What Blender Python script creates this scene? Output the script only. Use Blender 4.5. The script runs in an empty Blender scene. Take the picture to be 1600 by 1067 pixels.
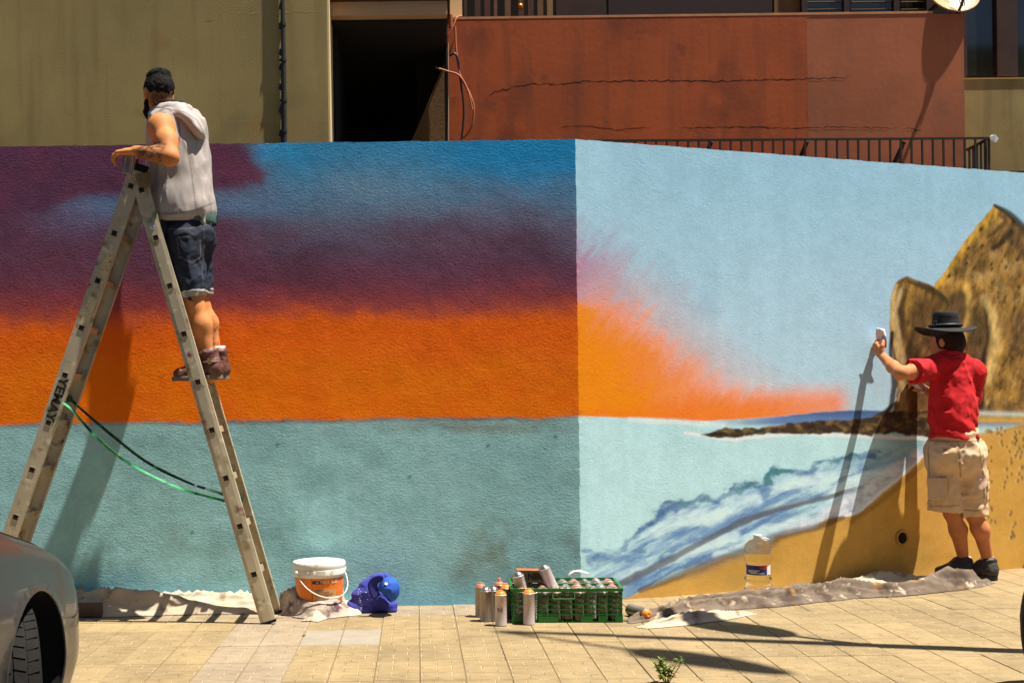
import bpy, bmesh, math, random
import numpy as np
from mathutils import Vector, Matrix

R = math.radians
scene = bpy.context.scene
COL = scene.collection
rnd = random.Random(7)

# ------------------------------------------------------------------ camera, sky, sun, exposure
CAM_H = 1.22          # eye height above the pavement
FPX = 1850.0          # focal length in pixels of a 1600 px wide picture
ROLL = 0.0125
PX0, PY0 = 650.0, 631.4

cam_d = bpy.data.cameras.new('camera')
cam_d.sensor_width = 36.0
cam_d.lens = 36.0 * FPX / 1600.0
cam_d.shift_x = (800 - PX0) / 1600.0
cam_d.shift_y = (PY0 - 533.5) / 1600.0
cam_d.clip_start = 0.05
cam_d.clip_end = 600
cam = bpy.data.objects.new('camera', cam_d)
COL.objects.link(cam)
cam.matrix_world = Matrix.Translation((0, 0, CAM_H)) @ Matrix.Rotation(R(90), 4, 'X') @ Matrix.Rotation(-ROLL, 4, 'Z')
scene.camera = cam

SUN = Vector((0.35, -0.092, 1.0)).normalized()       # direction towards the sun
world = bpy.data.worlds.new('World')
scene.world = world
world.use_nodes = True
wn = world.node_tree.nodes
sky = wn.new('ShaderNodeTexSky')
sky.sky_type = 'NISHITA'
sky.sun_disc = False
sky.sun_elevation = math.asin(SUN.z)
sky.sun_rotation = math.atan2(SUN.x, SUN.y)
sky.dust_density = 0.6
sky.air_density = 0.7
sky.ozone_density = 1.0
world.node_tree.links.new(sky.outputs[0], wn['Background'].inputs['Color'])
wn['Background'].inputs['Strength'].default_value = 0.05

sun_d = bpy.data.lights.new('sun', 'SUN')
sun_d.energy = 5.0
sun_d.angle = R(0.53)
sun_d.color = (1.0, 0.94, 0.84)
sun = bpy.data.objects.new('sun', sun_d)
COL.objects.link(sun)
sun.rotation_euler = (-SUN).to_track_quat('-Z', 'Y').to_euler()
sun.location = (6, -4, 14)

vs = scene.view_settings
vs.view_transform = 'Standard'
vs.look = 'None'
vs.gamma = 1.0
vs.use_curve_mapping = False
vs.exposure = 1.0

# ------------------------------------------------------------------ helpers
def at(px, py, Y):
    """a point seen at photo pixel (px, py) that lies Y metres in front of the camera"""
    u, v = px - PX0, py - PY0
    return Vector(((u - v * ROLL) * Y / FPX, Y, CAM_H - (u * ROLL + v) * Y / FPX))

def on_ground(px, py, z=0.0):
    u, v = px - PX0, py - PY0
    return at(px, py, (CAM_H - z) * FPX / (u * ROLL + v))

def project(X, Y, Z):
    a = X / Y * FPX
    b = (CAM_H - Z) / Y * FPX
    k = 1 + ROLL * ROLL
    return PX0 + (a + ROLL * b) / k, PY0 + (b - ROLL * a) / k

def lin(c):
    c = np.asarray(c, dtype=np.float64) / 255.0
    return np.where(c <= 0.04045, c / 12.92, ((c + 0.055) / 1.055) ** 2.4)

def rgb(r, g, b):
    l = lin((r, g, b))
    return (float(l[0]), float(l[1]), float(l[2]), 1.0)

def link(o, parent=None):
    COL.objects.link(o)
    if parent is not None:
        o.parent = parent
    return o

def empty(name, loc=(0, 0, 0), rz=0.0):
    o = bpy.data.objects.new(name, None)
    o.empty_display_size = 0.1
    COL.objects.link(o)
    o.location = loc
    o.rotation_euler = (0, 0, rz)
    return o

def tag(o, label=None, cat=None, group=None, kind=None):
    if label: o['label'] = label
    if cat: o['category'] = cat
    if group: o['group'] = group
    if kind: o['kind'] = kind
    return o

def world_to(parent):
    bpy.context.view_layer.update()
    return parent.matrix_world.inverted()

class MB:
    """collects shapes; build() links them as ONE mesh object"""
    def __init__(self):
        self.v = []; self.f = []; self.sm = []
    def add(self, vs_, fs, smooth=False):
        o = len(self.v)
        self.v += [tuple(p) for p in vs_]
        for q in fs:
            self.f.append(tuple(i + o for i in q)); self.sm.append(smooth)
        return self
    def box(self, lo, hi, M=None):
        (x0, y0, z0), (x1, y1, z1) = lo, hi
        p = [Vector(c) for c in ((x0,y0,z0),(x1,y0,z0),(x1,y1,z0),(x0,y1,z0),(x0,y0,z1),(x1,y0,z1),(x1,y1,z1),(x0,y1,z1))]
        if M is not None: p = [M @ q for q in p]
        return self.add(p, [(0,3,2,1),(4,5,6,7),(0,1,5,4),(1,2,6,5),(2,3,7,6),(3,0,4,7)])
    def bbox(self, lo, hi, r=0.006, M=None):
        """box with chamfered edges"""
        bm = bmesh.new()
        bmesh.ops.create_cube(bm, size=1.0)
        c = (Vector(lo) + Vector(hi)) / 2; s = Vector(hi) - Vector(lo)
        for q in bm.verts: q.co = Vector((q.co.x * s.x, q.co.y * s.y, q.co.z * s.z)) + c
        bmesh.ops.bevel(bm, geom=list(bm.edges), offset=r, segments=2, affect='EDGES', profile=0.6)
        self.addbm(bm, M)
        return self
    def addbm(self, bm, M=None, smooth=False):
        bm.verts.index_update()
        self.add([(M @ q.co) if M is not None else q.co.copy() for q in bm.verts], [[q.index for q in f.verts] for f in bm.faces], smooth)
        bm.free()
        return self
    def bar(self, a, b, w, t, up=(0, 0, 1)):
        """rectangular bar from a to b, w across (up x axis), t along up"""
        a, b = Vector(a), Vector(b)
        d = (b - a); L = d.length; d.normalize()
        s = d.cross(Vector(up)).normalized(); u = s.cross(d).normalized()
        p = []
        for q in (a, b):
            for i, j in ((-1,-1),(1,-1),(1,1),(-1,1)):
                p.append(q + s * (i * w / 2) + u * (j * t / 2))
        return self.add(p, [(3,2,1,0),(4,5,6,7),(0,1,5,4),(1,2,6,5),(2,3,7,6),(3,0,4,7)])
    def tube(self, pts, r, n=10, cap=True, smooth=True):
        pts = [Vector(p) for p in pts]
        rs = r if isinstance(r, (list, tuple)) else [r] * len(pts)
        vs_, fs = [], []
        prev = None
        for i, p in enumerate(pts):
            d = (pts[min(i+1, len(pts)-1)] - pts[max(i-1, 0)]).normalized()
            if prev is None:
                ref = Vector((0,0,1)) if abs(d.z) < 0.9 else Vector((1,0,0))
                s = d.cross(ref).normalized()
            else:
                s = (prev - d * prev.dot(d)).normalized()
            prev = s
            u = d.cross(s)
            for k in range(n):
                a = 2 * math.pi * k / n
                vs_.append(p + (s * math.cos(a) + u * math.sin(a)) * rs[i])
        for i in range(len(pts) - 1):
            for k in range(n):
                k2 = (k + 1) % n
                fs.append((i*n+k, i*n+k2, (i+1)*n+k2, (i+1)*n+k))
        self.add(vs_, fs, smooth)
        if cap:
            self.add(vs_[:n], [tuple(range(n))[::-1]]); self.add(vs_[-n:], [tuple(range(n))])
        return self
    def lathe(self, prof, n=32, M=None, smooth=True, c=(0, 0, 0)):
        """profile of (r, z) turned round the z axis"""
        vs_, fs = [], []
        for r_, z_ in prof:
            for k in range(n):
                a = 2 * math.pi * k / n
                q = Vector((c[0] + r_ * math.cos(a), c[1] + r_ * math.sin(a), c[2] + z_))
                vs_.append(M @ q if M is not None else q)
        m = len(prof)
        for i in range(m - 1):
            for k in range(n):
                k2 = (k + 1) % n
                fs.append((i*n+k, i*n+k2, (i+1)*n+k2, (i+1)*n+k))
        if prof[0][0] > 1e-6: fs.append(tuple(range(n))[::-1])
        if prof[-1][0] > 1e-6: fs.append(tuple((m-1)*n + k for k in range(n)))
        return self.add(vs_, fs, smooth)
    def prism(self, poly, lo, hi, axis='z', smooth=False):
        n = len(poly)
        def mk(p, h):
            return {'z': (p[0], p[1], h), 'y': (p[0], h, p[1]), 'x': (h, p[0], p[1])}[axis]
        vs_ = [mk(p, lo) for p in poly] + [mk(p, hi) for p in poly]
        fs = [tuple(range(n))[::-1], tuple(range(n, 2*n))]
        for i in range(n):
            j = (i + 1) % n
            fs.append((i, j, n + j, n + i))
        return self.add(vs_, fs, smooth)
    def mesh(self, name):
        me = bpy.data.meshes.new(name)
        me.from_pydata([tuple(p) for p in self.v], [], self.f)
        me.polygons.foreach_set('use_smooth', self.sm)
        bm = bmesh.new(); bm.from_mesh(me)
        bmesh.ops.recalc_face_normals(bm, faces=bm.faces)
        bm.to_mesh(me); bm.free()
        me.update()
        return me
    def build(self, name, mat, parent=None, auto=None):
        me = self.mesh(name)
        if mat is not None: me.materials.append(mat)
        if auto is not None and any(self.sm):
            me.set_sharp_from_angle(angle=R(auto))
        o = bpy.data.objects.new(name, me)
        link(o, parent)
        if parent is not None and parent.type == 'EMPTY':
            o.matrix_parent_inverse = world_to(parent)
        elif parent is not None:
            o.matrix_parent_inverse = world_to(parent)
        return o

def copy_tree(o, parent=None):
    c = o.copy(); COL.objects.link(c); c.parent = parent
    for ch in o.children: copy_tree(ch, c)
    return c

# numpy value noise -------------------------------------------------
def _h(ix, iy, iz, seed):
    n = (ix.astype(np.int64) * 374761393 + iy.astype(np.int64) * 668265263 + iz.astype(np.int64) * 2147483647 + seed * 1274126177) & 0xffffffff
    n = ((n ^ (n >> 13)) * 1274126177) & 0xffffffff
    n = ((n ^ (n >> 16)) * 2246822519) & 0xffffffff
    return ((n ^ (n >> 15)) & 0xffff) / 65535.0

def vnoise(x, y, z=None, seed=0):
    x = np.asarray(x, dtype=np.float64); y = np.asarray(y, dtype=np.float64)
    z = np.zeros_like(x) if z is None else np.asarray(z, dtype=np.float64)
    ix, iy, iz = np.floor(x), np.floor(y), np.floor(z)
    fx, fy, fz = x - ix, y - iy, z - iz
    fx = fx*fx*(3-2*fx); fy = fy*fy*(3-2*fy); fz = fz*fz*(3-2*fz)
    out = 0
    for dx in (0, 1):
        wx = fx if dx else 1 - fx
        for dy in (0, 1):
            wy = fy if dy else 1 - fy
            if np.all(iz == 0) and np.all(fz == 0):
                out = out + wx * wy * _h(ix+dx, iy+dy, iz, seed)
            else:
                for dz in (0, 1):
                    wz = fz if dz else 1 - fz
                    out = out + wx * wy * wz * _h(ix+dx, iy+dy, iz+dz, seed)
    return out

def fbm(x, y, z=None, seed=0, oct=4):
    a, s, t = 0.5, 0.0, 0.0
    x = np.asarray(x, float); y = np.asarray(y, float)
    for i in range(oct):
        s = s + a * vnoise(x, y, z, seed + i * 17); t += a
        x = x * 2.03; y = y * 2.03; a *= 0.5
        if z is not None: z = np.asarray(z) * 2.03
    return s / t

def sst(e0, e1, x):
    t = np.clip((x - e0) / (e1 - e0), 0, 1)
    return t * t * (3 - 2 * t)

# ------------------------------------------------------------------ materials
MATS = {}
def mat(name, base, rough=0.7, metal=0.0, noise=0.12, scale=6.0, bump=0.0, bscale=60.0, bdist=0.003, spec=0.4, dirt=None, coat=0.0, coords='Object', detail=4.0, streak=None):
    """procedural surface: base colour, uneven tone, fine relief, optional dirt patches (colour, amount, scale)"""
    m = bpy.data.materials.new(name); m.use_nodes = True
    nt = m.node_tree; N = nt.nodes; L = nt.links
    P = N['Principled BSDF']
    tc = N.new('ShaderNodeTexCoord')
    n1 = N.new('ShaderNodeTexNoise'); n1.inputs['Scale'].default_value = scale; n1.inputs['Detail'].default_value = detail
    L.new(tc.outputs[coords], n1.inputs['Vector'])
    mr = N.new('ShaderNodeMapRange'); mr.inputs['From Min'].default_value = 0.25; mr.inputs['From Max'].default_value = 0.75
    mr.inputs['To Min'].default_value = 1 - noise; mr.inputs['To Max'].default_value = 1 + noise
    L.new(n1.outputs['Fac'], mr.inputs['Value'])
    mx = N.new('ShaderNodeVectorMath'); mx.operation = 'SCALE'
    if isinstance(base, str):
        at_ = N.new('ShaderNodeAttribute'); at_.attribute_name = base
        L.new(at_.outputs['Color'], mx.inputs[0])
    else:
        mx.inputs[0].default_value = base[:3]
    L.new(mr.outputs[0], mx.inputs['Scale'])
    out = mx.outputs[0]
    if dirt is not None:
        for (dc, amt, ds, seed) in ([dirt] if not isinstance(dirt, list) else dirt):
            n2 = N.new('ShaderNodeTexNoise'); n2.noise_dimensions = '4D'; n2.inputs['W'].default_value = seed
            n2.inputs['Scale'].default_value = ds; n2.inputs['Detail'].default_value = 5
            L.new(tc.outputs[coords], n2.inputs['Vector'])
            r2 = N.new('ShaderNodeMapRange'); r2.inputs['From Min'].default_value = 0.62 - amt * 0.35; r2.inputs['From Max'].default_value = 0.72 - amt * 0.3
            L.new(n2.outputs['Fac'], r2.inputs['Value'])
            m2 = N.new('ShaderNodeMix'); m2.data_type = 'RGBA'
            L.new(r2.outputs[0], m2.inputs['Factor']); L.new(out, m2.inputs['A']); m2.inputs['B'].default_value = dc
            out = m2.outputs['Result']
    if streak is not None:          # runs of grime down the wall: (colour, amount)
        mp = N.new('ShaderNodeMapping'); mp.inputs['Scale'].default_value = (5.5, 5.5, .45); L.new(tc.outputs[coords], mp.inputs['Vector'])
        ns = N.new('ShaderNodeTexNoise'); ns.inputs['Scale'].default_value = 1.6; ns.inputs['Detail'].default_value = 6; L.new(mp.outputs[0], ns.inputs['Vector'])
        rs_ = N.new('ShaderNodeMapRange'); rs_.inputs['From Min'].default_value = .5; rs_.inputs['From Max'].default_value = .75; rs_.inputs['To Max'].default_value = streak[1]; L.new(ns.outputs['Fac'], rs_.inputs['Value'])
        ms = N.new('ShaderNodeMix'); ms.data_type = 'RGBA'; ms.inputs['B'].default_value = streak[0]
        L.new(rs_.outputs[0], ms.inputs['Factor']); L.new(out, ms.inputs['A']); out = ms.outputs['Result']
    L.new(out, P.inputs['Base Color'])
    P.inputs['Roughness'].default_value = rough
    P.inputs['Metallic'].default_value = metal
    P.inputs['Specular IOR Level'].default_value = spec
    P.inputs['Coat Weight'].default_value = coat
    P.inputs['Coat Roughness'].default_value = 0.05
    if bump > 0:
        nb = N.new('ShaderNodeTexNoise'); nb.inputs['Scale'].default_value = bscale; nb.inputs['Detail'].default_value = 3
        L.new(tc.outputs[coords], nb.inputs['Vector'])
        bp = N.new('ShaderNodeBump'); bp.inputs['Strength'].default_value = bump; bp.inputs['Distance'].default_value = bdist
        L.new(nb.outputs['Fac'], bp.inputs['Height']); L.new(bp.outputs[0], P.inputs['Normal'])
    MATS[name] = m
    return m

def set_cols(me, arr, name='Col'):
    ca = me.color_attributes.new(name, 'FLOAT_COLOR', 'POINT')
    a = np.ones((len(me.vertices), 4), dtype=np.float32); a[:, :3] = arr
    ca.data.foreach_set('color', a.ravel())
# ------------------------------------------------------------------ the mural wall
WALL_Y = 7.19                      # the left face stands square to the view
CX = 0.987                         # its corner
R_END = Vector((5.6, WALL_Y + (5.6 - CX) * 0.3723, 0))
WALL_H = 2.815
L_X0 = -4.2

def poly_mask(px, py, pts, soft=3.0):
    """soft inside mask of a polygon (signed distance based)"""
    pts = np.asarray(pts, float); n = len(pts)
    d = np.full(px.shape, 1e9); inside = np.zeros(px.shape, bool)
    for i in range(n):
        x0, y0 = pts[i]; x1, y1 = pts[(i + 1) % n]
        ex, ey = x1 - x0, y1 - y0
        t = np.clip(((px - x0) * ex + (py - y0) * ey) / (ex*ex + ey*ey + 1e-9), 0, 1)
        d = np.minimum(d, np.hypot(px - x0 - t*ex, py - y0 - t*ey))
        c = ((y0 > py) != (y1 > py)) & (px < (x1 - x0) * (py - y0) / (y1 - y0 + 1e-12) + x0)
        inside ^= c
    sd = np.where(inside, d, -d)
    return sst(-soft, soft, sd)

def stroke(px, py, pts, w, soft=1.0):
    """mask of a brush stroke along a polyline, w half width (number or one per point)"""
    pts = np.asarray(pts, float); n = len(pts)
    ws = np.full(n, float(w)) if np.isscalar(w) else np.interp(np.linspace(0, 1, n), np.linspace(0, 1, len(w)), w)
    best = np.zeros(px.shape)
    lo = pts.min(0) - ws.max() * 3 - 4; hi = pts.max(0) + ws.max() * 3 + 4
    m = (px > lo[0]) & (px < hi[0]) & (py > lo[1]) & (py < hi[1])
    if not m.any(): return best
    x, y = px[m], py[m]; b = np.zeros(x.shape)
    for i in range(n - 1):
        x0, y0 = pts[i]; x1, y1 = pts[i + 1]
        ex, ey = x1 - x0, y1 - y0
        t = np.clip(((x - x0) * ex + (y - y0) * ey) / (ex*ex + ey*ey + 1e-9), 0, 1)
        d = np.hypot(x - x0 - t*ex, y - y0 - t*ey)
        ww = ws[i] + (ws[i+1] - ws[i]) * t
        b = np.maximum(b, 1 - sst(ww * (1 - soft * 0.8), ww * (1 + soft * 0.9) + 0.3, d))
    best[m] = b
    return best

def spline(pts, n=8):
    pts = [np.asarray(p, float) for p in pts]
    out = []
    for i in range(len(pts) - 1):
        p0 = pts[max(i-1, 0)]; p1 = pts[i]; p2 = pts[i+1]; p3 = pts[min(i+2, len(pts)-1)]
        for k in range(n):
            t = k / n
            out.append(0.5 * ((2*p1) + (-p0+p2)*t + (2*p0-5*p1+4*p2-p3)*t*t + (-p0+3*p1-3*p2+p3)*t**3))
    out.append(pts[-1])
    return out

class Canvas:
    def __init__(self, px, py):
        self.x, self.y = px, py
        self.c = np.zeros(px.shape + (3,))
    def fill(self, col): self.c[:] = lin(col)
    def lay(self, m, col):
        m = np.clip(m, 0, 1)[..., None]
        self.c = self.c * (1 - m) + lin(col) * m

def paint_left(px, py):
    C = Canvas(px, py); x, y = px, py
    w1 = fbm(x/90, y/40, seed=1) - .5; w2 = fbm(x/26, y/16, seed=2) - .5; w3 = fbm(x/200, y/90, seed=3) - .5
    C.fill((98, 57, 73))
    C.lay(sst(440, 330, y + 70*w1) * .6, (84, 52, 70))
    C.lay(sst(400, 470, y + 60*w1) * .55, (118, 54, 62))
    # steel blue haze, stronger to the right
    hz = sst(420, 300, y + 60*w1 + 18*w2) * sst(330, 470, x + 40*w1) 
    C.lay(hz * .9, (92, 112, 130))
    C.lay(sst(345, 250, y + 50*w1 + 14*w2) * sst(360, 480, x) * .92, (40, 124, 158))
    C.lay(sst(300, 240, y + 60*w3 + 20*w2) * sst(620, 760, x + 60*w1) * .8, (20, 124, 168))
    C.lay(sst(265, 238, y + 10*w2) * sst(380, 420, x) * sst(520, 440, x) * .7, (40, 140, 180))
    C.lay(np.exp(-((x - 590)/110)**2 - ((y - 290)/40)**2) * .5, (112, 136, 146))
    C.lay(np.exp(-((x - 700)/140)**2 - ((y - 372)/30)**2) * .5, (98, 62, 78))
    # blue-grey gap left by the purple strokes
    C.lay(np.exp(-(((x - 185)/95)**2 + ((y - 322 - 8*w2)/26)**2)**1.4) * .9, (84, 108, 134))
    C.lay(np.exp(-(((x - 120)/70)**2 + ((y - 345)/28)**2)**1.2) * .55, (98, 92, 116))
    C.lay(np.exp(-(((x - 380)/90)**2 + ((y - 318 - 8*w2)/24)**2)**1.6) * .8, (86, 116, 140))
    # broad purple patch of fresh paint at the top
    ed = 12*w2 + 5*(fbm(x/7, y/7, seed=9) - .5)
    top = poly_mask(x + ed, y + ed, [(-900, 100), (372, 100), (372, 225), (388, 240), (396, 258), (413, 272), (404, 284), (372, 292), (322, 291), (250, 286), (200, 300), (120, 306), (60, 330), (-900, 345)], 9)
    C.lay(top * .93, (84, 48, 68))
    C.lay(top * np.clip(fbm(x/60, y/30, seed=14)*2.6 - 1.1, 0, 1) * .6, (108, 54, 70))
    C.lay(np.clip(fbm(x/120, y/50, seed=15)*2.8 - 1.3, 0, 1) * sst(330, 400, y) * sst(500, 440, y) * .5, (66, 40, 54))
    C.lay(sst(435, 490, y + 22*w1 + 20*w2 + x*.012) * .65, (150, 62, 52))
    # orange band
    C.lay(sst(478, 528, y + 30*w1 + 22*w2 + x*.022) , (214, 92, 10))
    C.lay(sst(530, 585, y + 30*w1) * .75, (232, 108, 4))
    C.lay(np.clip(fbm(x/70, y/40, seed=22)*2.4 - 1.2, 0, 1) * sst(500, 520, y) * .45, (196, 84, 20))
    # teal base coat with weather marks
    line = 664 - x * .013 + 3*(fbm(x/60, y*0, seed=5) - .5)*2 + 4*(fbm(x/14, y/14, seed=6) - .5)
    sea = sst(-3, 3, y - line)
    C.lay(sea, (132, 172, 166))
    C.lay(sea * np.clip(fbm(x/70, y/50, seed=31)*2.4 - 1.0, 0, 1) * .6, (110, 150, 146))
    C.lay(sea * np.clip(fbm(x/45, y/70, seed=33)*3 - 1.75, 0, 1) * sst(760, 880, y) * .75, (98, 112, 96))
    C.lay(sea * sst(880, 945, y + 30*w2) * .5, (92, 158, 178))
    C.lay(np.exp(-((x - 790)/60)**2 - ((y - 860)/40)**2) * sea * np.clip(fbm(x/26, y/26, seed=35)*3 - 1.1, 0, 1) * .7, (104, 112, 92))
    C.lay(np.exp(-((x - 745)/150)**2 - ((y - 668)/9)**2) * sea * np.clip(fbm(x/40, y/16, seed=37)*3 - .8, 0, 1) * .6, (112, 104, 84))
    C.lay(np.exp(-((x - 450)/60)**2 - ((y - 842)/30)**2) * sea * np.clip(fbm(x/22, y/20, seed=38)*3 - 1.2, 0, 1) * .5, (92, 120, 104))
    C.lay(np.exp(-((y - line - 1)/3.5)**2) * (.35 + .5*np.clip(fbm(x/50, y/50, seed=41)*2 - .6, 0, 1)), (84, 84, 80))
    for (hx, hy) in ((433, 695), (868, 682), (762, 697), (640, 745), (300, 832), (820, 906)):
        C.lay(np.exp(-((x - hx)**2 + (y - hy)**2)/7.0), (60, 92, 92))
    C.c *= (1 + .20*(fbm(x/38, y/30, seed=141) - .5) + .16*(fbm(x/7, y/6, seed=142, oct=2) - .5) + .10*(fbm(x/9, y/160, seed=143) - .5))[..., None]
    return C.c

def paint_right(px, py):
    C = Canvas(px, py); x, y = px, py
    w1 = fbm(x/80, y/40, seed=51) - .5; w2 = fbm(x/22, y/14, seed=52) - .5; w4 = fbm(x/8, y/8, seed=53) - .5
    g = sst(220, 640, y)
    C.c[:] = lin((152, 190, 204)) * (1 - g[..., None]) + lin((176, 202, 212)) * g[..., None]
    C.lay(np.clip(fbm(x/46, y/300, seed=61)*2.2 - 1.0, 0, 1) * .4, (142, 182, 196))
    C.lay(sst(1000, 900, x) * sst(420, 240, y) * .4, (170, 206, 216))
    # sprayed magenta and orange glow: rays fan out from the corner
    ang = (y - 560) * .9 + (x - 900) * .62
    ray = fbm((x*.62 - y*.78)/95, (x*.78 + y*.62)/26, seed=71, oct=5) - .5
    ray2 = fbm((x*.6 - y*.8)/40, (x*.8 + y*.6)/7, seed=72, oct=4) - .5
    rk_ = np.interp(x, [900, 1040, 1180, 1300], [1, .8, .4, .2]); ray = ray*rk_; ray2 = ray2*rk_; wid = np.interp(x, [900, 1100, 1300], [1.0, .8, .32])
    px1 = np.exp(-((x - 893)/(62 + 120*ray + 55*ray2))**2) * sst(318, 425, y + 50*ray2) * sst(560, 480, y)
    C.lay(px1 * .85, (172, 104, 136))
    e = (x - 900) * .55 - (y - 400) * .9
    pk = sst(90, -60, (x - 985)*.55 - (y - 448)*.45 + 120*ray + 60*ray2) * sst(395, 450, y + 60*ray2 - (x - 900)*.02)
    C.lay(pk * .55 * sst(640, 560, y*.2 + x*.42), (190, 124, 136))
    edge = np.interp(x, [895, 960, 1010, 1080, 1150, 1230, 1290, 1345], [462, 458, 470, 520, 566, 604, 622, 640])
    haze = sst(-85, 75, (y - edge)/wid + 80*ray + 75*ray2)
    C.lay(haze * sst(1350, 1180, x) * .52, (214, 176, 160))
    hot = sst(-8, 105, (y - edge - 14*sst(960, 1100, x))/wid + 85*ray + 75*ray2)
    C.lay(hot * sst(1345, 1290, x + 40*ray) * np.interp(x, [900, 1000, 1100, 1350], [1, .98, .82, .9]), (250, 128, 40))
    core = sst(985 + 20, 920, x + 140*ray + 60*ray2 - (y - 480)*.25) * sst(466, 486, y + 16*w2)
    C.lay(core * .95, (252, 132, 8))
    low = sst(-52, -12, y - 652 + (x - 905)*.012 + 26*ray + 26*ray2 - np.interp(x, [900, 1150, 1340], [22, 0, -8])) * sst(1342, 1300, x)
    C.lay(low * .8, (246, 118, 16))
    # sea
    hor = np.interp(x, [900, 1000, 1060, 1090, 1110, 1200, 1290, 1340, 1400], [650, 653, 656, 659, 658, 652, 643, 641, 643])
    hor = hor + 2.4*w2 + 1.5*w4
    sea = sst(-1.6, 1.6, y - hor)
    C.lay(sea, (182, 216, 214))
    C.lay(sea * np.clip(fbm(x/60, y/40, seed=81)*2.2 - .9, 0, 1) * .3, (166, 206, 208))
    C.lay(sea * sst(1090, 1230, x + 60*w1) * sst(668, 660, y) * .95, (84, 112, 158))
    C.lay(sea * sst(1200, 1260, x) * sst(656, 645, y) * .6, (60, 84, 128))
    C.lay(stroke(x, y, [(985, 656), (1060, 659), (1130, 664)], 3.5) * .7, (216, 228, 226))
    C.lay(sst(1340, 1440, x) * sst(665, 690, y) * sst(740, 700, y) * .75, (112, 160, 166))
    # breakers
    sp = lambda p, n=6: spline(p, n)
    blue, deep, green, pale = (104, 138, 176), (72, 106, 150), (70, 126, 122), (206, 228, 228)
    wv = lambda m, k=1.0: np.clip(m * (1 + 1.8*k*(fbm(x/17, y/9, seed=83) - .5)), 0, 1)
    C.lay(wv(poly_mask(x + 16*w2, y + 16*w2, [(905, 915), (985, 842), (1030, 800), (1075, 782), (1130, 776), (1190, 745), (1260, 738), (1310, 722), (1380, 712), (1440, 700), (1440, 730), (1330, 775), (1220, 812), (1100, 875), (980, 930), (905, 940)], 14), 1.3) * .55, (136, 168, 190))
    su, sv = x*.9 - y*.43, x*.43 + y*.9
    wz = poly_mask(x + 22*w2, y + 22*w2, [(905, 905), (960, 868), (1010, 828), (1045, 800), (1085, 790), (1130, 782), (1180, 760), (1240, 748), (1300, 735), (1380, 715), (1440, 702), (1440, 728), (1340, 770), (1225, 806), (1105, 868), (985, 935), (905, 945)], 12)
    st1 = fbm(su/46 + 1.5*w1, sv/8, seed=85, oct=4); st2 = fbm(su/24, sv/5 + 2*w2, seed=86, oct=3)
    C.lay(wz * sst(.50, .64, st1) * .75, (104, 140, 178)); C.lay(wz * sst(.56, .70, st2) * .6, (78, 112, 156)); C.lay(wz * sst(.46, .34, st1) * .7, (198, 224, 224))
    lo_ = poly_mask(x + 14*w2, y + 14*w2, [(960, 945), (1040, 885), (1110, 850), (1220, 808), (1340, 772), (1330, 800), (1215, 838), (1130, 870), (1000, 925)], 8)
    C.lay(lo_ * sst(.48, .62, st1) * .8, (92, 126, 172)); C.lay(lo_ * sst(.45, .33, st1) * .7, (186, 216, 220))
    for pts, w, c, a in (
        ([(912, 860), (960, 872), (1000, 866)], 5, blue, .7),
        ([(925, 880), (980, 848), (1015, 815), (1045, 796), (1070, 788), (1085, 795)], 7, deep, .8),
        ([(1010, 815), (1050, 790), (1080, 784), (1120, 781)], 6, deep, .75),
        ([(1120, 784), (1135, 770), (1160, 762), (1190, 752)], 6, deep, .8),
        ([(1185, 757), (1210, 738), (1240, 736), (1265, 744)], 7, deep, .85),
        ([(1190, 748), (1225, 735), (1236, 736)], 4, green, .9),
        ([(1150, 766), (1182, 752)], 4, green, .7),
        ([(1062, 787), (1110, 783)], 3.5, green, .7),
        ([(1270, 742), (1290, 722), (1330, 716), (1390, 706)], 6, deep, .7),
        ([(1280, 725), (1340, 713)], 3.5, green, .7),
        ([(1060, 838), (1120, 822), (1190, 790), (1260, 775)], 10, blue, .55),
        ([(1100, 850), (1180, 815), (1240, 800)], 9, (88, 120, 166), .6),
        ([(1000, 880), (1060, 850), (1110, 842)], 8, blue, .55),
        ([(1150, 855), (1220, 828), (1290, 812), (1330, 800)], 7, (84, 112, 160), .6),
        ([(1080, 880), (1150, 860), (1200, 848)], 7, (92, 124, 168), .6),
        ([(960, 925), (1030, 890), (1090, 868)], 7, (88, 124, 170), .7),
        ([(940, 905), (1000, 880), (1040, 852)], 8, (132, 166, 194), .6)):
        C.lay(wv(stroke(x + 20*w2 + 6*w4, y + 20*w2 + 6*w4, sp(pts), w*.75, 1.0), 1.5) * a * (.35 + 1.1*st1), c)
    for pts, w in (([(1030, 830), (1060, 812), (1100, 806)], 9), ([(1110, 812), (1150, 790), (1180, 780)], 9), ([(1170, 842), (1210, 825), (1260, 812)], 7),
                   ([(1060, 868), (1110, 850), (1150, 838)], 7), ([(1215, 760), (1260, 752), (1300, 745)], 7), ([(1300, 770), (1360, 745), (1400, 735)], 10), ([(1120, 868), (1170, 850)], 5)):
        C.lay(wv(stroke(x + 8*w2, y + 8*w2, sp(pts), w, 1.0)) * .8, pale)
    C.lay(stroke(x + 3*w2, y + 3*w2, sp([(970, 912), (1030, 882), (1100, 846), (1160, 815), (1215, 796), (1270, 782), (1330, 766), (1400, 742), (1440, 728)]), [5.5, 5, 4, 5, 4, 3.5, 3, 2.5, 1.5], .5) * .8, (92, 90, 94))
    C.lay(stroke(x, y, sp([(1195, 796), (1240, 785), (1262, 780)]), 1.5) * .6, (150, 160, 166))
    # foam near the shore
    fm = poly_mask(x + 10*w2, y + 10*w2, [(1300, 790), (1350, 752), (1410, 716), (1450, 690), (1465, 690), (1455, 722), (1405, 756), (1360, 792), (1310, 820), (1240, 845), (1190, 850), (1250, 815)], 8)
    C.lay(fm * .62, (196, 198, 204))
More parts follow.
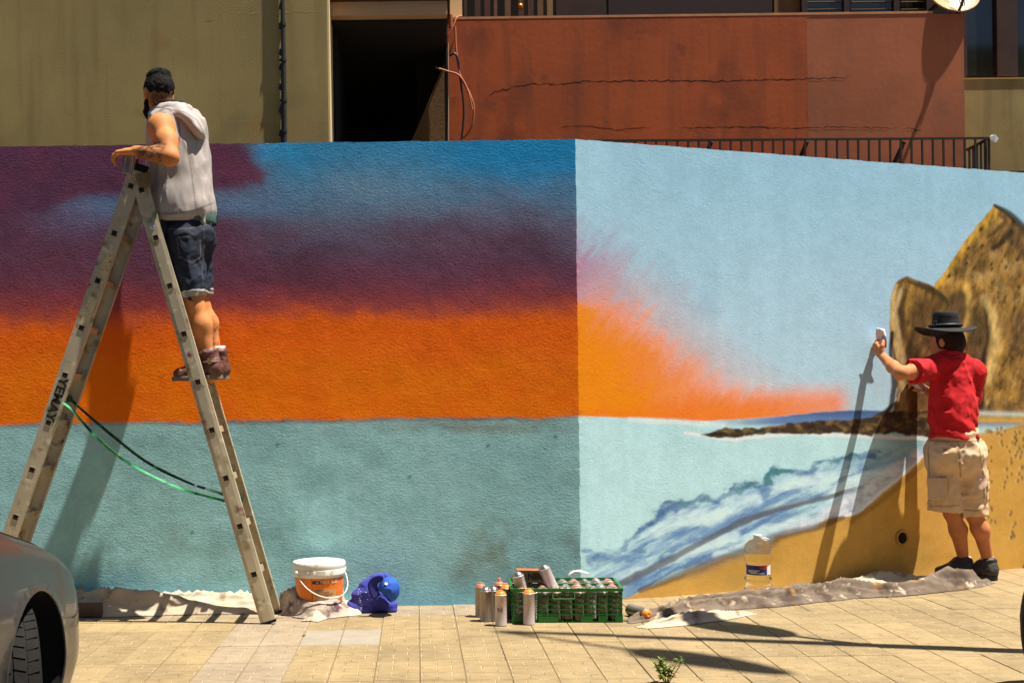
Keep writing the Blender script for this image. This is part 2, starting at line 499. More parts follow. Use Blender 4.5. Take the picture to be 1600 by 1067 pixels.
    C.lay(fm * np.clip(fbm(x/11, y/8, seed=91)*3 - 1.1, 0, 1) * .7, (226, 226, 228))
    C.lay(fm * np.clip(fbm(x/14, y/9, seed=92)*3 - 1.6, 0, 1) * .6, (132, 130, 142))
    # sand
    shore = [(998, 925), (1030, 910), (1075, 894), (1110, 882), (1130, 872), (1170, 862), (1205, 846), (1215, 838), (1240, 832), (1270, 824), (1290, 812), (1322, 808), (1345, 800), (1362, 782), (1390, 760), (1412, 742), (1432, 720), (1452, 706), (1480, 690), (1700, 640)]
    sh = sp(shore, 5)
    sand = poly_mask(x + 5*w2 + 2*w4, y + 5*w2 + 2*w4, sh + [(1700, 1000), (960, 1000), (975, 935)], 2.5)
    C.lay(sand, (196, 148, 68))
    C.lay(sand * np.clip(fbm(x/60, y/30, seed=95)*2.4 - 1.1, 0, 1) * .5, (176, 128, 52))
    C.lay(sand * sst(870, 920, y) * .25, (206, 164, 92))
    C.lay(stroke(x + 4*w2, y + 4*w2, sp([(1000, 922), (1075, 893), (1130, 872), (1205, 845), (1218, 838), (1270, 824), (1318, 809)]), [4, 7, 5, 8, 6, 5, 3], .8) * .7, (78, 62, 52))
    C.lay(stroke(x + 4*w2, y + 4*w2 - 5, sp([(1075, 893), (1130, 873), (1205, 847)]), 6, 1.0) * .5, (150, 122, 92))
    C.lay(stroke(x + 3*w2, y + 3*w2 + 1, sp([(1322, 806), (1345, 799), (1362, 781), (1390, 758), (1412, 741), (1440, 714)]), 2.2, .6) * .8, (232, 226, 222))
    C.lay(stroke(x + 3*w2, y + 3*w2 - 4, sp([(1330, 810), (1366, 786), (1416, 744), (1444, 718)]), 3.5, 1.0) * .4, (112, 84, 48))
    # rocks
    oc, oc2, dk, dk2, li = (152, 112, 54), (184, 138, 58), (84, 60, 32), (38, 28, 19), (192, 162, 102)
    big = poly_mask(x + 3*w4, y + 3*w4, [(1455, 452), (1478, 424), (1500, 388), (1530, 350), (1554, 321), (1580, 338), (1604, 362), (1650, 400), (1700, 460), (1700, 662), (1440, 655), (1440, 500)], 1.8)
    C.lay(big, oc)
    tex = fbm(x/34, y/50, seed=101); tex2 = fbm(x/12, y/18, seed=102)
    C.lay(big * np.clip(tex*3 - 1.3, 0, 1) * .75, oc2)
    C.lay(big * np.clip(fbm(x/24, y/46, seed=103)*3.2 - 1.6, 0, 1) * .75, dk)
    C.lay(big * np.clip(tex2*3.4 - 1.9, 0, 1) * .5, li)
    rk = fbm((x + y*.5)/9, (y - x*.5)/22, seed=105, oct=5)
    C.lay(big * np.clip(rk*5 - 2.9, 0, 1) * .65, dk); C.lay(big * np.clip(fbm(x/5, y/8, seed=106)*5 - 3.1, 0, 1) * .6, dk2); C.lay(big * np.clip(2.0 - rk*5, 0, 1) * .45, oc2)
    C.lay(big * stroke(x, y, sp([(1458, 450), (1480, 425), (1502, 390), (1532, 352), (1553, 326)]), 7, 1.0) * .8, (212, 160, 50))
    C.lay(stroke(x, y, sp([(1554, 321), (1578, 336), (1602, 360), (1640, 392)]), [2, 5, 7, 8], .7) * .9, dk2)
    C.lay(big * stroke(x + 5*w2, y + 5*w2, sp([(1562, 335), (1572, 345), (1562, 358), (1545, 368)]), 3.5) * .8, dk)
    C.lay(big * poly_mask(x + 8*w2, y + 8*w2, [(1575, 345), (1620, 370), (1640, 440), (1600, 410), (1570, 372), (1555, 384)], 7) * .75, (96, 70, 42))
    C.lay(big * stroke(x + 5*w2, y, sp([(1580, 362), (1565, 378), (1552, 388)]), 4) * .8, dk2)
    for (hx, hy, s) in ((1533, 358, 4), (1513, 388, 2.4), (1534, 384, 2), (1510, 412, 2.8), (1522, 419, 2.2), (1549, 413, 2.6), (1550, 420, 2), (1572, 418, 2.5), (1483, 431, 3.4), (1590, 405, 3)):
        C.lay(big * np.exp(-((x - hx - (y - hy)*-.4)**2/(s*s*.7) + (y - hy)**2/(s*s*2.2))), (34, 34, 22))
    C.lay(big * poly_mask(x + 5*w2, y + 5*w2, [(1478, 470), (1492, 456), (1512, 455), (1512, 500), (1498, 540), (1500, 600), (1470, 640), (1440, 640), (1440, 500)], 6) * .85, (84, 62, 38))
    C.lay(big * stroke(x + 3*w2, y, sp([(1510, 448), (1516, 480), (1508, 520), (1500, 545)]), [5, 5, 6, 4], .8) * .9, (194, 152, 74))
    C.lay(big * poly_mask(x + 4*w2, y + 6*w2, [(1530, 465), (1538, 500), (1546, 520), (1542, 560), (1532, 600), (1534, 640), (1505, 640), (1505, 560), (1514, 500)], 5) * .8, (80, 60, 36))
    C.lay(big * stroke(x + 3*w2, y, sp([(1536, 470), (1543, 500), (1547, 530), (1540, 555), (1533, 590), (1531, 640)]), [3, 4, 6, 5, 5, 6], .7) * .9, (40, 30, 20))
    C.lay(big * stroke(x + 4*w2, y, sp([(1537, 466), (1550, 490), (1556, 520), (1552, 560), (1545, 600)]), [6, 7, 8, 7, 4], .9) * .75, (206, 170, 100))
    C.lay(big * poly_mask(x + 8*w2, y + 8*w2, [(1560, 500), (1610, 470), (1640, 560), (1600, 560), (1575, 545)], 10) * .6, (86, 62, 40))
    C.lay(big * stroke(x + 6*w2, y + 6*w2, sp([(1545, 640), (1560, 628), (1580, 640), (1605, 625)]), 7) * .55, (110, 80, 46))
    small = poly_mask(x + 3*w4, y + 3*w4, [(1391, 490), (1392, 462), (1400, 442), (1416, 431), (1432, 438), (1452, 444), (1470, 456), (1484, 470), (1478, 520), (1470, 660), (1386, 660), (1396, 640), (1402, 610), (1396, 560), (1391, 530)], 1.8)
    C.lay(small, (124, 88, 42)); rk = fbm((x + y*.3)/8, (y - x*.3)/24, seed=115, oct=5)
    C.lay(small * np.clip(rk*5 - 2.8, 0, 1) * .6, dk2); C.lay(small * np.clip(2.1 - rk*5, 0, 1) * .5, oc2)
    C.lay(small * np.clip(fbm(x/16, y/34, seed=111)*3.2 - 1.5, 0, 1) * .8, dk)
    C.lay(small * np.clip(fbm(x/11, y/30, seed=112)*3.2 - 1.8, 0, 1) * .7, oc2)
    C.lay(small * stroke(x, y, sp([(1398, 446), (1394, 480), (1396, 520), (1404, 560)]), [4, 4, 4, 3]) * .8, (208, 172, 104))
    C.lay(small * stroke(x + 3*w2, y, sp([(1408, 456), (1401, 480), (1404, 530), (1412, 580), (1408, 640)]), [4, 3, 4, 5, 6]) * .75, (196, 166, 110))
    C.lay(small * stroke(x + 3*w2, y, sp([(1414, 455), (1408, 500), (1420, 540), (1422, 600)]), 4) * .6, dk2)
    C.lay(small * stroke(x + 4*w2, y, sp([(1420, 440), (1445, 449), (1468, 460), (1482, 474)]), [2, 4, 7, 8]) * .8, (52, 46, 26))
    C.lay(small * poly_mask(x + 6*w2, y + 6*w2, [(1430, 470), (1470, 470), (1470, 640), (1430, 640), (1420, 560)], 12) * .55, (84, 60, 34))
    C.lay(stroke(x + 3*w2, y, sp([(1394, 520), (1392, 560), (1397, 590), (1395, 620), (1388, 640), (1368, 650)]), [3, 2.5, 4, 4, 4, 1.5], .6) * .9, dk2)
    rockm = np.maximum(big, small)
    br_ = fbm((x + y*.25)/5, (y - x*.25)/17, seed=131, oct=4); br2 = fbm((x - y*.5)/16, (y + x*.5)/30, seed=132, oct=3)
    C.c *= (1 - rockm*.10 + rockm*(1.0*(br_ - .5) + 1.0*(br2 - .5)))[..., None].clip(.25, 1.5)
    # spit of dark rock
    spit = poly_mask(x + 4*w4, y + 6*w2 + 4*w4, [(1096, 680), (1120, 673), (1132, 667), (1160, 671), (1220, 664), (1270, 658), (1330, 656), (1380, 646), (1480, 640), (1480, 684), (1430, 682), (1400, 676), (1360, 681), (1310, 676), (1250, 679), (1200, 676), (1150, 684), (1112, 684)], 1.6)
    C.lay(stroke(x + 4*w2, y + 3*w2, [(1070, 676), (1100, 681), (1145, 687), (1200, 681), (1250, 676), (1290, 672), (1262, 677), (1310, 680), (1380, 682), (1450, 686)], 2.6, .7) * .85, (230, 226, 218))
    C.lay(spit, (66, 50, 36))
    C.lay(spit * np.clip(fbm(x/12, y/8, seed=121)*3.6 - 1.7, 0, 1) * .8, (138, 108, 62))
    C.lay(spit * np.clip(fbm(x/9, y/6, seed=122)*3.6 - 1.9, 0, 1) * .8, (34, 26, 18))
    # pale band and footprints on the sand at the far right
    C.lay(sst(1500, 1535, x) * np.exp(-((y - 646 - (x - 1540)*.03)/4.5)**2) * .8, (196, 200, 184))
    C.lay(sst(1500, 1535, x) * np.exp(-((y - 656 - (x - 1540)*.02)/5)**2) * .85, (206, 158, 62))
    C.lay(sst(1500, 1535, x) * np.exp(-((y - 666 - (x - 1540)*.01)/4)**2) * .4, (124, 100, 70))
    rr = random.Random(5)
    tracks = [((1540, 672), (1560, 678), (1572, 700), (1576, 730), (1574, 760)), ((1560, 668), (1590, 676), (1594, 700), (1590, 715)), ((1548, 700), (1546, 740), (1546, 790), (1550, 815)), ((1578, 800), (1584, 830), (1580, 838)), ((1598, 728), (1592, 750)), ((1582, 684), (1586, 692))]
    for tr in tracks:
        s_ = sp(list(tr), 4)
        for (hx, hy) in s_:
            hx += rr.uniform(-5, 5); hy += rr.uniform(-3, 3); s = rr.uniform(2.0, 3.6)
            C.lay(np.exp(-((x - hx)**2/(s*s*.6) + (y - hy)**2/(s*s*1.3))**1.5) * .75, (92, 74, 50))
            C.lay(np.exp(-((x - hx + 3)**2/(s*s*.5) + (y - hy - 1)**2/(s*s*1.2))**1.5) * .35, (220, 180, 106))
    C.c *= (1 + .12*(fbm(x/30, y/34, seed=151) - .5) + .10*(fbm(x/6, y/6, seed=152, oct=2) - .5) + .10*(fbm(x/12, y/220, seed=153) - .5))[..., None]
    return C.c

EXL = np.array((1.0, 1.0, 1.0)); EXR = np.array((1.0, 1.0, 1.0))
EXL = np.array((.72, .69, .61)); EXR = np.array((.88, .83, .77))

def mural_mat(name, bump, dist, s):
    m = bpy.data.materials.new(name); m.use_nodes = True
    nt = m.node_tree; N = nt.nodes; L = nt.links; P = N['Principled BSDF']
    a = N.new('ShaderNodeAttribute'); a.attribute_name = 'Col'
    tc = N.new('ShaderNodeTexCoord')
    n1 = N.new('ShaderNodeTexNoise'); n1.inputs['Scale'].default_value = 120; n1.inputs['Detail'].default_value = 3
    mr = N.new('ShaderNodeMapRange'); mr.inputs['To Min'].default_value = .82; mr.inputs['To Max'].default_value = 1.16
    L.new(tc.outputs['Object'], n1.inputs['Vector']); L.new(n1.outputs['Fac'], mr.inputs['Value'])
    mx = N.new('ShaderNodeVectorMath'); mx.operation = 'SCALE'
    L.new(a.outputs['Color'], mx.inputs[0]); L.new(mr.outputs[0], mx.inputs['Scale'])
    L.new(mx.outputs[0], P.inputs['Base Color'])
    P.inputs['Roughness'].default_value = .78; P.inputs['Specular IOR Level'].default_value = .12
    # trowelled roughcast: short worm-like ridges, distorted so they do not line up
    mp = N.new('ShaderNodeMapping'); mp.inputs['Rotation'].default_value = (0, R(28), 0); mp.inputs['Scale'].default_value = (.62, 1, 1.25)
    L.new(tc.outputs['Object'], mp.inputs['Vector'])
    v = N.new('ShaderNodeTexNoise'); v.inputs['Scale'].default_value = s; v.inputs['Detail'].default_value = 3.5; v.inputs['Roughness'].default_value = .55; v.inputs['Distortion'].default_value = 1.1
    L.new(mp.outputs[0], v.inputs['Vector'])
    big = N.new('ShaderNodeTexNoise'); big.inputs['Scale'].default_value = 5; big.inputs['Detail'].default_value = 2
    L.new(tc.outputs['Object'], big.inputs['Vector'])
    amp = N.new('ShaderNodeMapRange'); amp.inputs['From Min'].default_value = .3; amp.inputs['From Max'].default_value = .7; amp.inputs['To Min'].default_value = .55; amp.inputs['To Max'].default_value = 1.2
    L.new(big.outputs['Fac'], amp.inputs['Value'])
    mu = N.new('ShaderNodeMath'); mu.operation = 'MULTIPLY'
    L.new(v.outputs['Fac'], mu.inputs[0]); L.new(amp.outputs[0], mu.inputs[1])
    ad = N.new('ShaderNodeMath'); ad.operation = 'MULTIPLY_ADD'; ad.inputs[1].default_value = .9
    L.new(big.outputs['Fac'], ad.inputs[0]); L.new(mu.outputs[0], ad.inputs[2])
    bp = N.new('ShaderNodeBump'); bp.inputs['Strength'].default_value = bump; bp.inputs['Distance'].default_value = dist
    L.new(ad.outputs[0], bp.inputs['Height']); L.new(bp.outputs[0], P.inputs['Normal'])
    return m

def mural_face(p0, p1, step, painter, ex, m, parent, label):
    d = p1 - p0; Ln = d.length; d.normalize()
    nx = int(Ln / step); nz = int(WALL_H / step)
    s = np.linspace(0, Ln, nx + 1); z = np.linspace(-.06, WALL_H, nz + 1)
    S, Z = np.meshgrid(s, z)
    Z = Z.copy()
    Z[-1] += (fbm(s*14, s*0, seed=3) - .5) * .007
    X = p0.x + d.x * S; Y = p0.y + d.y * S
    chip = (fbm(Z*16, Z*0 + 3, seed=77) - .5) * .012          # the corner is not a ruled line: both faces share its wear
    atc = np.exp(-np.hypot(X - CX, Y - WALL_Y)/.012)
    X = X + chip*atc; Y = Y + np.abs(chip)*.6*atc
    px, py = project(X, Y, Z)
    col = painter(px, py) / ex
    # slightly worn plaster edges
    n = (nx + 1) * (nz + 1)
    V = np.stack([X, Y, Z], -1).reshape(-1, 3)
    i = np.arange(nx * nz); r_ = i // nx; c_ = i % nx
    a = r_ * (nx + 1) + c_
    F = np.stack([a, a + 1, a + nx + 2, a + nx + 1], -1)
    me = bpy.data.meshes.new('painted_face')
    me.vertices.add(n); me.vertices.foreach_set('co', V.ravel())
    me.loops.add(F.size); me.loops.foreach_set('vertex_index', F.ravel())
    me.polygons.add(len(F)); me.polygons.foreach_set('loop_start', np.arange(0, F.size, 4)); me.polygons.foreach_set('loop_total', np.full(len(F), 4))
    me.update(calc_edges=True)
    set_cols(me, np.clip(col.reshape(-1, 3), .002, .92))
    me.materials.append(m)
    o = bpy.data.objects.new('painted_face', me); link(o, parent)
    o['label'] = label
    return o

mural = tag(empty('mural_wall'), 'long rendered street wall painted with a sunset, beach and rocks mural', 'wall')
mural_face(Vector((L_X0, WALL_Y, 0)), Vector((CX, WALL_Y, 0)), .0105, paint_left, EXL, mural_mat('mural_left', .85, .0048, 78), mural, 'purple, orange and teal sunset bands in raking light')
mural_face(Vector((CX, WALL_Y, 0)), R_END, .0068, paint_right, EXR, mural_mat('mural_right', .42, .0032, 72), mural, 'pale sky, breaking waves, sand and ochre rocks')
d = (R_END - Vector((CX, WALL_Y, 0))).normalized(); nrm = Vector((-d.y, d.x, 0))
th = .22
inn = Vector((CX, WALL_Y, 0)) + Vector((-.04, th, 0))
core = MB().prism([(L_X0, WALL_Y + .004), (CX - .002, WALL_Y + .004), (R_END.x + nrm.x*.004, R_END.y + nrm.y*.004), (R_END.x + nrm.x*th, R_END.y + nrm.y*th), (inn.x, inn.y), (L_X0, WALL_Y + th)], -.1, WALL_H - .012)
core.build('wall_core', mat('plaster_core', (.5, .55, .58, 1), .9, bump=.4), mural)

# drain pipe through the wall under the painter
pc = at(1409, 840, 7.19)
yy = WALL_Y + (1.0) * .3723
for _ in range(6):
    pc = at(1409, 840, yy); yy = WALL_Y + (pc.x - CX) * .3723
Mp = Matrix.Translation(pc) @ Vector((d.y, -d.x, 0)).to_track_quat('Z', 'Y').to_matrix().to_4x4()
dp = MB().lathe([(.040, -.004), (.052, .002), (.054, .012), (.046, .016), (.040, .010), (.038, .0045)], 28, Mp).build('drain_pipe', mat('pipe_paint', rgb(196, 150, 72), .7, noise=.2, scale=30), None, 40)
tag(dp, 'ochre painted drain pipe end low in the mural wall', 'pipe')
MB().lathe([(.0, .0052), (.0378, .0048), (.0379, .0044)], 24, Mp).build('bore_shade_disc', mat('bore_shade', (.012, .01, .008, 1), .95), dp)  # black disc in place of the shaded inside of the pipe

# ------------------------------------------------------------------ pavement, kerb, road
def slab_mat(name, base, rough=.85):
    m = bpy.data.materials.new(name); m.use_nodes = True
    nt = m.node_tree; N = nt.nodes; L = nt.links; P = N['Principled BSDF']
    tc = N.new('ShaderNodeTexCoord'); oi = N.new('ShaderNodeObjectInfo'); geo = N.new('ShaderNodeNewGeometry')
    n1 = N.new('ShaderNodeTexNoise'); n1.inputs['Scale'].default_value = 7; n1.inputs['Detail'].default_value = 6; n1.inputs['Roughness'].default_value = .65
    L.new(geo.outputs['Position'], n1.inputs['Vector'])
    mr = N.new('ShaderNodeMapRange'); mr.inputs['From Min'].default_value = .3; mr.inputs['From Max'].default_value = .7; mr.inputs['To Min'].default_value = .84; mr.inputs['To Max'].default_value = 1.12
    L.new(n1.outputs['Fac'], mr.inputs['Value'])
    rr_ = N.new('ShaderNodeMapRange'); rr_.inputs['To Min'].default_value = .88; rr_.inputs['To Max'].default_value = 1.08
    L.new(oi.outputs['Random'], rr_.inputs['Value'])
    n9 = N.new('ShaderNodeTexNoise'); n9.inputs['Scale'].default_value = 1.7; n9.inputs['Detail'].default_value = 5; L.new(geo.outputs['Position'], n9.inputs['Vector'])
    r9 = N.new('ShaderNodeMapRange'); r9.inputs['From Min'].default_value = .35; r9.inputs['From Max'].default_value = .65; r9.inputs['To Min'].default_value = .82; r9.inputs['To Max'].default_value = 1.1; L.new(n9.outputs['Fac'], r9.inputs['Value'])
    m9 = N.new('ShaderNodeMath'); m9.operation = 'MULTIPLY'; L.new(r9.outputs[0], m9.inputs[0]); L.new(rr_.outputs[0], m9.inputs[1])
    mu = N.new('ShaderNodeMath'); mu.operation = 'MULTIPLY'; L.new(mr.outputs[0], mu.inputs[0]); L.new(m9.outputs[0], mu.inputs[1])
    # dark specks and drips
    n2 = N.new('ShaderNodeTexNoise'); n2.inputs['Scale'].default_value = 34; n2.inputs['Detail'].default_value = 3
    L.new(geo.outputs['Position'], n2.inputs['Vector'])
    r2 = N.new('ShaderNodeMapRange'); r2.inputs['From Min'].default_value = .70; r2.inputs['From Max'].default_value = .76
    L.new(n2.outputs['Fac'], r2.inputs['Value'])
    sc = N.new('ShaderNodeVectorMath'); sc.operation = 'SCALE'; sc.inputs[0].default_value = base[:3]; L.new(mu.outputs[0], sc.inputs['Scale'])
    m2 = N.new('ShaderNodeMix'); m2.data_type = 'RGBA'; m2.inputs['B'].default_value = (.16, .1, .05, 1)
    L.new(r2.outputs[0], m2.inputs['Factor']); L.new(sc.outputs[0], m2.inputs['A'])
    # dust lies pale in the moulded grooves
    def bricks(w, h, off, rot):
        mp = N.new('ShaderNodeMapping'); mp.inputs['Rotation'].default_value = (0, 0, rot); mp.inputs['Location'].default_value = (.01, .017, 0)
        L.new(tc.outputs['Object'], mp.inputs['Vector'])
        b = N.new('ShaderNodeTexBrick'); b.inputs['Scale'].default_value = 1; b.inputs['Brick Width'].default_value = w; b.inputs['Row Height'].default_value = h
        b.inputs['Mortar Size'].default_value = .0045; b.inputs['Mortar Smooth'].default_value = .4; b.offset = off
        L.new(mp.outputs[0], b.inputs['Vector'])
        return b
    b1 = bricks(.136, .068, .5, 0)
    n3 = N.new('ShaderNodeTexNoise'); n3.inputs['Scale'].default_value = 11; L.new(geo.outputs['Position'], n3.inputs['Vector'])
    r3 = N.new('ShaderNodeMapRange'); r3.inputs['From Min'].default_value = .42; r3.inputs['From Max'].default_value = .6; r3.inputs['To Max'].default_value = .95
    L.new(n3.outputs['Fac'], r3.inputs['Value'])
    mm = N.new('ShaderNodeMath'); mm.operation = 'MULTIPLY'; L.new(b1.outputs['Fac'], mm.inputs[0]); L.new(r3.outputs[0], mm.inputs[1])
    m3 = N.new('ShaderNodeMix'); m3.data_type = 'RGBA'; m3.inputs['B'].default_value = (min(base[0]*1.6, .8), min(base[1]*1.7, .8), min(base[2]*1.9, .8), 1)
    L.new(mm.outputs[0], m3.inputs['Factor']); L.new(m2.outputs['Result'], m3.inputs['A'])
    L.new(m3.outputs['Result'], P.inputs['Base Color'])
    P.inputs['Roughness'].default_value = rough; P.inputs['Specular IOR Level'].default_value = .25
    bp = N.new('ShaderNodeBump'); bp.inputs['Strength'].default_value = 1.0; bp.inputs['Distance'].default_value = .008; bp.invert = True
    L.new(b1.outputs['Fac'], bp.inputs['Height'])
    bp2 = N.new('ShaderNodeBump'); bp2.inputs['Strength'].default_value = .35; bp2.inputs['Distance'].default_value = .003
    n4 = N.new('ShaderNodeTexNoise'); n4.inputs['Scale'].default_value = 70; n4.inputs['Detail'].default_value = 4; L.new(geo.outputs['Position'], n4.inputs['Vector'])
    L.new(n4.outputs['Fac'], bp2.inputs['Height']); L.new(bp.outputs[0], bp2.inputs['Normal']); L.new(bp2.outputs[0], P.inputs['Normal'])
    return m

m_slab = slab_mat('slab_yellow', (.288, .209, .105))
m_slab_pink = slab_mat('slab_pink', (.288, .222, .145))
m_slab_white = mat('slab_white', (.275, .238, .18, 1), .85, noise=.12, scale=9, bump=.3, bscale=60)
m_sand_bed = mat('joint_sand', (.18, .13, .07, 1), .95, noise=.25, scale=40, bump=.6, bscale=120)
pave = MB().box((-14, 5.19, -.2), (16, 12, -.0055)).build('pavement', m_sand_bed)
tag(pave, kind='structure')
GX, GY, GS = -.612, 6.435, .41
def slab_mesh(name, m, w, l, groove=True):
    """moulded slab: two chamfered halves with a shallow groove between them"""
    b = MB()
    g = .0025; h0 = -.03
    halves = ((-w/2, -.0018), (.0018, w/2)) if groove else ((-w/2, w/2),)
    for (x0, x1) in halves:
        c = .0028
        lo = [(x0, -l/2), (x1, -l/2), (x1, l/2), (x0, l/2)]
        up = [(x0 + c*.7, -l/2 + c), (x1 - c*.7, -l/2 + c), (x1 - c*.7, l/2 - c), (x0 + c*.7, l/2 - c)]
        vs_ = [(p[0], p[1], h0) for p in lo] + [(p[0], p[1], -.003) for p in lo] + [(p[0], p[1], 0) for p in up]
        fs = [(8, 9, 10, 11)]
        for i in range(4):
            j = (i + 1) % 4
            fs += [(i, j, 4 + j, 4 + i), (4 + i, 4 + j, 8 + j, 8 + i)]
        b.add(vs_, fs)
    me = b.mesh(name); me.materials.append(m)
    return me
gap = .0022
SL = slab_mesh('slab', m_slab, GS - gap, .4 - gap)
SLP = slab_mesh('slab', m_slab_pink, GS - gap, .4 - gap)
SLW = slab_mesh('slab', m_slab_white, GS - gap, .4 - gap)
SLB = slab_mesh('slab', m_slab_pink, GS - gap, .36 - gap)
for i in range(-6, 13):
    for j in range(-4, 6):
        x0 = GX + i * GS; y0 = GY + j * .4
        xc, yc = x0 + GS/2, y0 + .2
        wl = WALL_Y if xc < CX else WALL_Y + (xc - CX) * .3723
        if y0 > wl - .02 or y0 + .4 < 5.1: continue
        px, py = project(xc, yc, 0)
        if px < -260 or px > 1760: continue
        me = SL
        if i == -1 and j <= 0: me = SLP
        if i == 0 and j == -1: me = SLW
        if j == 1 and xc < CX - .2: me = SLB; yc = y0 + .18
        o = bpy.data.objects.new('slab', me); link(o, pave)
        o.location = (xc + rnd.uniform(-.0011, .0011), yc + rnd.uniform(-.001, .001), rnd.uniform(-.0025, .0012))
        o.rotation_euler = (rnd.uniform(-.004, .004), rnd.uniform(-.004, .004), rnd.uniform(-.003, .003) + (math.pi if rnd.random() < .5 else 0))
kb = MB()
kerb = MB().bbox((-14, 5.03, -.3), (16, 5.185, -.004), .012).build('kerb', mat('kerb_stone', (.36, .34, .31, 1), .85, noise=.2, scale=8, bump=.4))
tag(kerb, kind='structure')
road = MB().box((-60, -40, -.4), (60, 5.03, -.125)).build('road', mat('asphalt', (.055, .053, .05, 1), .9, noise=.25, scale=3, bump=.6, bscale=220, coords='Object'))
tag(road, kind='structure')
ground = MB().box((-120, -120, -.6), (120, 120, -.42)).build('ground', mat('earth', (.2, .17, .12, 1), .95))
tag(ground, kind='structure')
# ------------------------------------------------------------------ buildings behind the wall
m_olive = mat('render_olive', rgb(155, 135, 83), .9, noise=.16, scale=1.6, bump=.5, bscale=150, bdist=.004, dirt=[(rgb(132, 115, 74), .12, 1.3, 3.0), (rgb(150, 122, 70), .1, 4.5, 9.0)], streak=(rgb(120, 102, 62), .7))
m_red = mat('render_red', rgb(172, 80, 34), .85, noise=.2, scale=1.8, bump=.3, bscale=26, bdist=.003, dirt=[(rgb(136, 62, 30), .16, 1.7, 1.0), (rgb(140, 66, 32), .05, 6.0, 5.0)], streak=(rgb(116, 62, 40), .7))
m_red2 = mat('render_faded_red', rgb(172, 96, 60), .85, noise=.16, scale=2.2, bump=.3, bscale=26, bdist=.003, dirt=(rgb(152, 90, 62), .1, 4.0, 2.0), streak=(rgb(136, 86, 62), .6))
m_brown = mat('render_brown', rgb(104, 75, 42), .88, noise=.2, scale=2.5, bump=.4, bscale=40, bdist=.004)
m_shade = mat('shade_black', (.012, .010, .008, 1), .95)  # near-black colour in place of deep shade
m_cream = mat('cream_post_lit_edge', rgb(214, 190, 140), .7, noise=.08, scale=5, bump=.2)
m_soffit = mat('soffit_plaster', rgb(190, 150, 112), .85, noise=.1, scale=4)
m_dkwood = mat('dark_brown_wood', rgb(62, 36, 24), .6, noise=.25, scale=8, bump=.2, bscale=30)
m_black_iron = mat('black_iron', (.018, .016, .015, 1), .55, noise=.2, scale=30, bump=.2)
m_crack = mat('crack_dark', rgb(48, 24, 14), .95)
m_glass = mat('dark_glass', (.02, .024, .02, 1), .05, noise=.3, scale=2.0, spec=.8)

YO, YR, YW = 8.3, 9.2, 10.2
def rect_at(b, x0, y0, x1, y1, Y, depth, over=0):
    """upright block whose front face fills the pixel box at distance Y"""
    xm, ym = (x0 + x1) / 2, (y0 + y1) / 2
    l = at(x0, ym, Y).x; r = at(x1, ym, Y).x; t = at(xm, y0, Y).z; lo = at(xm, y1, Y).z
    return b.box((l, Y, lo), (r, Y + depth, t))
def cracks(pts, Y, w, name, parent, m=m_crack, seed=1, proud=.0005):
    """thin ragged crack set into the render: a strip of jagged quads"""
    rr = random.Random(seed); b = MB(); P = []
    for i in range(len(pts) - 1):
        (xa, ya), (xb, yb) = pts[i], pts[i+1]
        n = max(2, int(math.hypot(xb - xa, yb - ya) / 5))
        for k in range(n):
            t = k / n
            P.append((xa + (xb - xa)*t + rr.uniform(-1.2, 1.2), ya + (yb - ya)*t + rr.uniform(-1.6, 1.6)))
    P.append(pts[-1])
    vs_, fs = [], []
    for i, (x, y) in enumerate(P):
        ww = w * rr.uniform(.25, 1.2) * min(1, (i + .3)/4, (len(P) - i)/6)
        c = at(x, y, Y - proud)
        vs_ += [(c.x, c.y, c.z + ww), (c.x, c.y, c.z - ww)]
        if i: fs.append((2*i - 2, 2*i - 1, 2*i + 1, 2*i))
    b.add(vs_, fs)
    return b.build(name, m, parent)

# olive house on the left
xo1 = at(512.5, 110, YO).x
ol = tag(empty('olive_house', (at(250, 110, YO).x, YO, 0)), 'olive rendered house front with a drainpipe, behind the purple end of the mural', 'building')
MB().box((-9, YO, -.4), (xo1, YO + 6, 7.5)).build('wall', m_olive, ol)
MB().box((xo1, YO + .006, -.4), (xo1 + .011, YO + .35, 7.45)).build('lit_return_edge', m_cream, ol)  # cream strip painted for the sunlit return face of the corner
cracks([(340, 5), (346, 30), (341, 62), (347, 100), (344, 132), (340, 160), (346, 190), (344, 212)], YO, .0022, 'crack', ol, mat('crack_olive', rgb(98, 82, 50), .95), 3)
cracks([(352, 22), (400, 21), (430, 20), (506, 19)], YO, .0028, 'crack', ol, mat('crack_pale', rgb(176, 150, 92), .95), 4)
cracks([(308, 34), (350, 33)], YO, .002, 'crack', ol, MATS['crack_olive'], 5)
cracks([(350, 188), (400, 190), (470, 190)], YO, .0016, 'crack', ol, MATS['crack_pale'], 6)
cracks([(70, 172), (76, 180)], YO, .006, 'chip', ol, MATS['crack_olive'], 7)
cracks([(102, 173), (112, 181)], YO, .007, 'chip', ol, MATS['crack_olive'], 8)
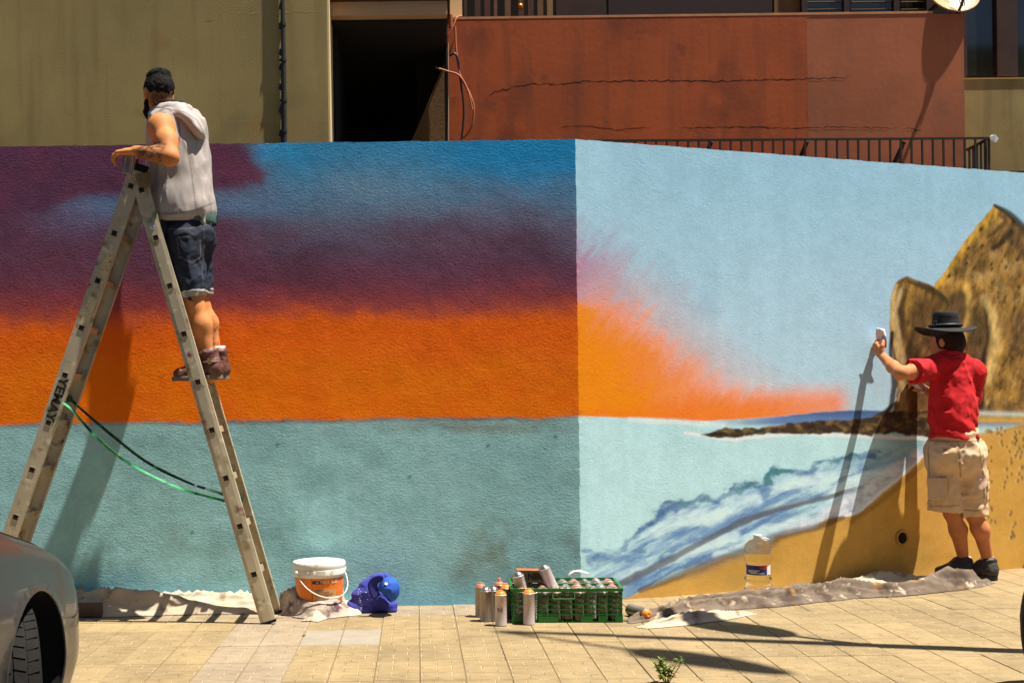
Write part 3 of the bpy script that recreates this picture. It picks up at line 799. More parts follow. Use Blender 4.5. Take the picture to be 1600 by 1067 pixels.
# drainpipe with a bundle of cables behind it
dpz = [at(440, -120, YO - .024), at(441.5, 0, YO - .024), at(443.5, 110, YO - .024), at(445, 230, YO - .024)]
pp = MB().tube(dpz, .0155, 12).build('drainpipe', m_black_iron, None)
tag(pp, 'thin black drainpipe clipped to the olive house front', 'pipe')
for y in (38, 94, 157, 205):
    c = at(442.6 + (y - 60)*.012, y, YO - .024)
    MB().tube([c + Vector((0, 0, .012)), c - Vector((0, 0, .012))], .021, 12).box((c.x - .03, c.y - .006, c.z - .006), (c.x + .006, YO - .002, c.z + .006)).build('clip', m_black_iron, pp)
rr = random.Random(3)
for k in range(3):
    pts = []
    for i in range(24):
        y = -120 + i * 15
        c = at(441 + rr.uniform(-2.2, 1) + k*.4, y, YO - .012 - .006*k + rr.uniform(-.005, .003)); pts.append(c)
    cb = MB().tube(pts, .0048, 6).build('cable', mat('cable_black%d' % k, (.02, .018, .016, 1), .6), pp)
for i in range(7):     # ragged tape ends that stick out of the bundle
    y = 20 + i * 32 + rr.uniform(-8, 8); c = at(440, y, YO - .022)
    MB().add([c, c + Vector((-.02, -.006, .012)), c + Vector((-.012, -.002, .055)), c + Vector((.0, -.006, .05))], [(0, 1, 2), (0, 2, 3), (0, 3, 1), (1, 3, 2)]).build('tape_end', m_black_iron, pp)

# red terrace house: dark passage on the left, red parapet, windows above
xr0 = at(648, 160, YR).x; xr1 = at(1507, 130, YR).x; ztop = at(1085, 26, YR).z
rh = tag(empty('red_terrace_house', (at(1000, 150, YR).x, YR, 0)), 'house with a cracked red parapet, dark passage and brown shutters above the mural', 'building')
xs = at(1262, 130, YR).x; xp = at(1458, 80, YR).x
xl = at(698, 160, YR).x
MB().box((xl, YR, -.4), (xs, YR + .16, ztop)).build('parapet', m_red, rh)
MB().box((xs, YR + .0015, -.4), (xp, YR + .16, ztop - .002)).build('parapet', m_red2, rh)
MB().box((xp, YR + .003, -.4), (xr1, YR + .3, ztop - .006)).build('parapet', m_red2, rh)
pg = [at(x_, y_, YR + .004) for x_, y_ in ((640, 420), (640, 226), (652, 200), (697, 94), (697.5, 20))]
MB().prism([(p.x, p.z) for p in pg] + [(xl, pg[-1].z), (xl, pg[0].z)], YR + .004, YR + .2, 'y').build('brown_wall_lit_part', m_brown, rh)  # left edge shaped along the shadow line, so only the lit part stands
MB().box((xo1 + .0115, YO + .36, -.4), (xo1 + .03, YO + 5.9, 7.4)).build('passage_shade_wall', m_shade, rh)  # near-black sheet over the olive flank, painted as passage shade
MB().box((xl, YR - .0015, ztop), (xp, YR + .19, ztop + .018)).build('coping', mat('coping_pale', rgb(196, 134, 92), .8, noise=.2, scale=9), rh)
cracks([(750, 160), (762, 152), (770, 145), (790, 140), (830, 131), (870, 133), (910, 128), (970, 127), (1060, 126), (1110, 128), (1160, 125), (1250, 124), (1330, 121)], YR, .0042, 'crack', rh, m_crack, 11)
cracks([(966, 119), (969, 110)], YR, .006, 'crack', rh, m_crack, 12)
cracks([(870, 200), (920, 196), (960, 203), (1020, 199)], YR, .004, 'crack', rh, mat('crack_redbrown', rgb(112, 54, 26), .95), 13)
cracks([(1060, 200), (1150, 199), (1230, 201), (1330, 199), (1408, 201)], YR, .003, 'crack', rh, m_crack, 14)
cracks([(1408, 203), (1425, 201), (1440, 206)], YR, .008, 'crack', rh, m_crack, 15)
# passage under the terrace slab: near-black walls carry its shade in their colour
xa = at(512.5, 110, YO).x
MB().box((xa - .3, YR + 3.2, -.4), (xr0 + .6, YR + 3.4, 7)).build('passage_shade_wall', m_shade, rh)
MB().box((xa - 1.1, YR + .3, -.4), (xa - .9, YR + 3.4, 7)).build('passage_shade_wall', m_shade, rh)
MB().box((xr0 + .02, YR + .21, -.4), (xr0 + .2, YR + 3.3, 7)).build('passage_shade_wall', m_shade, rh)
YF = YR - .75
zs = at(600, 24, YF).z; zt_ = at(600, 3, YF).z
xe = at(699, 50, YR - .05).x
MB().box((xa - .5, YF, zs), (xe - .02, YF + .1, zt_)).build('fascia', m_soffit, rh)
MB().box((xa - .5, YF + .1, zs - .02), (xe - .02, YR + 3.4, zt_)).build('terrace_slab', m_shade, rh)
MB().box((xa - .5, YF - .05, zt_), (xe, YR + 3.4, zs + 3)).build('upper_wall', m_dkwood, rh)
zb = at(690, 56, YR - .3).z
MB().box((at(683, 30, YR - .3).x, YR - .32, zb), (at(699, 30, YR - .3).x, YR - .01, zs + .6)).build('beam_end', m_dkwood, rh)
MB().box((at(703, 14, YR + .2).x, YR + .2, -.2), (at(722, 14, YR + .2).x, YR + .4, ztop + 3)).build('post', m_cream, rh)
MB().box((xe + .02, YW + .5, -.2), (xr1 + 6, YW + .7, 8)).build('back_wall', m_shade, rh)
# shutters: upright boards above the parapet, window frames further right
bx = 724
while bx < 868:
    w = 9 if (bx // 8) % 3 else 5
    b = MB(); rect_at(b, bx, -160, bx + w, 60, YW - .02, .05)
    b.build('shutter_board', mat('board%d' % bx, rgb(*(rnd.choice(((150, 112, 72), (118, 84, 56), (84, 52, 34))))), .7, noise=.2, scale=12), rh)
    bx += w + rnd.choice((6, 12, 17))
for (x0, x1, c) in ((868, 946, (60, 34, 24)), (950, 1206, (48, 28, 20)), (1209, 1253, (138, 98, 44))):
    b = MB(); rect_at(b, x0, -160, x1, 60, YW + .02, .06); b.build('door_panel', mat('panel%d' % x0, rgb(*c), .6, noise=.2, scale=7), rh)
for (x0, x1) in ((1256, 1318), (1328, 1396), (1406, 1446)):
    b = MB(); rect_at(b, x0, -160, x1, 60, YW, .03); f = b.build('window_pane', m_glass, rh)
    for (yy_, hh) in ((2, 1.5), (14, 1.2)):
        b = MB(); rect_at(b, x0 + 2, yy_, x1 - 2, yy_ + hh, YW - .012, .008); b.build('blind_slat', mat('slat_%d_%d' % (x0, yy_), rgb(150, 122, 60), .6), f)
for x0 in (1252, 1318, 1396, 1447, 1497):
    b = MB(); rect_at(b, x0, -160, x0 + 9, 60, YW - .03, .05); b.build('window_frame', m_dkwood, rh)
c = at(813, 11, YW - .06)
MB().lathe([(.0, -.03), (.02, -.02), (.024, 0), (.02, .02), (0, .03)], 14, Matrix.Translation(c)).tube([c + Vector((0, 0, .03)), c + Vector((0, 0, .5))], .004, 6).build('blind_cord', mat('brass_knob', rgb(190, 120, 30), .4, metal=.6), rh)

# olive annex on the right with dark glazing
an = tag(empty('olive_annex', (at(1560, 190, YR + .35).x, YR + .35, 0)), 'low olive rendered wall with dark glazing above, at the far right', 'building')
YA = YR + .34
b = MB(); rect_at(b, 1490, 121, 1900, 266, YA, .2); b.build('wall', m_olive, an)
b = MB(); rect_at(b, 1490, 120.0, 1900, 122.2, YA - .008, .215); b.build('sill', mat('sill_pale', rgb(176, 140, 80), .8), an)
b = MB(); rect_at(b, 1490, 266, 1900, 420, YA + .12, .2); b.build('dark_gap', m_shade, an)  # near-black block, painted shade for the gap under the wall
for (x0, x1) in ((1508, 1558), (1588, 1660)):
    b = MB(); rect_at(b, x0, -160, x1, 119, YA + .1, .03); b.build('window_pane', m_glass, an)
for (x0, x1) in ((1500, 1510), (1557, 1589)):
    b = MB(); rect_at(b, x0, -160, x1, 119.5, YA + .06, .05); b.build('window_frame', m_dkwood, an)
cracks([(1592, 223), (1596, 228)], YA, .008, 'chip', an, m_crack, 17)
# pot plants behind the glass show as dim leaves on the sill
def leafy(name, c, w, dpt, h, n, leaf, m, parent=None, seed=1, stems=5, droop=.3):
    rr = random.Random(seed); st = MB(); lv = MB()
    tips = []
    for k in range(stems):
        a = rr.uniform(0, 6.28); rad = rr.random() ** .5
        top = Vector((math.cos(a) * w * rad, math.sin(a) * dpt * rad, h * rr.uniform(.6, 1)))
        mid = top * .5 + Vector((rr.uniform(-.1, .1) * w, rr.uniform(-.1, .1) * dpt, h * .08))
        pts = [Vector(c), Vector(c) + mid, Vector(c) + top]
        st.tube(pts, [leaf*.09, leaf*.07, leaf*.04], 5); tips.append(pts)
    for i in range(n):
        pts = rr.choice(tips); t = rr.uniform(.25, 1.0)
        p = pts[0].lerp(pts[1], t*2) if t < .5 else pts[1].lerp(pts[2], t*2 - 1)
        a = rr.uniform(0, 6.28); el = rr.uniform(-.2, 1.0)
        d_ = Vector((math.cos(a)*math.cos(el), math.sin(a)*math.cos(el), math.sin(el)))
        s_ = d_.cross(Vector((0, 0, 1))).normalized(); L_ = leaf * rr.uniform(.6, 1.2); w_ = L_ * .2
        n_ = s_.cross(d_)
        lv.add([p, p + d_*L_*.45 + s_*w_ + n_*L_*.06, p + d_*L_ - Vector((0, 0, L_*droop*.4)), p + d_*L_*.45 - s_*w_ + n_*L_*.06], [(0, 1, 2), (0, 2, 3)])
    root = st.build(name, mat(name + '_stem%d' % seed, rgb(112, 104, 50), .8), parent)
    lv.build('leaves', m, root)
    return root

# ------------------------------------------------------------------ railing on top of the bank behind the wall
YG = 8.86
m_rail = mat('railing_iron', (.022, .017, .014, 1), .6, noise=.3, scale=40, dirt=(rgb(88, 46, 24), .06, 22, 4.0))
rl = tag(empty('iron_railing', (at(1400, 250, YG).x, YG, 0)), 'black iron railing with thin bars running behind the pale end of the mural wall', 'railing')
pa, pb_ = at(930, 220.5, YG), at(1546, 216.2, YG)
MB().bar(pa, pb_, .014, .016).build('top_rail', m_rail, rl)
bar_me = None
x = 942.0
while x < 1546:
    t = at(x, 217, YG); bt = at(x + 1.5, 420, YG)
    zt = pa.z + (pb_.z - pa.z) * (t.x - pa.x) / (pb_.x - pa.x)
    if bar_me is None:
        bb = MB().box((-.0065, -.0065, -.95), (.0065, .0065, 0)); bar_me = bb.mesh('bar'); bar_me.materials.append(m_rail)
    o = bpy.data.objects.new('bar', bar_me); link(o, rl); o.matrix_parent_inverse = world_to(rl)
    o.location = (t.x, YG, zt - .008); o.rotation_euler = (rnd.uniform(-.004, .004), rnd.uniform(-.006, .006), 0)
    x += 16.62
MB().bar(pb_, pb_ + Vector((.03, .44, .004)), .016, .016).build('return_rail', m_rail, rl)
for k in range(6):
    p = pb_ + Vector((.03, .44, 0)) * ((k + .15)/6)
    MB().box((p.x - .0065, p.y - .0065, p.z - .95), (p.x + .0065, p.y + .0065, p.z - .006)).build('bar', m_rail, rl)
for px_ in (1112, 1262, 1414):
    t = at(px_, 219, YG); q = Vector((t.x - .18, YG + .32, t.z - .55))
    MB().bar((t.x, t.y + .01, t.z - .01), q, .03, .012).build('slant_bar', m_rail, rl)  # slanted bar running back and down from the top rail
scrap = MB()
c = at(1546, 214, YG - .02)
scrap.add([c, c + Vector((.035, -.02, .012)), c + Vector((.075, .01, -.012)), c + Vector((.045, .0, -.045)), c + Vector((.012, .015, -.02)), c + Vector((.03, .03, .018))], [(0, 1, 3), (1, 2, 3), (0, 3, 4), (5, 2, 1), (5, 1, 0), (5, 4, 3), (5, 3, 2), (0, 4, 5)])
tag(scrap.build('plastic_scrap', mat('white_film', (.75, .73, .68, 1), .35, noise=.1)), 'torn scrap of white plastic snagged on the corner of the iron railing', 'plastic')

# ------------------------------------------------------------------ satellite dish
sd = tag(empty('satellite_dish', at(1488, 0, YR - .16)), 'rust-stained cream satellite dish above the right end of the red parapet', 'satellite dish')
dc = at(1490, -15, YR + .04)
axis = Vector((.06, -1.0, .44)).normalized()
Md = Matrix.Translation(dc) @ axis.to_track_quat('Z', 'Y').to_matrix().to_4x4()
m_dish = mat('dish_enamel', rgb(184, 152, 100), .5, noise=.12, scale=8, dirt=[(rgb(168, 84, 22), .22, 9, 2.0), (rgb(120, 62, 20), .1, 16, 6.0)])
r_d = .205
prof = [(r_d * t, .16 * (t*t - 1) * r_d * 1.4) for t in np.linspace(0, 1, 12)]
prof += [(r_d * 1.03, .004), (r_d * 1.035, -.008), (r_d * .98, -.012)] + [(r_d * t, .16 * (t*t - 1) * r_d * 1.4 - .006) for t in np.linspace(.95, 0, 8)]
MB().lathe([(float(a), float(b)) for a, b in prof], 40, Md).build('reflector', m_dish, sd, 50)
fa = Md @ Vector((0, -r_d * .93, 0)); fb = Md @ Vector((0, -.03, .26))
MB().tube([Md @ Vector((0, -r_d*1.0, -.02)), Md @ Vector((.0, -r_d * .9, .05)), fb], .011, 8).build('feed_arm', m_black_iron, sd)
MB().tube([fb, fb + axis * -.09], [.022, .03], 12).build('receiver', mat('lnb_grey', rgb(150, 140, 120), .5), sd)
cab = MB()
for k in range(3):
    cab.tube([Md @ Vector((-.02 + k*.014, -.06, .04)), Md @ Vector((-.012 + k*.016, -r_d*.62, .05 + .01*k)), Md @ Vector((.0 + k*.01, -r_d*.97, .035 + .006*k)), Md @ Vector((.018 + k*.006, -r_d*.9, .03)), Md @ Vector((.02 + k*.006, -r_d*.55, .03))], .0035, 6)
cab.build('cable', mat('cable_white', rgb(206, 190, 160), .5), sd)
mp_ = at(1476, -30, YR)
MB().tube([dc - axis*.03, dc + Vector((-.02, .09, -.02)), Vector((dc.x - .03, YW - .1, dc.z - .06))], .018, 8).build('bracket', m_black_iron, sd)

# ------------------------------------------------------------------ cables by the passage
def wire(pts, r, name, m, label=None, cat='cable', parent=None):
    P = [Vector(q) for q in spline([tuple(at(*p)) for p in pts], 7)]
    o = MB().tube(P, r, 7).build(name, m, parent)
    if label: tag(o, label, cat)
    return o
m_wire = mat('orange_cable', rgb(178, 104, 66), .55, noise=.15, scale=20)
m_conduit = mat('grey_conduit', (.03, .027, .025, 1), .4)
cd = wire([(697, 62, YR - .05), (697.5, 110, YR - .05), (697.8, 160, YR - .05), (698, 232, YR - .05)], .0125, 'conduit', m_conduit, 'dark vertical conduit at the left end of the red parapet', 'conduit')
wire([(700.5, 62, YR - .066), (700.5, 140, YR - .066), (701, 232, YR - .066)], .0028, 'bright_wire', mat('wire_pale', rgb(206, 176, 150), .4), None, None, cd)
wire([(722, 26, YR - .02), (714, 28, YR - .06), (708, 42, YR - .08), (702, 55, YR - .08), (696, 61, YR - .07), (688, 60, YR - .05)], .006, 'looped_cable', m_wire, 'pale cable looping over the parapet corner beside the cream post')
wire([(711, 42, YR - .06), (713, 80, YR - .06), (719, 118, YR - .07), (733, 145, YR - .08), (740, 168, YR - .08), (738, 194, YR - .07), (730, 210, YR - .06), (718, 220, YR - .05)], .0085, 'hanging_cable', m_wire, 'thin orange cable hanging in a long bow in front of the red parapet')
wire([(681, 106, YR - .06), (700, 112, YR - .07), (718, 119, YR - .08), (731, 142, YR - .085), (738, 172, YR - .085)], .0075, 'loose_cable', m_wire, 'loose orange cable end crossing the dark conduit')
wire([(703, 88, YR - .05), (710, 84, YR - .07), (716, 96, YR - .07), (720, 130, YR - .06), (724, 160, YR - .05), (724, 190, YR - .04), (719, 236, YR - .03)], .009, 'dark_hose', m_conduit, 'dark hose bent over beside the conduit on the red parapet')
cc = at(704, 24, YR - .03)
MB().tube([cc, cc + Vector((0, 0, -.1))], .017, 10).build('cable_gland', mat('gland', rgb(150, 84, 44), .5), cd)

# ------------------------------------------------------------------ street lamp: stands right of the picture, its shadow crosses the pavement
lp = Vector((3.55, 5.52, 0))
sl = tag(empty('street_lamp', lp), 'steel street lamp at the kerb whose two lanterns throw shadows across the pavement', 'street lamp')
m_lamp = mat('lamp_steel', (.32, .33, .33, 1), .45, metal=.6, noise=.1)
MB().tube([lp + Vector((0, 0, h)) for h in (-.03, 1.0, 1.02, 5, 8.9)], [.075, .075, .06, .05, .036], 14).build('post', m_lamp, sl, 40)
def lantern(hp, tip, hh):
    tip = Vector(tip)
    a = Vector((lp.x, lp.y, hp)); dirn = (tip - a); dirn.z = 0; dirn.normalize()
    neck = tip - dirn * .42; neck.z = hh
    MB().tube([Vector(q) for q in spline([tuple(a), tuple(a.lerp(neck, .5) + Vector((0, 0, .06))), tuple(neck)], 6)], .022, 8).build('arm', m_lamp, sl)
    M = Matrix.Translation(Vector((tip.x, tip.y, hh))) @ Matrix.Rotation(math.atan2(dirn.y, dirn.x), 4, 'Z')
    bm = bmesh.new(); bmesh.ops.create_uvsphere(bm, u_segments=24, v_segments=12, radius=1)
    for v in bm.verts:
        tpr = 1 - .25 * v.co.x
        v.co = Vector((v.co.x * .43, v.co.y * .145 * tpr, v.co.z * (.07 if v.co.z > 0 else .045)))
    MB().addbm(bm, M, True).build('lantern', m_lamp, sl)
k_a, k_b = .35, .092
def unshadow(px, py, h):
    g = on_ground(px, py); return (g.x + k_a*h, g.y - k_b*h, h)
lantern(8.86, unshadow(1105, 1032, 8.7), 8.7)
lantern(3.72, unshadow(1130, 977, 3.95), 3.95)

# ------------------------------------------------------------------ the other side of the street, behind the camera
m_opp = [mat('opposite_render%d' % i, c, .9, noise=.1, scale=1.5) for i, c in enumerate(((.20, .16, .11, 1), (.15, .12, .10, 1), (.22, .19, .15, 1)))]
for i, (x0, x1, h) in enumerate(((-15, -4.5, 9.5), (-4.45, 5.0, 11), (5.05, 16, 9))):
    oh = tag(empty('town_house', ((x0 + x1)/2, -7.5, -.12)), ('tan', 'brown', 'pale')[i] + ' rendered town house facing the mural from across the street', 'building', 'houses across the street')
    MB().box((x0, -13, -.12), (x1, -7.5, h)).build('wall', m_opp[i], oh)
    MB().box((x0 - .02, -7.5, h - .3), (x1 + .02, -7.2, h + .05)).build('cornice', m_opp[(i + 1) % 3], oh)
    for fl_ in range(3):
        for k in range(4):
            xw = x0 + (k + .5)*(x1 - x0)/4
            if fl_ == 0 and k == 1:
                MB().box((xw - .5, -7.5, -.1), (xw + .5, -7.46, 2.1)).build('door', m_dkwood, oh); continue
            MB().box((xw - .5, -7.5, .8 + fl_*3), (xw + .5, -7.47, 2.2 + fl_*3)).build('window', m_glass, oh)
# ------------------------------------------------------------------ double ladder
YN, YFAR = 6.64, 6.95
m_alu = mat('ladder_aluminium', rgb(190, 178, 150), .5, metal=.3, noise=.16, scale=5, bump=.15, bscale=40,
            dirt=[(rgb(140, 122, 88), .1, 9, 1.0), (rgb(226, 212, 180), .12, 14, 3.0), (rgb(104, 130, 96), .02, 10, 7.0), (rgb(126, 76, 66), .0, 13, 11.0)])
m_alu_in = mat('ladder_rung', rgb(176, 158, 128), .45, metal=.3, noise=.15, scale=14)
m_tube_shade = mat('tube_shade', (.01, .009, .008, 1), .9)
m_rubber = mat('black_rubber', (.014, .013, .012, 1), .85, noise=.2, scale=40, spec=.15)
lad = tag(empty('double_ladder', on_ground(200, 960)), 'paint-splashed aluminium double ladder standing in front of the mural', 'ladder')

def rail(top, foot, name='rail', out=-1, w=.086, t=.026):
    """one side rail: an open channel seen from outside, from foot to top in the plane Y = const"""
    d_ = (top - foot); L_ = d_.length; d_.normalize()
    side = Vector((d_.z, 0, -d_.x))                 # across the rail, in the ladder's own plane
    b = MB(); yv = Vector((0, 1, 0))
    c = foot
    # web
    prof = [(-w/2, 0), (-w/2, t), (-w/2 + .005, t), (-w/2 + .005, .006), (w/2 - .005, .006), (w/2 - .005, t), (w/2, t), (w/2, 0), (w/2 - .02, -.003), (-w/2 + .02, -.003)]
    if out > 0: prof = [(a, -q) for a, q in prof]
    n = len(prof)
    lo = [foot + side*a + yv*q for a, q in prof]; hi = [top + side*a + yv*q for a, q in prof]
    fs = [(i, (i+1) % n, n + (i+1) % n, n + i) for i in range(n)]
    fs += [tuple(range(n))[::-1], tuple(range(n, 2*n))]
    b.add(lo + hi, fs)
    return b.build(name, m_alu, lad)

def leg_pair(hole_a, hole_b, n_holes, foot_ext, top_ext):
    """two rails, their rungs and feet; hole_a / hole_b = pixel of the first and last rung end on the near rail"""
    a = at(*hole_a, YN); b_ = at(*hole_b, YN)
    step = (b_ - a) / (n_holes - 1); u = step.normalized()
    foot = b_ + u * foot_ext; 
    foot = b_ + u * ((b_.z - .012) / -u.z)
    top = a - u * top_ext
    off = Vector((0, YFAR - YN, 0))
    r1 = rail(top, foot, 'rail', -1); r2 = rail(top + off, foot + off, 'rail', 1)
    side = Vector((u.z, 0, -u.x))
    M0 = Matrix((side, Vector((0, 1, 0)), -u)).transposed().to_4x4()
    k = 0
    q = a.copy()
    while q.z > .14:
        M = Matrix.Translation(q) @ M0
        rg = MB()
        for (x0, x1, z0, z1) in ((-.018, .018, .0145, .018), (-.018, .018, -.018, -.0145), (-.018, -.0145, -.0145, .0145), (.0145, .018, -.0145, .0145)):
            rg.box((x0, -.006, z0), (x1, YFAR - YN + .004, z1), M)
        o = rg.build('rung', m_alu_in, lad)
        MB().box((-.0146, -.0048, -.0146), (.0146, -.0036, .0146), M).build('rung_shade_plate', m_tube_shade, o)  # black plate painted as the shade inside the open tube
        q = q + step; k += 1
    for f in (foot, foot + off):
        M = Matrix.Translation(f) @ M0
        MB().bbox((-.045, -.005 if f is foot else -.028, -.012), (.045, .028 if f is foot else .005, .004), .002, M).build('foot', m_rubber, lad)
    return a, u, top, foot, off
LA = leg_pair((204.6, 291), (24.6, 808), 8, 0, .13)
RA = leg_pair((221.6, 297), (397, 897), 9, 0, .05)
# hinge plates and top caps
for yy_, dy in ((YN - .006, 0), (YFAR + .004, 0)):
    c = at(224, 283, YN); c.y = yy_
    MB().prism([(c.x - .045, c.z + .035), (c.x + .045, c.z + .05), (c.x + .05, c.z - .02), (c.x + .015, c.z - .05), (c.x - .03, c.z - .02)], yy_ - .004, yy_, 'y').build('hinge_plate', mat('hinge_brass%d' % int(yy_*100), rgb(138, 120, 80), .5, metal=.5, noise=.3, scale=30), lad)
    cc = at(217, 262, YN); cc.y = yy_ + (.012 if yy_ < 6.8 else -.012)
    MB().bbox((-.05, -.016, -.02), (.05, .016, .02), .005, Matrix.Translation(cc) @ Matrix.Rotation(.3, 4, 'Y')).build('end_cap', m_rubber, lad)
bo = at(238, 355, YN - .004)
MB().lathe([(0, -.004), (.012, -.003), (.014, 0), (.012, .003), (0, .004)], 14, Matrix.Translation(bo) @ Matrix.Rotation(R(90), 4, 'X')).build('bolt', mat('zinc_bolt', (.6, .62, .66, 1), .3, metal=.9), lad)
# name brushed on the left rail
def text_mesh(s, size, name, m, M, parent=None, depth=.0006, align='CENTER', bold=0.0, xs=1.0):
    cu = bpy.data.curves.new(name, 'FONT'); cu.body = s; cu.size = size; cu.extrude = depth; cu.align_x = align; cu.align_y = 'CENTER'; cu.offset = bold; cu.resolution_u = 2
    to = bpy.data.objects.new(name, cu); COL.objects.link(to)
    bpy.context.view_layer.update()
    dg = bpy.context.evaluated_depsgraph_get()
    me = bpy.data.meshes.new_from_object(to.evaluated_get(dg))
    bpy.data.objects.remove(to)
    me.transform(M @ Matrix.Diagonal((xs, 1, 1, 1))); me.materials.clear(); me.materials.append(m)
    o = bpy.data.objects.new(name, me); link(o, parent)
    if parent is not None: o.matrix_parent_inverse = world_to(parent)
    return o
m_ink = mat('black_marker', (.012, .012, .012, 1), .6)
m_whiteink = mat('white_print', (.78, .76, .72, 1), .6)
def facing(p, ang=0.0):      # text plane that faces the camera side (-Y), turned by ang in that plane
    return Matrix.Translation(p) @ Matrix.Rotation(R(90), 4, 'X') @ Matrix.Rotation(ang, 4, 'Z')
ul = LA[1]
ang = math.atan2(ul.z, ul.x)
text_mesh('YEMAY', .072, 'lettering', m_ink, facing(at(88, 624, YN - .0045), ang), lad, .0004, bold=.0022, xs=1.12)
for (px_, py_, n_) in ((168, 400, 7), (146, 465, 4)):
    text_mesh('FAR DEL' if n_ == 7 else 'SUR', .032, 'sticker_print', m_ink, facing(at(px_, py_, YN - .0045), ang), lad, .0003, xs=1.0) if False else None
st = MB(); c0 = at(172, 398, YN - .0036); c1 = at(155, 445, YN - .0036)
sd_ = Vector((ul.z, 0, -ul.x)) * .024
st.add([c0 + sd_, c0 - sd_, c1 - sd_, c1 + sd_], [(0, 1, 2, 3)]); st.build('sticker', mat('sticker_paper', rgb(196, 178, 132), .7, noise=.2, scale=60, dirt=(rgb(40, 34, 26), .2, 90, 2.0)), lad)
c0 = at(146, 466, YN - .0036); c1 = at(131, 508, YN - .0036); st = MB()
st.add([c0 + sd_, c0 - sd_, c1 - sd_, c1 + sd_], [(0, 1, 2, 3)]); st.build('sticker', mat('sticker_cream', rgb(206, 190, 146), .7, noise=.2, scale=60, dirt=(rgb(60, 50, 36), .14, 80, 6.0)), lad)
# safety strap between the legs: two hanging bands
m_strap = mat('strap_green', rgb(20, 66, 44), .7, noise=.3, scale=30, dirt=[(rgb(70, 170, 60), .12, 14, 2.0), (rgb(8, 24, 18), .2, 20, 5.0)])
m_strap2 = mat('strap_bright', rgb(50, 150, 96), .7, noise=.3, scale=26, dirt=[(rgb(150, 190, 40), .1, 18, 2.0), (rgb(16, 70, 44), .25, 12, 5.0)])
def band(pts, w, m, name):
    P = [Vector(q) for q in spline([tuple(at(*p)) for p in pts], 8)]
    b = MB(); vs_, fs = [], []
    for i, p in enumerate(P):
        tw = .35 + .6*math.sin(i*.23)
        d_ = (P[min(i+1, len(P)-1)] - P[max(i-1, 0)]).normalized(); s_ = d_.cross(Vector((0, 1, 0))).normalized()
        o_ = s_ * math.cos(tw) * w + Vector((0, 1, 0)) * math.sin(tw) * w
        nn = d_.cross(o_).normalized() * .0012
        vs_ += [p + o_ + nn, p - o_ + nn, p - o_ - nn, p + o_ - nn]
        if i:
            k = 4*i
            for a in range(4): fs.append((k - 4 + a, k - 4 + (a+1) % 4, k + (a+1) % 4, k + a))
    fs += [(0, 1, 2, 3), tuple(len(vs_) - 4 + a for a in (3, 2, 1, 0))]
    b.add(vs_, fs); return b.build(name, m, lad)
band([(107, 620, YFAR - .02), (128, 640, YFAR - .02), (175, 680, YFAR - .02), (230, 722, YFAR - .02), (290, 752, YFAR - .02), (330, 766, YFAR - .02), (368, 778, YFAR - .01)], .0085, m_strap, 'strap')
band([(97, 629, YN - .012), (112, 640, YN - .01), (150, 682, YN), (190, 716, YN + .02), (235, 742, YN + .02), (285, 764, YN + .01), (320, 774, YN), (358, 784, YN + .03)], .0075, m_strap2, 'strap')
for (px_, py_, Y_) in ((108, 623, YFAR - .03), (375, 780, YFAR - .035)):
    c = at(px_, py_, Y_); MB().bbox((c.x - .016, c.y - .01, c.z - .018), (c.x + .016, c.y + .012, c.z + .018), .004).build('buckle', m_strap, lad)

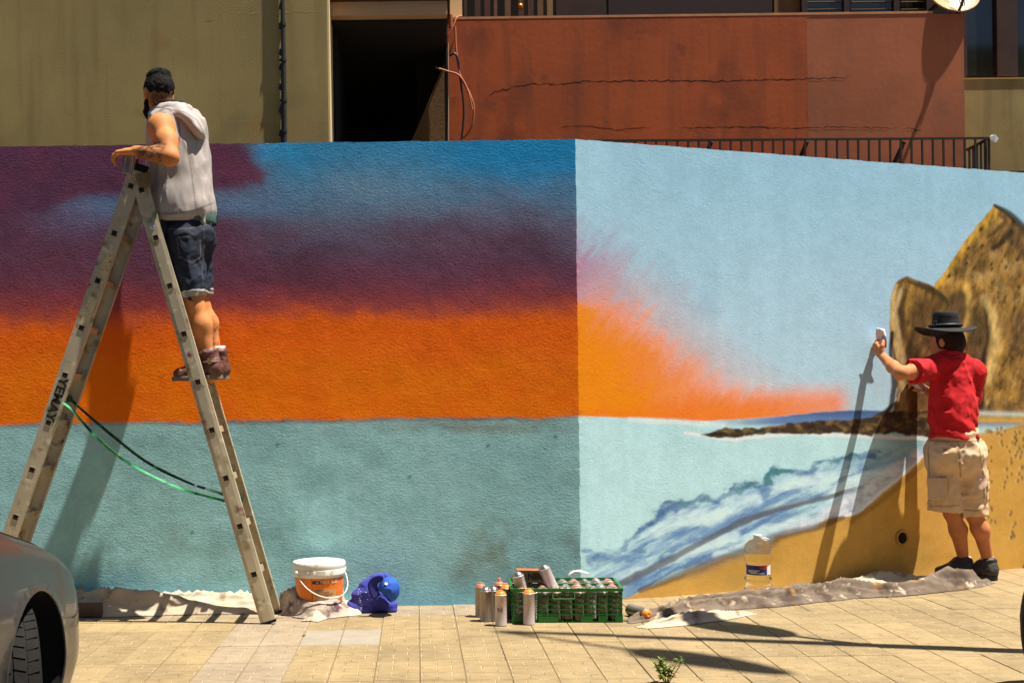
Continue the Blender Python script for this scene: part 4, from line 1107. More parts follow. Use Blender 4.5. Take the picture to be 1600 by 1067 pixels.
# ------------------------------------------------------------------ cloths on the ground
def cloth(name, pts, ws, hs, m, seed, parent=None, ns=150, nt=34, fs_=4.0, ft=1.5, z0=.003, jag=.22, over=.02):
    """crumpled cloth lying along a path on the ground: folds run mostly along it"""
    P = spline([(p[0], p[1]) for p in pts], 12)
    P = np.array(P); seg = np.r_[0, np.cumsum(np.hypot(*np.diff(P, axis=0).T))]
    s = np.linspace(0, seg[-1], ns)
    cx = np.interp(s, seg, P[:, 0]); cy = np.interp(s, seg, P[:, 1])
    tx, ty = np.gradient(cx), np.gradient(cy); l = np.hypot(tx, ty); tx, ty = tx/l, ty/l
    w = np.interp(np.linspace(0, 1, ns), np.linspace(0, 1, len(ws)), ws); h = np.interp(np.linspace(0, 1, ns), np.linspace(0, 1, len(hs)), hs)
    T = np.linspace(-1, 1, nt)
    S, TT = np.meshgrid(s, T, indexing='ij')
    W = w[:, None]; H = h[:, None]
    wob = (fbm(S*fs_*.6, TT*.5, seed=seed, oct=2) - .5) * 1.6
    f1 = 1 - np.abs(2*fbm(S*fs_*.42 + wob*.3, TT*ft*1.5 + wob*1.2 + S*fs_*.3, seed=seed + 5, oct=1) - 1)**.8
    f2 = 1 - np.abs(2*fbm(S*fs_*.9 + TT*.8, TT*ft*3.0 + wob*2.0 - S*fs_*.6, seed=seed + 9, oct=1) - 1)**.7
    f1 = np.clip((f1 - .45)/.55, 0, 1)
    env = np.clip(1 - np.abs(TT)**1.7, 0, 1)**1.1
    ends = np.clip(np.minimum(S, s[-1] - S)/.07, 0, 1)[:]**.6
    Zz = z0 + .98*H*env*ends*(.34 + .62*f1 + .22*f2) + .010*(1 - np.abs(2*fbm(S*5 + wob*3, TT*ft*4 + S*4, seed=seed + 31, oct=1) - 1) - .5)*env*ends
    lat = TT*W*(1 + jag*(fbm(S*7, TT*.4, seed=seed + 21) - .5)*2)
    lat = lat + over*(fbm(S*5, TT*2.2, seed=seed + 23, oct=2) - .5)*2*env
    lon = .03*(fbm(S*6, TT*2.5, seed=seed + 24, oct=2) - .5)*2
    X = cx[:, None] + tx[:, None]*lon - ty[:, None]*lat
    Y = cy[:, None] + ty[:, None]*lon + tx[:, None]*lat
    V = np.stack([X, Y, np.maximum(Zz, z0)], -1).reshape(-1, 3)
    # underside, so the cloth is a closed body
    Vb = V.copy(); Vb[:, 2] = np.maximum(V[:, 2] - .004, .0006)
    n = len(V); F = []
    for i in range(ns - 1):
        for j in range(nt - 1):
            a = i*nt + j
            F.append((a, a + nt, a + nt + 1, a + 1)); F.append((n + a, n + a + 1, n + a + nt + 1, n + a + nt))
    ring = [j for j in range(nt)] + [i*nt + nt - 1 for i in range(1, ns)] + [(ns-1)*nt + j for j in range(nt - 2, -1, -1)] + [i*nt for i in range(ns - 2, 0, -1)]
    for i in range(len(ring)):
        a, b_ = ring[i], ring[(i + 1) % len(ring)]
        F.append((a, b_, n + b_, n + a))
    b = MB(); b.add([tuple(v) for v in np.r_[V, Vb]], F, True)
    return b.build(name, m, parent)
m_canvas = mat('canvas_white', rgb(188, 172, 146), .9, noise=.12, scale=14, bump=.5, bscale=150, bdist=.002, dirt=[(rgb(128, 108, 84), .16, 9, 1.0)])
m_canvas_d = mat('canvas_stained', rgb(106, 91, 76), .9, noise=.25, scale=18, bump=.5, bscale=150, bdist=.002, dirt=[(rgb(70, 54, 44), .3, 7, 2.0), (rgb(186, 168, 142), .09, 14, 4.0), (rgb(150, 108, 54), .05, 7, 8.0)])
m_canvas_p = mat('canvas_purple', rgb(166, 148, 134), .9, noise=.2, scale=16, bump=.5, bscale=150, bdist=.002, dirt=[(rgb(86, 66, 68), .36, 12, 2.0), (rgb(196, 182, 162), .12, 40, 6.0)])
G = lambda x, y: (on_ground(x, y).x, on_ground(x, y).y)
tag(cloth('dust_sheet', [G(70, 948), (G(160, 948)[0], 7.05), (G(240, 950)[0], 7.05), (G(330, 952)[0], 7.06), (G(438, 953)[0], 7.06)], [.085, .12, .12, .1, .09], [.11, .16, .15, .13, .1], m_canvas, 11, ns=190), 'pale canvas dust sheet rolled along the foot of the wall by the ladder', 'cloth')
box_c = at(138, 946, 6.93)
MB_b = MB().bbox((box_c.x - .16, 6.90, .002), (box_c.x + .085, 6.94, .085), .006)
tag(MB_b.build('board', mat('board_dark', rgb(88, 74, 62), .8, noise=.3, scale=12, bump=.3)), 'short dark board lying against the rolled dust sheet', 'board')
tag(cloth('paint_rag', [G(432, 952), G(462, 958), G(500, 962), G(552, 958)], [.06, .1, .1, .06], [.1, .15, .13, .06], m_canvas_p, 23, ns=110, nt=44, fs_=7, ft=1.5, over=.04), 'purple-stained paint rag heaped at the foot of the paint bucket', 'cloth')
tag(cloth('white_rag', [G(483, 971), G(512, 958), G(535, 949), G(548, 962)], [.05, .085, .1, .06], [.04, .12, .14, .05], m_canvas, 37, ns=90, nt=44, fs_=4, ft=.8, over=.03), 'pale crumpled rag between the bucket and the blue bag', 'cloth')
tag(cloth('stained_dust_sheet', [G(978, 972), G(1040, 962), G(1110, 950), G(1200, 942), G(1300, 932), G(1400, 925), G(1490, 916), G(1532, 908)], [.05, .1, .12, .13, .13, .13, .14, .1], [.03, .07, .09, .095, .1, .095, .14, .06], m_canvas_d, 41, ns=260, nt=40, fs_=3.4, ft=1.5, over=.025), 'long brown-stained dust sheet bunched across the pavement below the waves', 'cloth')
tag(cloth('canvas_sheet', [G(1000, 981), G(1050, 975), G(1100, 967), G(1180, 958)], [.03, .085, .085, .02], [.02, .055, .04, .015], m_canvas, 53, ns=110, fs_=4, ft=1.1), 'cream canvas corner spread in front of the stained dust sheet', 'cloth')
tag(cloth('canvas_strip', [G(1320, 914), G(1380, 909), G(1440, 907), G(1490, 903)], [.05, .09, .09, .05], [.03, .07, .04, .03], m_canvas, 61, ns=110, fs_=6, ft=1.4), 'cream canvas strip lying behind the stained dust sheet near the painter', 'cloth')

# ------------------------------------------------------------------ paint bucket
bk = Vector((at(499, 900, 6.97).x, 6.97, 0))
bu = tag(empty('paint_bucket', bk), 'white lidded paint bucket with an orange label beside the ladder foot', 'bucket')
T_ = Matrix.Translation(bk)
m_pl_w = mat('white_plastic', (.72, .69, .62, 1), .4, noise=.06, scale=10, dirt=(rgb(190, 176, 150), .08, 20, 3.0))
m_lab = mat('label_orange', rgb(226, 120, 26), .4, noise=.1, scale=6, dirt=(rgb(206, 96, 20), .12, 6, 2.0))
m_lab2 = mat('label_deep_orange', rgb(204, 76, 14), .4, noise=.08, scale=6)
rb = lambda z: .128 + .022 * z / .3
MB().lathe([(0, .002), (.122, .002), (rb(0) - .001, .006), (rb(.22), .22), (rb(.24) + .006, .232), (rb(.24) + .006, .242), (rb(.25), .25), (rb(.28), .284)], 56, T_).build('pail', m_pl_w, bu, 35)
def label_band(z0, z1, a0, a1, off, name, m, n=40):
    b = MB(); vs_, fs = [], []
    for i in range(n + 1):
        a = a0 + (a1 - a0) * i / n
        for z in (z0, z1):
            r_ = rb(z) + off; vs_.append(bk + Vector((r_*math.cos(a), r_*math.sin(a), z)))
        if i: k = 2*i; fs.append((k - 2, k, k + 1, k - 1))
    b.add(vs_, fs, True); return b.build(name, m, bu)
lb = label_band(.012, .228, 0, 2*math.pi, .0008, 'label', m_lab, 64)
def on_pail(name, z0, z1, a0, a1, m, off=.0016): return label_band(z0, z1, R(a0), R(a1), off, name, m, 14)
on_pail('label_stripe', .17, .228, 0, 359.9, m_lab2, .0012)
on_pail('label_panel', .03, .16, 262, 318, mat('label_tan', rgb(196, 146, 92), .5, noise=.15, scale=40), .0018)
on_pail('label_bar', .190, .208, 258, 282, mat('label_dark', rgb(56, 26, 14), .5), .002)
on_pail('label_line', .150, .155, 262, 284, mat('label_line', rgb(60, 36, 20), .5), .0026)
on_pail('label_line', .04, .165, 256.5, 257.5, MATS['label_dark'], .0022)
for zz in (.14, .13, .12, .108, .096): on_pail('label_line', zz, zz + .004, 264, 264 + rnd.uniform(32, 50), mat('label_text%d' % int(zz*1000), rgb(150, 104, 62), .5), .0026)
def pail_text(s, z, deg, size, m):
    # letters wrapped one by one round the pail
    adv = size * .62 / rb(z); a = R(deg) - adv * (len(s) - 1) / 2
    for ch in s:
        if ch != ' ':
            p = bk + Vector(((rb(z) + .0028)*math.cos(a), (rb(z) + .0028)*math.sin(a), z))
            text_mesh(ch, size, 'lettering', m_whiteink, Matrix.Translation(p) @ Matrix.Rotation(a + math.pi/2, 4, 'Z') @ Matrix.Rotation(R(90), 4, 'X'), bu, .0003)
        a += adv
pail_text('MATE ECO', .2, 298, .021, m_whiteink)
pail_text('45', .199, 270, .014, m_whiteink)
lid = MB().lathe([(0, .300), (.118, .300), (.124, .306), (.140, .309), (.152, .306), (.156, .298), (.156, .284), (.153, .270), (.157, .262), (.156, .238), (.1545, .236)], 64, T_).build('lid', m_pl_w, bu, 30)
for (a0, a1) in ((252, 262), (268, 288), (300, 306)):
    b = MB(); vs_, fs = [], []
    for i in range(9):
        a = R(a0 + (a1 - a0)*i/8)
        for z, r_ in ((.266, .1585), (.242, .1592)): vs_.append(bk + Vector((r_*math.cos(a), r_*math.sin(a), z)))
        if i: k = 2*i; fs.append((k - 2, k, k + 1, k - 1))
    b.add(vs_, fs, True); b.build('tear_tab', mat('tab%d' % a0, (.6, .56, .48, 1), .45), lid)
hp = []
for i in range(25):
    t = i/24; a = math.pi*t
    hp.append(bk + Vector((.160*math.cos(a), -.035 - .155*math.sin(a)*.95, .247 - .148*math.sin(a))))
hp = [bk + Vector((.158*math.cos(-math.pi*i/28 + .0), -.02 - .150*math.sin(math.pi*i/28), .25 - .14*math.sin(math.pi*i/28)**.8)) for i in range(29)]
Mh = Matrix.Translation(bk) @ Matrix.Rotation(R(34), 4, 'Z') @ Matrix.Translation(-bk)
hd = MB().tube([Mh @ p for p in hp], .0032, 8).build('handle', mat('handle_white', (.74, .72, .68, 1), .35), bu)
MB().tube([Mh @ p for p in hp[12:17]], .0068, 10).build('grip', MATS['handle_white'], hd)
for s_ in (0, 28):
    q = Mh @ hp[s_]
    MB().lathe([(0, .012), (.012, .01), (.015, 0), (.015, -.012)], 16, Matrix.Translation(q) @ ((q - bk) * Vector((1, 1, 0))).to_track_quat('Z', 'Y').to_matrix().to_4x4()).build('handle_boss', m_pl_w, bu)

# ------------------------------------------------------------------ spray cans
m_can = mat('can_white', rgb(196, 182, 178), .38, metal=.35, noise=.06, scale=12)
m_can2 = mat('can_grey', rgb(150, 138, 128), .3, metal=.6, noise=.1, scale=12)
m_tin = mat('can_tin', (.55, .5, .44, 1), .25, metal=.95, noise=.15, scale=20)
m_or = mat('cap_orange', rgb(226, 128, 44), .45, noise=.1, scale=20)
m_rust = mat('cap_rust', rgb(170, 106, 80), .5, noise=.15, scale=20)
def can(label, group, loc, M=None, body=m_can, top=m_tin, nozzle=None, invert=False, hgt=.175, simple=False, text=None, spin=0.0):
    r_ = .0325; n = 16 if simple else 28
    root = empty('spray_can', loc)
    root.rotation_euler = (0, 0, spin)
    if M is not None: root.matrix_world = Matrix.Translation(loc) @ M
    tag(root, label, 'spray can', group)
    bpy.context.view_layer.update()
    def part(name, prof, m, parent=root):
        b = MB().lathe(prof, n); me = b.mesh(name); me.materials.append(m); me.set_sharp_from_angle(angle=R(35))
        o = bpy.data.objects.new(name, me); link(o, parent); return o
    part('can_body', [(0, .004), (r_ - .005, .003), (r_ - .001, 0), (r_ + .0008, .002), (r_ + .0008, .006), (r_, .008), (r_, hgt - .012), (r_ + .0006, hgt - .011), (r_ + .0006, hgt - .007), (r_ - .002, hgt - .005)], body)
    sh = part('shoulder', [(r_ - .002, hgt - .0052), (r_ - .006, hgt + .004), (r_ - .013, hgt + .011), (.0135, hgt + .014), (.0135, hgt + .018), (.011, hgt + .019), (0, hgt + .016)], top)
    if nozzle is not None:
        part('nozzle', [(0, hgt + .0165), (.0075, hgt + .0166), (.0075, hgt + .03), (.006, hgt + .032), (0, hgt + .0325)], nozzle, sh)
    if text:
        t = text_mesh(text, .042, 'lettering', m_ink, Matrix.Translation((-.008, -r_ - .0006, .085)) @ Matrix.Rotation(R(90), 4, 'X'), None, .0002, xs=.8)
        for v in t.data.vertices:        # wrap round the can
            a = v.co.x / r_; d_ = -v.co.y; v.co.x = d_ * math.sin(a); v.co.y = -d_ * math.cos(a)
        t.parent = root
    return root
def can_at(px_, py_, label, **kw):
    g = on_ground(px_, py_); g.y += .03; return can(label, 'spray cans standing by the crate', g, **kw)
can_at(752, 964, 'grey spray can at the far left of the group beside the crate', body=m_can2, top=m_rust, spin=.3)
can_at(759.5, 971, 'grey spray can, second from the left, with a bare metal top', body=m_can2, top=m_tin, spin=2)
can_at(772, 970, 'grey spray can half hidden behind the one marked 94', body=m_can2, top=m_tin, spin=1)
can_at(781, 960, 'rust-topped spray can furthest back in the group by the crate', body=m_can2, top=m_rust, nozzle=m_or)
can_at(791, 966, 'orange-topped spray can tucked between the 94 can and the crate', body=m_can2, top=m_or)
c94 = can_at(783.5, 978, 'white spray can marked 94 with an orange top, front of the group', body=m_can, top=m_or, text='94')
MB().add([(-.002, -.0333, .128), (.012, -.0313, .13), (.011, -.0315, .116), (.004, -.0333, .11)], [(0, 1, 2, 3)]).build('sticker', m_or, None).parent = c94
can_at(815.5, 972, 'grey-white spray can with a metal top against the crate front', body=m_can, top=m_rust)
c7 = can_at(827.5, 976, 'white spray can with an orange top, nearest the crate handle', body=m_can, top=m_or, hgt=.178)
t = text_mesh('SPRAY PAINT', .0105, 'lettering', mat('print_grey', rgb(120, 104, 110), .6), Matrix.Translation((.013, -.0335, .105)) @ Matrix.Rotation(R(90), 4, 'X') @ Matrix.Rotation(R(-90), 4, 'Z'), None, .0001) if False else None
ml = on_ground(980, 962); 
can('spray can lying on its side right of the crate, orange base towards the street', 'spray cans standing by the crate', Vector((ml.x + .02, ml.y + .02, .034)), Matrix.Rotation(R(22), 4, 'Z') @ Matrix.Rotation(R(-90), 4, 'X') @ Matrix.Rotation(math.pi, 4, 'X'), body=m_can2, top=m_or, nozzle=None)

# ------------------------------------------------------------------ green crate
CW, CD, CH = .612, .41, .19
c_o = on_ground(800, 973); crz = -.045
cr = tag(empty('plastic_crate', c_o, crz), 'green lattice plastic crate packed with spray cans', 'crate')
m_gr = mat('crate_green', rgb(22, 104, 38), .45, noise=.12, scale=14, dirt=(rgb(16, 84, 34), .1, 16, 2.0))
bpy.context.view_layer.update()
Mc = cr.matrix_world.copy()
def cpart(b, name, m=m_gr):
    me = b.mesh(name); me.materials.append(m); o = bpy.data.objects.new(name, me); link(o, cr); return o
def lattice(Lg, name, M, handle):
    """moulded side: top rim, foot rail, bars, X bracing"""
    b = MB(); tk = .010
    b.box((0, -tk*.5, CH - .018), (Lg, tk*.8, CH), M); b.box((0, 0, .0), (Lg, tk, .006), M)
    for z in (.045, .074, .103, .132, .158): b.box((0, -.001, z - .0026), (Lg, tk - .002, z + .0026), M)
    nv = max(4, int(Lg / .052)); st_ = Lg / nv
    for i in range(nv + 1):
        x = min(max(i * st_, .006), Lg - .006)
        b.box((x - .0018, .0005, .006), (x + .0018, tk - .003, CH - .018), M)
    rows = ((.0485, .0705), (.0775, .0995), (.1065, .1285), (.1355, .1545))
    for i in range(nv):
        for ri, (z0, z1) in enumerate(rows):
            if handle and abs((i + .5)*st_ - Lg*.47) < .085 and ri == 3: continue
            for (xa_, za, xb_, zb_) in ((i*st_ + .003, z0 - .002, (i+1)*st_ - .003, z1 + .002), (i*st_ + .003, z1 + .002, (i+1)*st_ - .003, z0 - .002)):
                b.bar(M @ Vector((xa_, .004, za)), M @ Vector((xb_, .004, zb_)),   .0026, .003, up=M.to_3x3() @ Vector((0, 1, 0)))
    for (f0, f1) in ((.0, .11), (.24, .42), (.62, .73), (.78, .86), (.93, 1.0)):
        b.box((f0*Lg, -.0005, .0065), (f1*Lg, tk - .004, .038), M)
    cpart(b, name)
    if handle:
        hb = MB(); xh = Lg*.47
        for (x0, x1, z0, z1) in ((xh - .062, xh - .058, .133, .172), (xh + .058, xh + .062, .133, .172), (xh - .058, xh + .058, .132, .136)):
            hb.box((x0, -.004, z0), (x1, tk, z1), M)
        cpart(hb, 'handle_frame', mat('crate_edge', rgb(120, 170, 110), .4))
lattice(CW, 'front_side', Matrix.Identity(4), True)
lattice(CW, 'back_side', Matrix.Translation((CW, CD, 0)) @ Matrix.Rotation(math.pi, 4, 'Z'), True)
lattice(CD - .024, 'end_side', Matrix.Translation((0, CD - .012, 0)) @ Matrix.Rotation(-R(90), 4, 'Z'), False)
lattice(CD - .024, 'end_side', Matrix.Translation((CW, .012, 0)) @ Matrix.Rotation(R(90), 4, 'Z'), False)
cpart(MB().box((.012, CD*.5 - .007, CH - .016), (CW - .012, CD*.5 + .007, CH - .003)), 'middle_bar')
fl = MB()
for i in range(12): fl.box((.012, .012 + i*.032, .006), (CW - .012, .026 + i*.032, .011))
cpart(fl, 'floor_grid')
proto = None
k = 0
caps = (m_tin, mat('tin_pale', (.68, .62, .6, 1), .28, metal=.9), mat('tin_pink', rgb(196, 150, 140), .4, metal=.5))
for jy in range(6):
    for ix in range(9):
        x = .045 + ix * .0655 + (.0 if jy % 2 else .004); y = .045 + jy * .0645
        if abs(y - CD*.5) < .012: y += .012
        if ix in (0, 1) and jy in (0, 1, 2) and not (ix == 1 and jy == 0): continue
        kk = (ix*7 + jy*3) % 3
        if k < 3:
            o = can('spray can with a bare domed end, packed among others in the green crate', 'spray cans packed in the crate', (0, 0, 0), body=m_can2 if k else m_can, top=caps[k], simple=True, hgt=.158)
            proto = (proto or []) + [o]
        else:
            o = copy_tree(proto[kk])
        zr = rnd.uniform(-.008, .006)
        o.matrix_world = Mc @ Matrix.Translation((x, y, .0115 + max(zr, 0) - .008 + .008)) @ Matrix.Rotation(rnd.uniform(-.05, .05), 4, 'X') @ Matrix.Rotation(rnd.uniform(0, 6), 4, 'Z')
        k += 1
# cans and a carton lying on top of the load
p = Mc @ Vector((.078, .08, .09)); 
can('white spray can stuck slantwise in the left front of the crate, base up', 'spray cans lying on the crate', p, Matrix.Rotation(R(-14), 4, 'Y') @ Matrix.Rotation(R(4), 4, 'X'), body=m_can, top=m_tin)
p = Mc @ Vector((.245, .17, .155))
can('pale spray can leaning in the middle of the crate, metal top up left', 'spray cans lying on the crate', p, Matrix.Rotation(R(-24), 4, 'Y'), body=m_can, top=m_tin, hgt=.14)
bxm = mat('carton_grey', rgb(112, 96, 74), .8, noise=.2, scale=14)
carton = tag(empty('carton', Mc @ Vector((.035, .17, .2)), crz), 'small open carton lettered NBQ lying on the cans in the crate', 'carton')
bpy.context.view_layer.update()
Mk = carton.matrix_world @ Matrix.Rotation(R(1.5), 4, 'Y')
for lo, hi, nm in (((0, 0, 0), (.19, .004, .066), 'front_panel'), ((0, .086, 0), (.19, .09, .066), 'back_panel'), ((0, .004, 0), (.004, .086, .066), 'end_panel'), ((.186, .004, 0), (.19, .086, .066), 'end_panel'), ((.004, .004, 0), (.186, .086, .004), 'bottom_panel')):
    MB().box(lo, hi, Mk).build(nm, bxm, carton)
MB().box((.0, .006, .066), (.19, .05, .069), Mk @ Matrix.Rotation(R(9), 4, 'X')).build('flap', mat('carton_brown', rgb(150, 92, 48), .8, noise=.3, scale=12), carton)
text_mesh('NBQ', .05, 'lettering', m_ink, Mk @ Matrix.Translation((.115, -.001, .033)) @ Matrix.Rotation(R(90), 4, 'X'), carton, .0003, bold=.0028)
ps = MB(); q = Mc @ Vector((.33, .22, .2))
for i in range(7):
    for j in range(4):
        ps.v.append((q.x + i*.02, q.y + j*.02 + .006*math.sin(i*1.3), q.z + .02 + .03*math.sin(i*.45) + .006*math.sin(j*2.1 + i)))
ps.add([], [])
for i in range(6):
    for j in range(3):
        a = i*4 + j; ps.f.append((a, a + 4, a + 5, a + 1)); ps.sm.append(True)
me = ps.build('paper_cup', mat('cup_lilac', rgb(196, 180, 182), .6, noise=.1)); me.modifiers.new('thick', 'SOLIDIFY').thickness = .003
tag(me, 'curled lilac-white sheet of card resting on the cans in the crate', 'card')

# ------------------------------------------------------------------ water bottle
wb = on_ground(1189, 930); wb.y += .06
bo_ = tag(empty('water_bottle', wb), 'large clear plastic water bottle with a blue label standing on the pavement', 'bottle')
gm = bpy.data.materials.new('clear_plastic'); gm.use_nodes = True
g_ = gm.node_tree.nodes['Principled BSDF']; g_.inputs['Transmission Weight'].default_value = 1; g_.inputs['Roughness'].default_value = .06; g_.inputs['IOR'].default_value = 1.12; g_.inputs['Base Color'].default_value = (.97, .98, .97, 1)
nz = gm.node_tree.nodes.new('ShaderNodeTexNoise'); nz.inputs['Scale'].default_value = 26; bpn = gm.node_tree.nodes.new('ShaderNodeBump'); bpn.inputs['Strength'].default_value = .25; bpn.inputs['Distance'].default_value = .01
gm.node_tree.links.new(nz.outputs['Fac'], bpn.inputs['Height']); gm.node_tree.links.new(bpn.outputs[0], g_.inputs['Normal'])
wm = bpy.data.materials.new('water'); wm.use_nodes = True
w_ = wm.node_tree.nodes['Principled BSDF']; w_.inputs['Transmission Weight'].default_value = 1; w_.inputs['Roughness'].default_value = .0; w_.inputs['IOR'].default_value = 1.2; w_.inputs['Base Color'].default_value = (.96, .98, .96, 1)
prof = [(0, .012), (.05, .006), (.074, 0), (.084, .012), (.086, .05), (.083, .062), (.072, .072), (.072, .082), (.083, .09), (.084, .104), (.075, .112), (.074, .125), (.074, .19), (.075, .2), (.084, .212), (.086, .235), (.078, .246), (.068, .252), (.080, .262), (.086, .285), (.078, .312), (.056, .335), (.03, .346), (.0225, .350), (.0225, .37)]
Tb = Matrix.Translation(wb)
MB().lathe(prof, 40, Tb).build('shell', gm, bo_)
wp = [(max(r_ - .0035, 0), z + .003) for r_, z in prof if z < .2]
wp += [(wp[-1][0], .198), (0, .198)]
MB().lathe(wp, 40, Tb).build('water', wm, bo_)
MB().lathe([(.0232, .345), (.026, .346), (.026, .372), (.0245, .375), (0, .375)], 24, Tb).build('cap', mat('cap_white', (.8, .79, .76, 1), .4), bo_)
MB().tube([wb + Vector((.02, 0, .345)), wb + Vector((.045, -.005, .352)), wb + Vector((.07, -.01, .345)), wb + Vector((.05, -.01, .338)), wb + Vector((.02, 0, .342))], .0045, 8).build('carry_ring', MATS['cap_white'], bo_)
def wrap(z0, z1, a0, a1, r_, name, m, parent):
    b = MB(); vs_, fs = [], []
    for i in range(25):
        a = R(a0 + (a1 - a0)*i/24)
        for z in (z0, z1): vs_.append(wb + Vector((r_*math.cos(a), r_*math.sin(a), z)))
        if i: k = 2*i; fs.append((k - 2, k, k + 1, k - 1))
    b.add(vs_, fs, True); return b.build(name, m, parent)
lb = wrap(.128, .188, 186, 300, .0755, 'label', mat('label_navy', rgb(28, 48, 112), .4, noise=.15, scale=30), bo_)
wrap(.128, .188, 300, 350, .0755, 'label_end', mat('label_white', (.72, .72, .72, 1), .4), bo_)
wrap(.166, .186, 262, 300, .0762, 'label_patch', mat('label_red', rgb(190, 40, 34), .4), bo_)
for z, a0, a1 in ((.154, 205, 262), (.146, 205, 250), (.137, 215, 285)): wrap(z, z + .004, a0, a1, .0764, 'label_print', m_whiteink, bo_)

# ------------------------------------------------------------------ weeds
m_leaf = mat('leaf_green', rgb(104, 132, 34), .55, noise=.3, scale=9)
tag(leafy('kerb_weed', Vector((on_ground(1057, 1085).x, 5.115, -.01)), .085, .05, .125, 240, .026, m_leaf, None, 4, 14), 'small green weed sprouting at the kerb in the foreground', 'plant')
g = on_ground(1124, 921)
tag(leafy('dry_weed', Vector((g.x, g.y + .03, 0)), .04, .02, .05, 60, .014, mat('leaf_dry', rgb(84, 72, 34), .8, noise=.3), None, 9, 9), 'tiny dry weed at the foot of the mural beside the water bottle', 'plant')
g = on_ground(470, 1000)
tag(leafy('joint_weed', Vector((GX + .003, 6.28, -.004)), .012, .03, .012, 26, .01, m_leaf, None, 12, 8), 'speck of moss growing in the joint beside the white slab', 'plant')

# ------------------------------------------------------------------ trestle at the right edge
tr0 = on_ground(1588, 886)
trs = tag(empty('folding_trestle', tr0), 'grey folding trestle whose foot shows at the right edge against the sand', 'trestle')
m_tr = mat('trestle_metal', rgb(168, 152, 128), .55, metal=.3, noise=.15, scale=12)
dv = Vector((d.x, d.y, 0)); nv_ = Vector((d.y, -d.x, 0))
for off in (0, .3):
    f = tr0 + nv_ * off * .4
    ap = f + dv * .26 + Vector((0, 0, .72))
    MB().bar(f, ap, .03, .022, up=nv_).build('leg', m_tr, trs)
    f2 = f + dv * .52
    MB().bar(f2, ap + nv_*.024, .03, .022, up=nv_).build('leg', m_tr, trs)
    MB().bar(f + dv*.09 + Vector((0, 0, .25)) + nv_*.03, f2 - dv*.09 + Vector((0, 0, .25)) + nv_*.03, .025, .012, up=(0, 0, 1)).build('stretcher', m_tr, trs)
MB().box((-.06, -.16, -.02), (.06, .02, .012), Matrix.Translation(tr0 + dv*.26 + Vector((0, 0, .73))) @ Matrix.Rotation(math.atan2(d.y, d.x), 4, 'Z')).build('top_board', m_tr, trs)
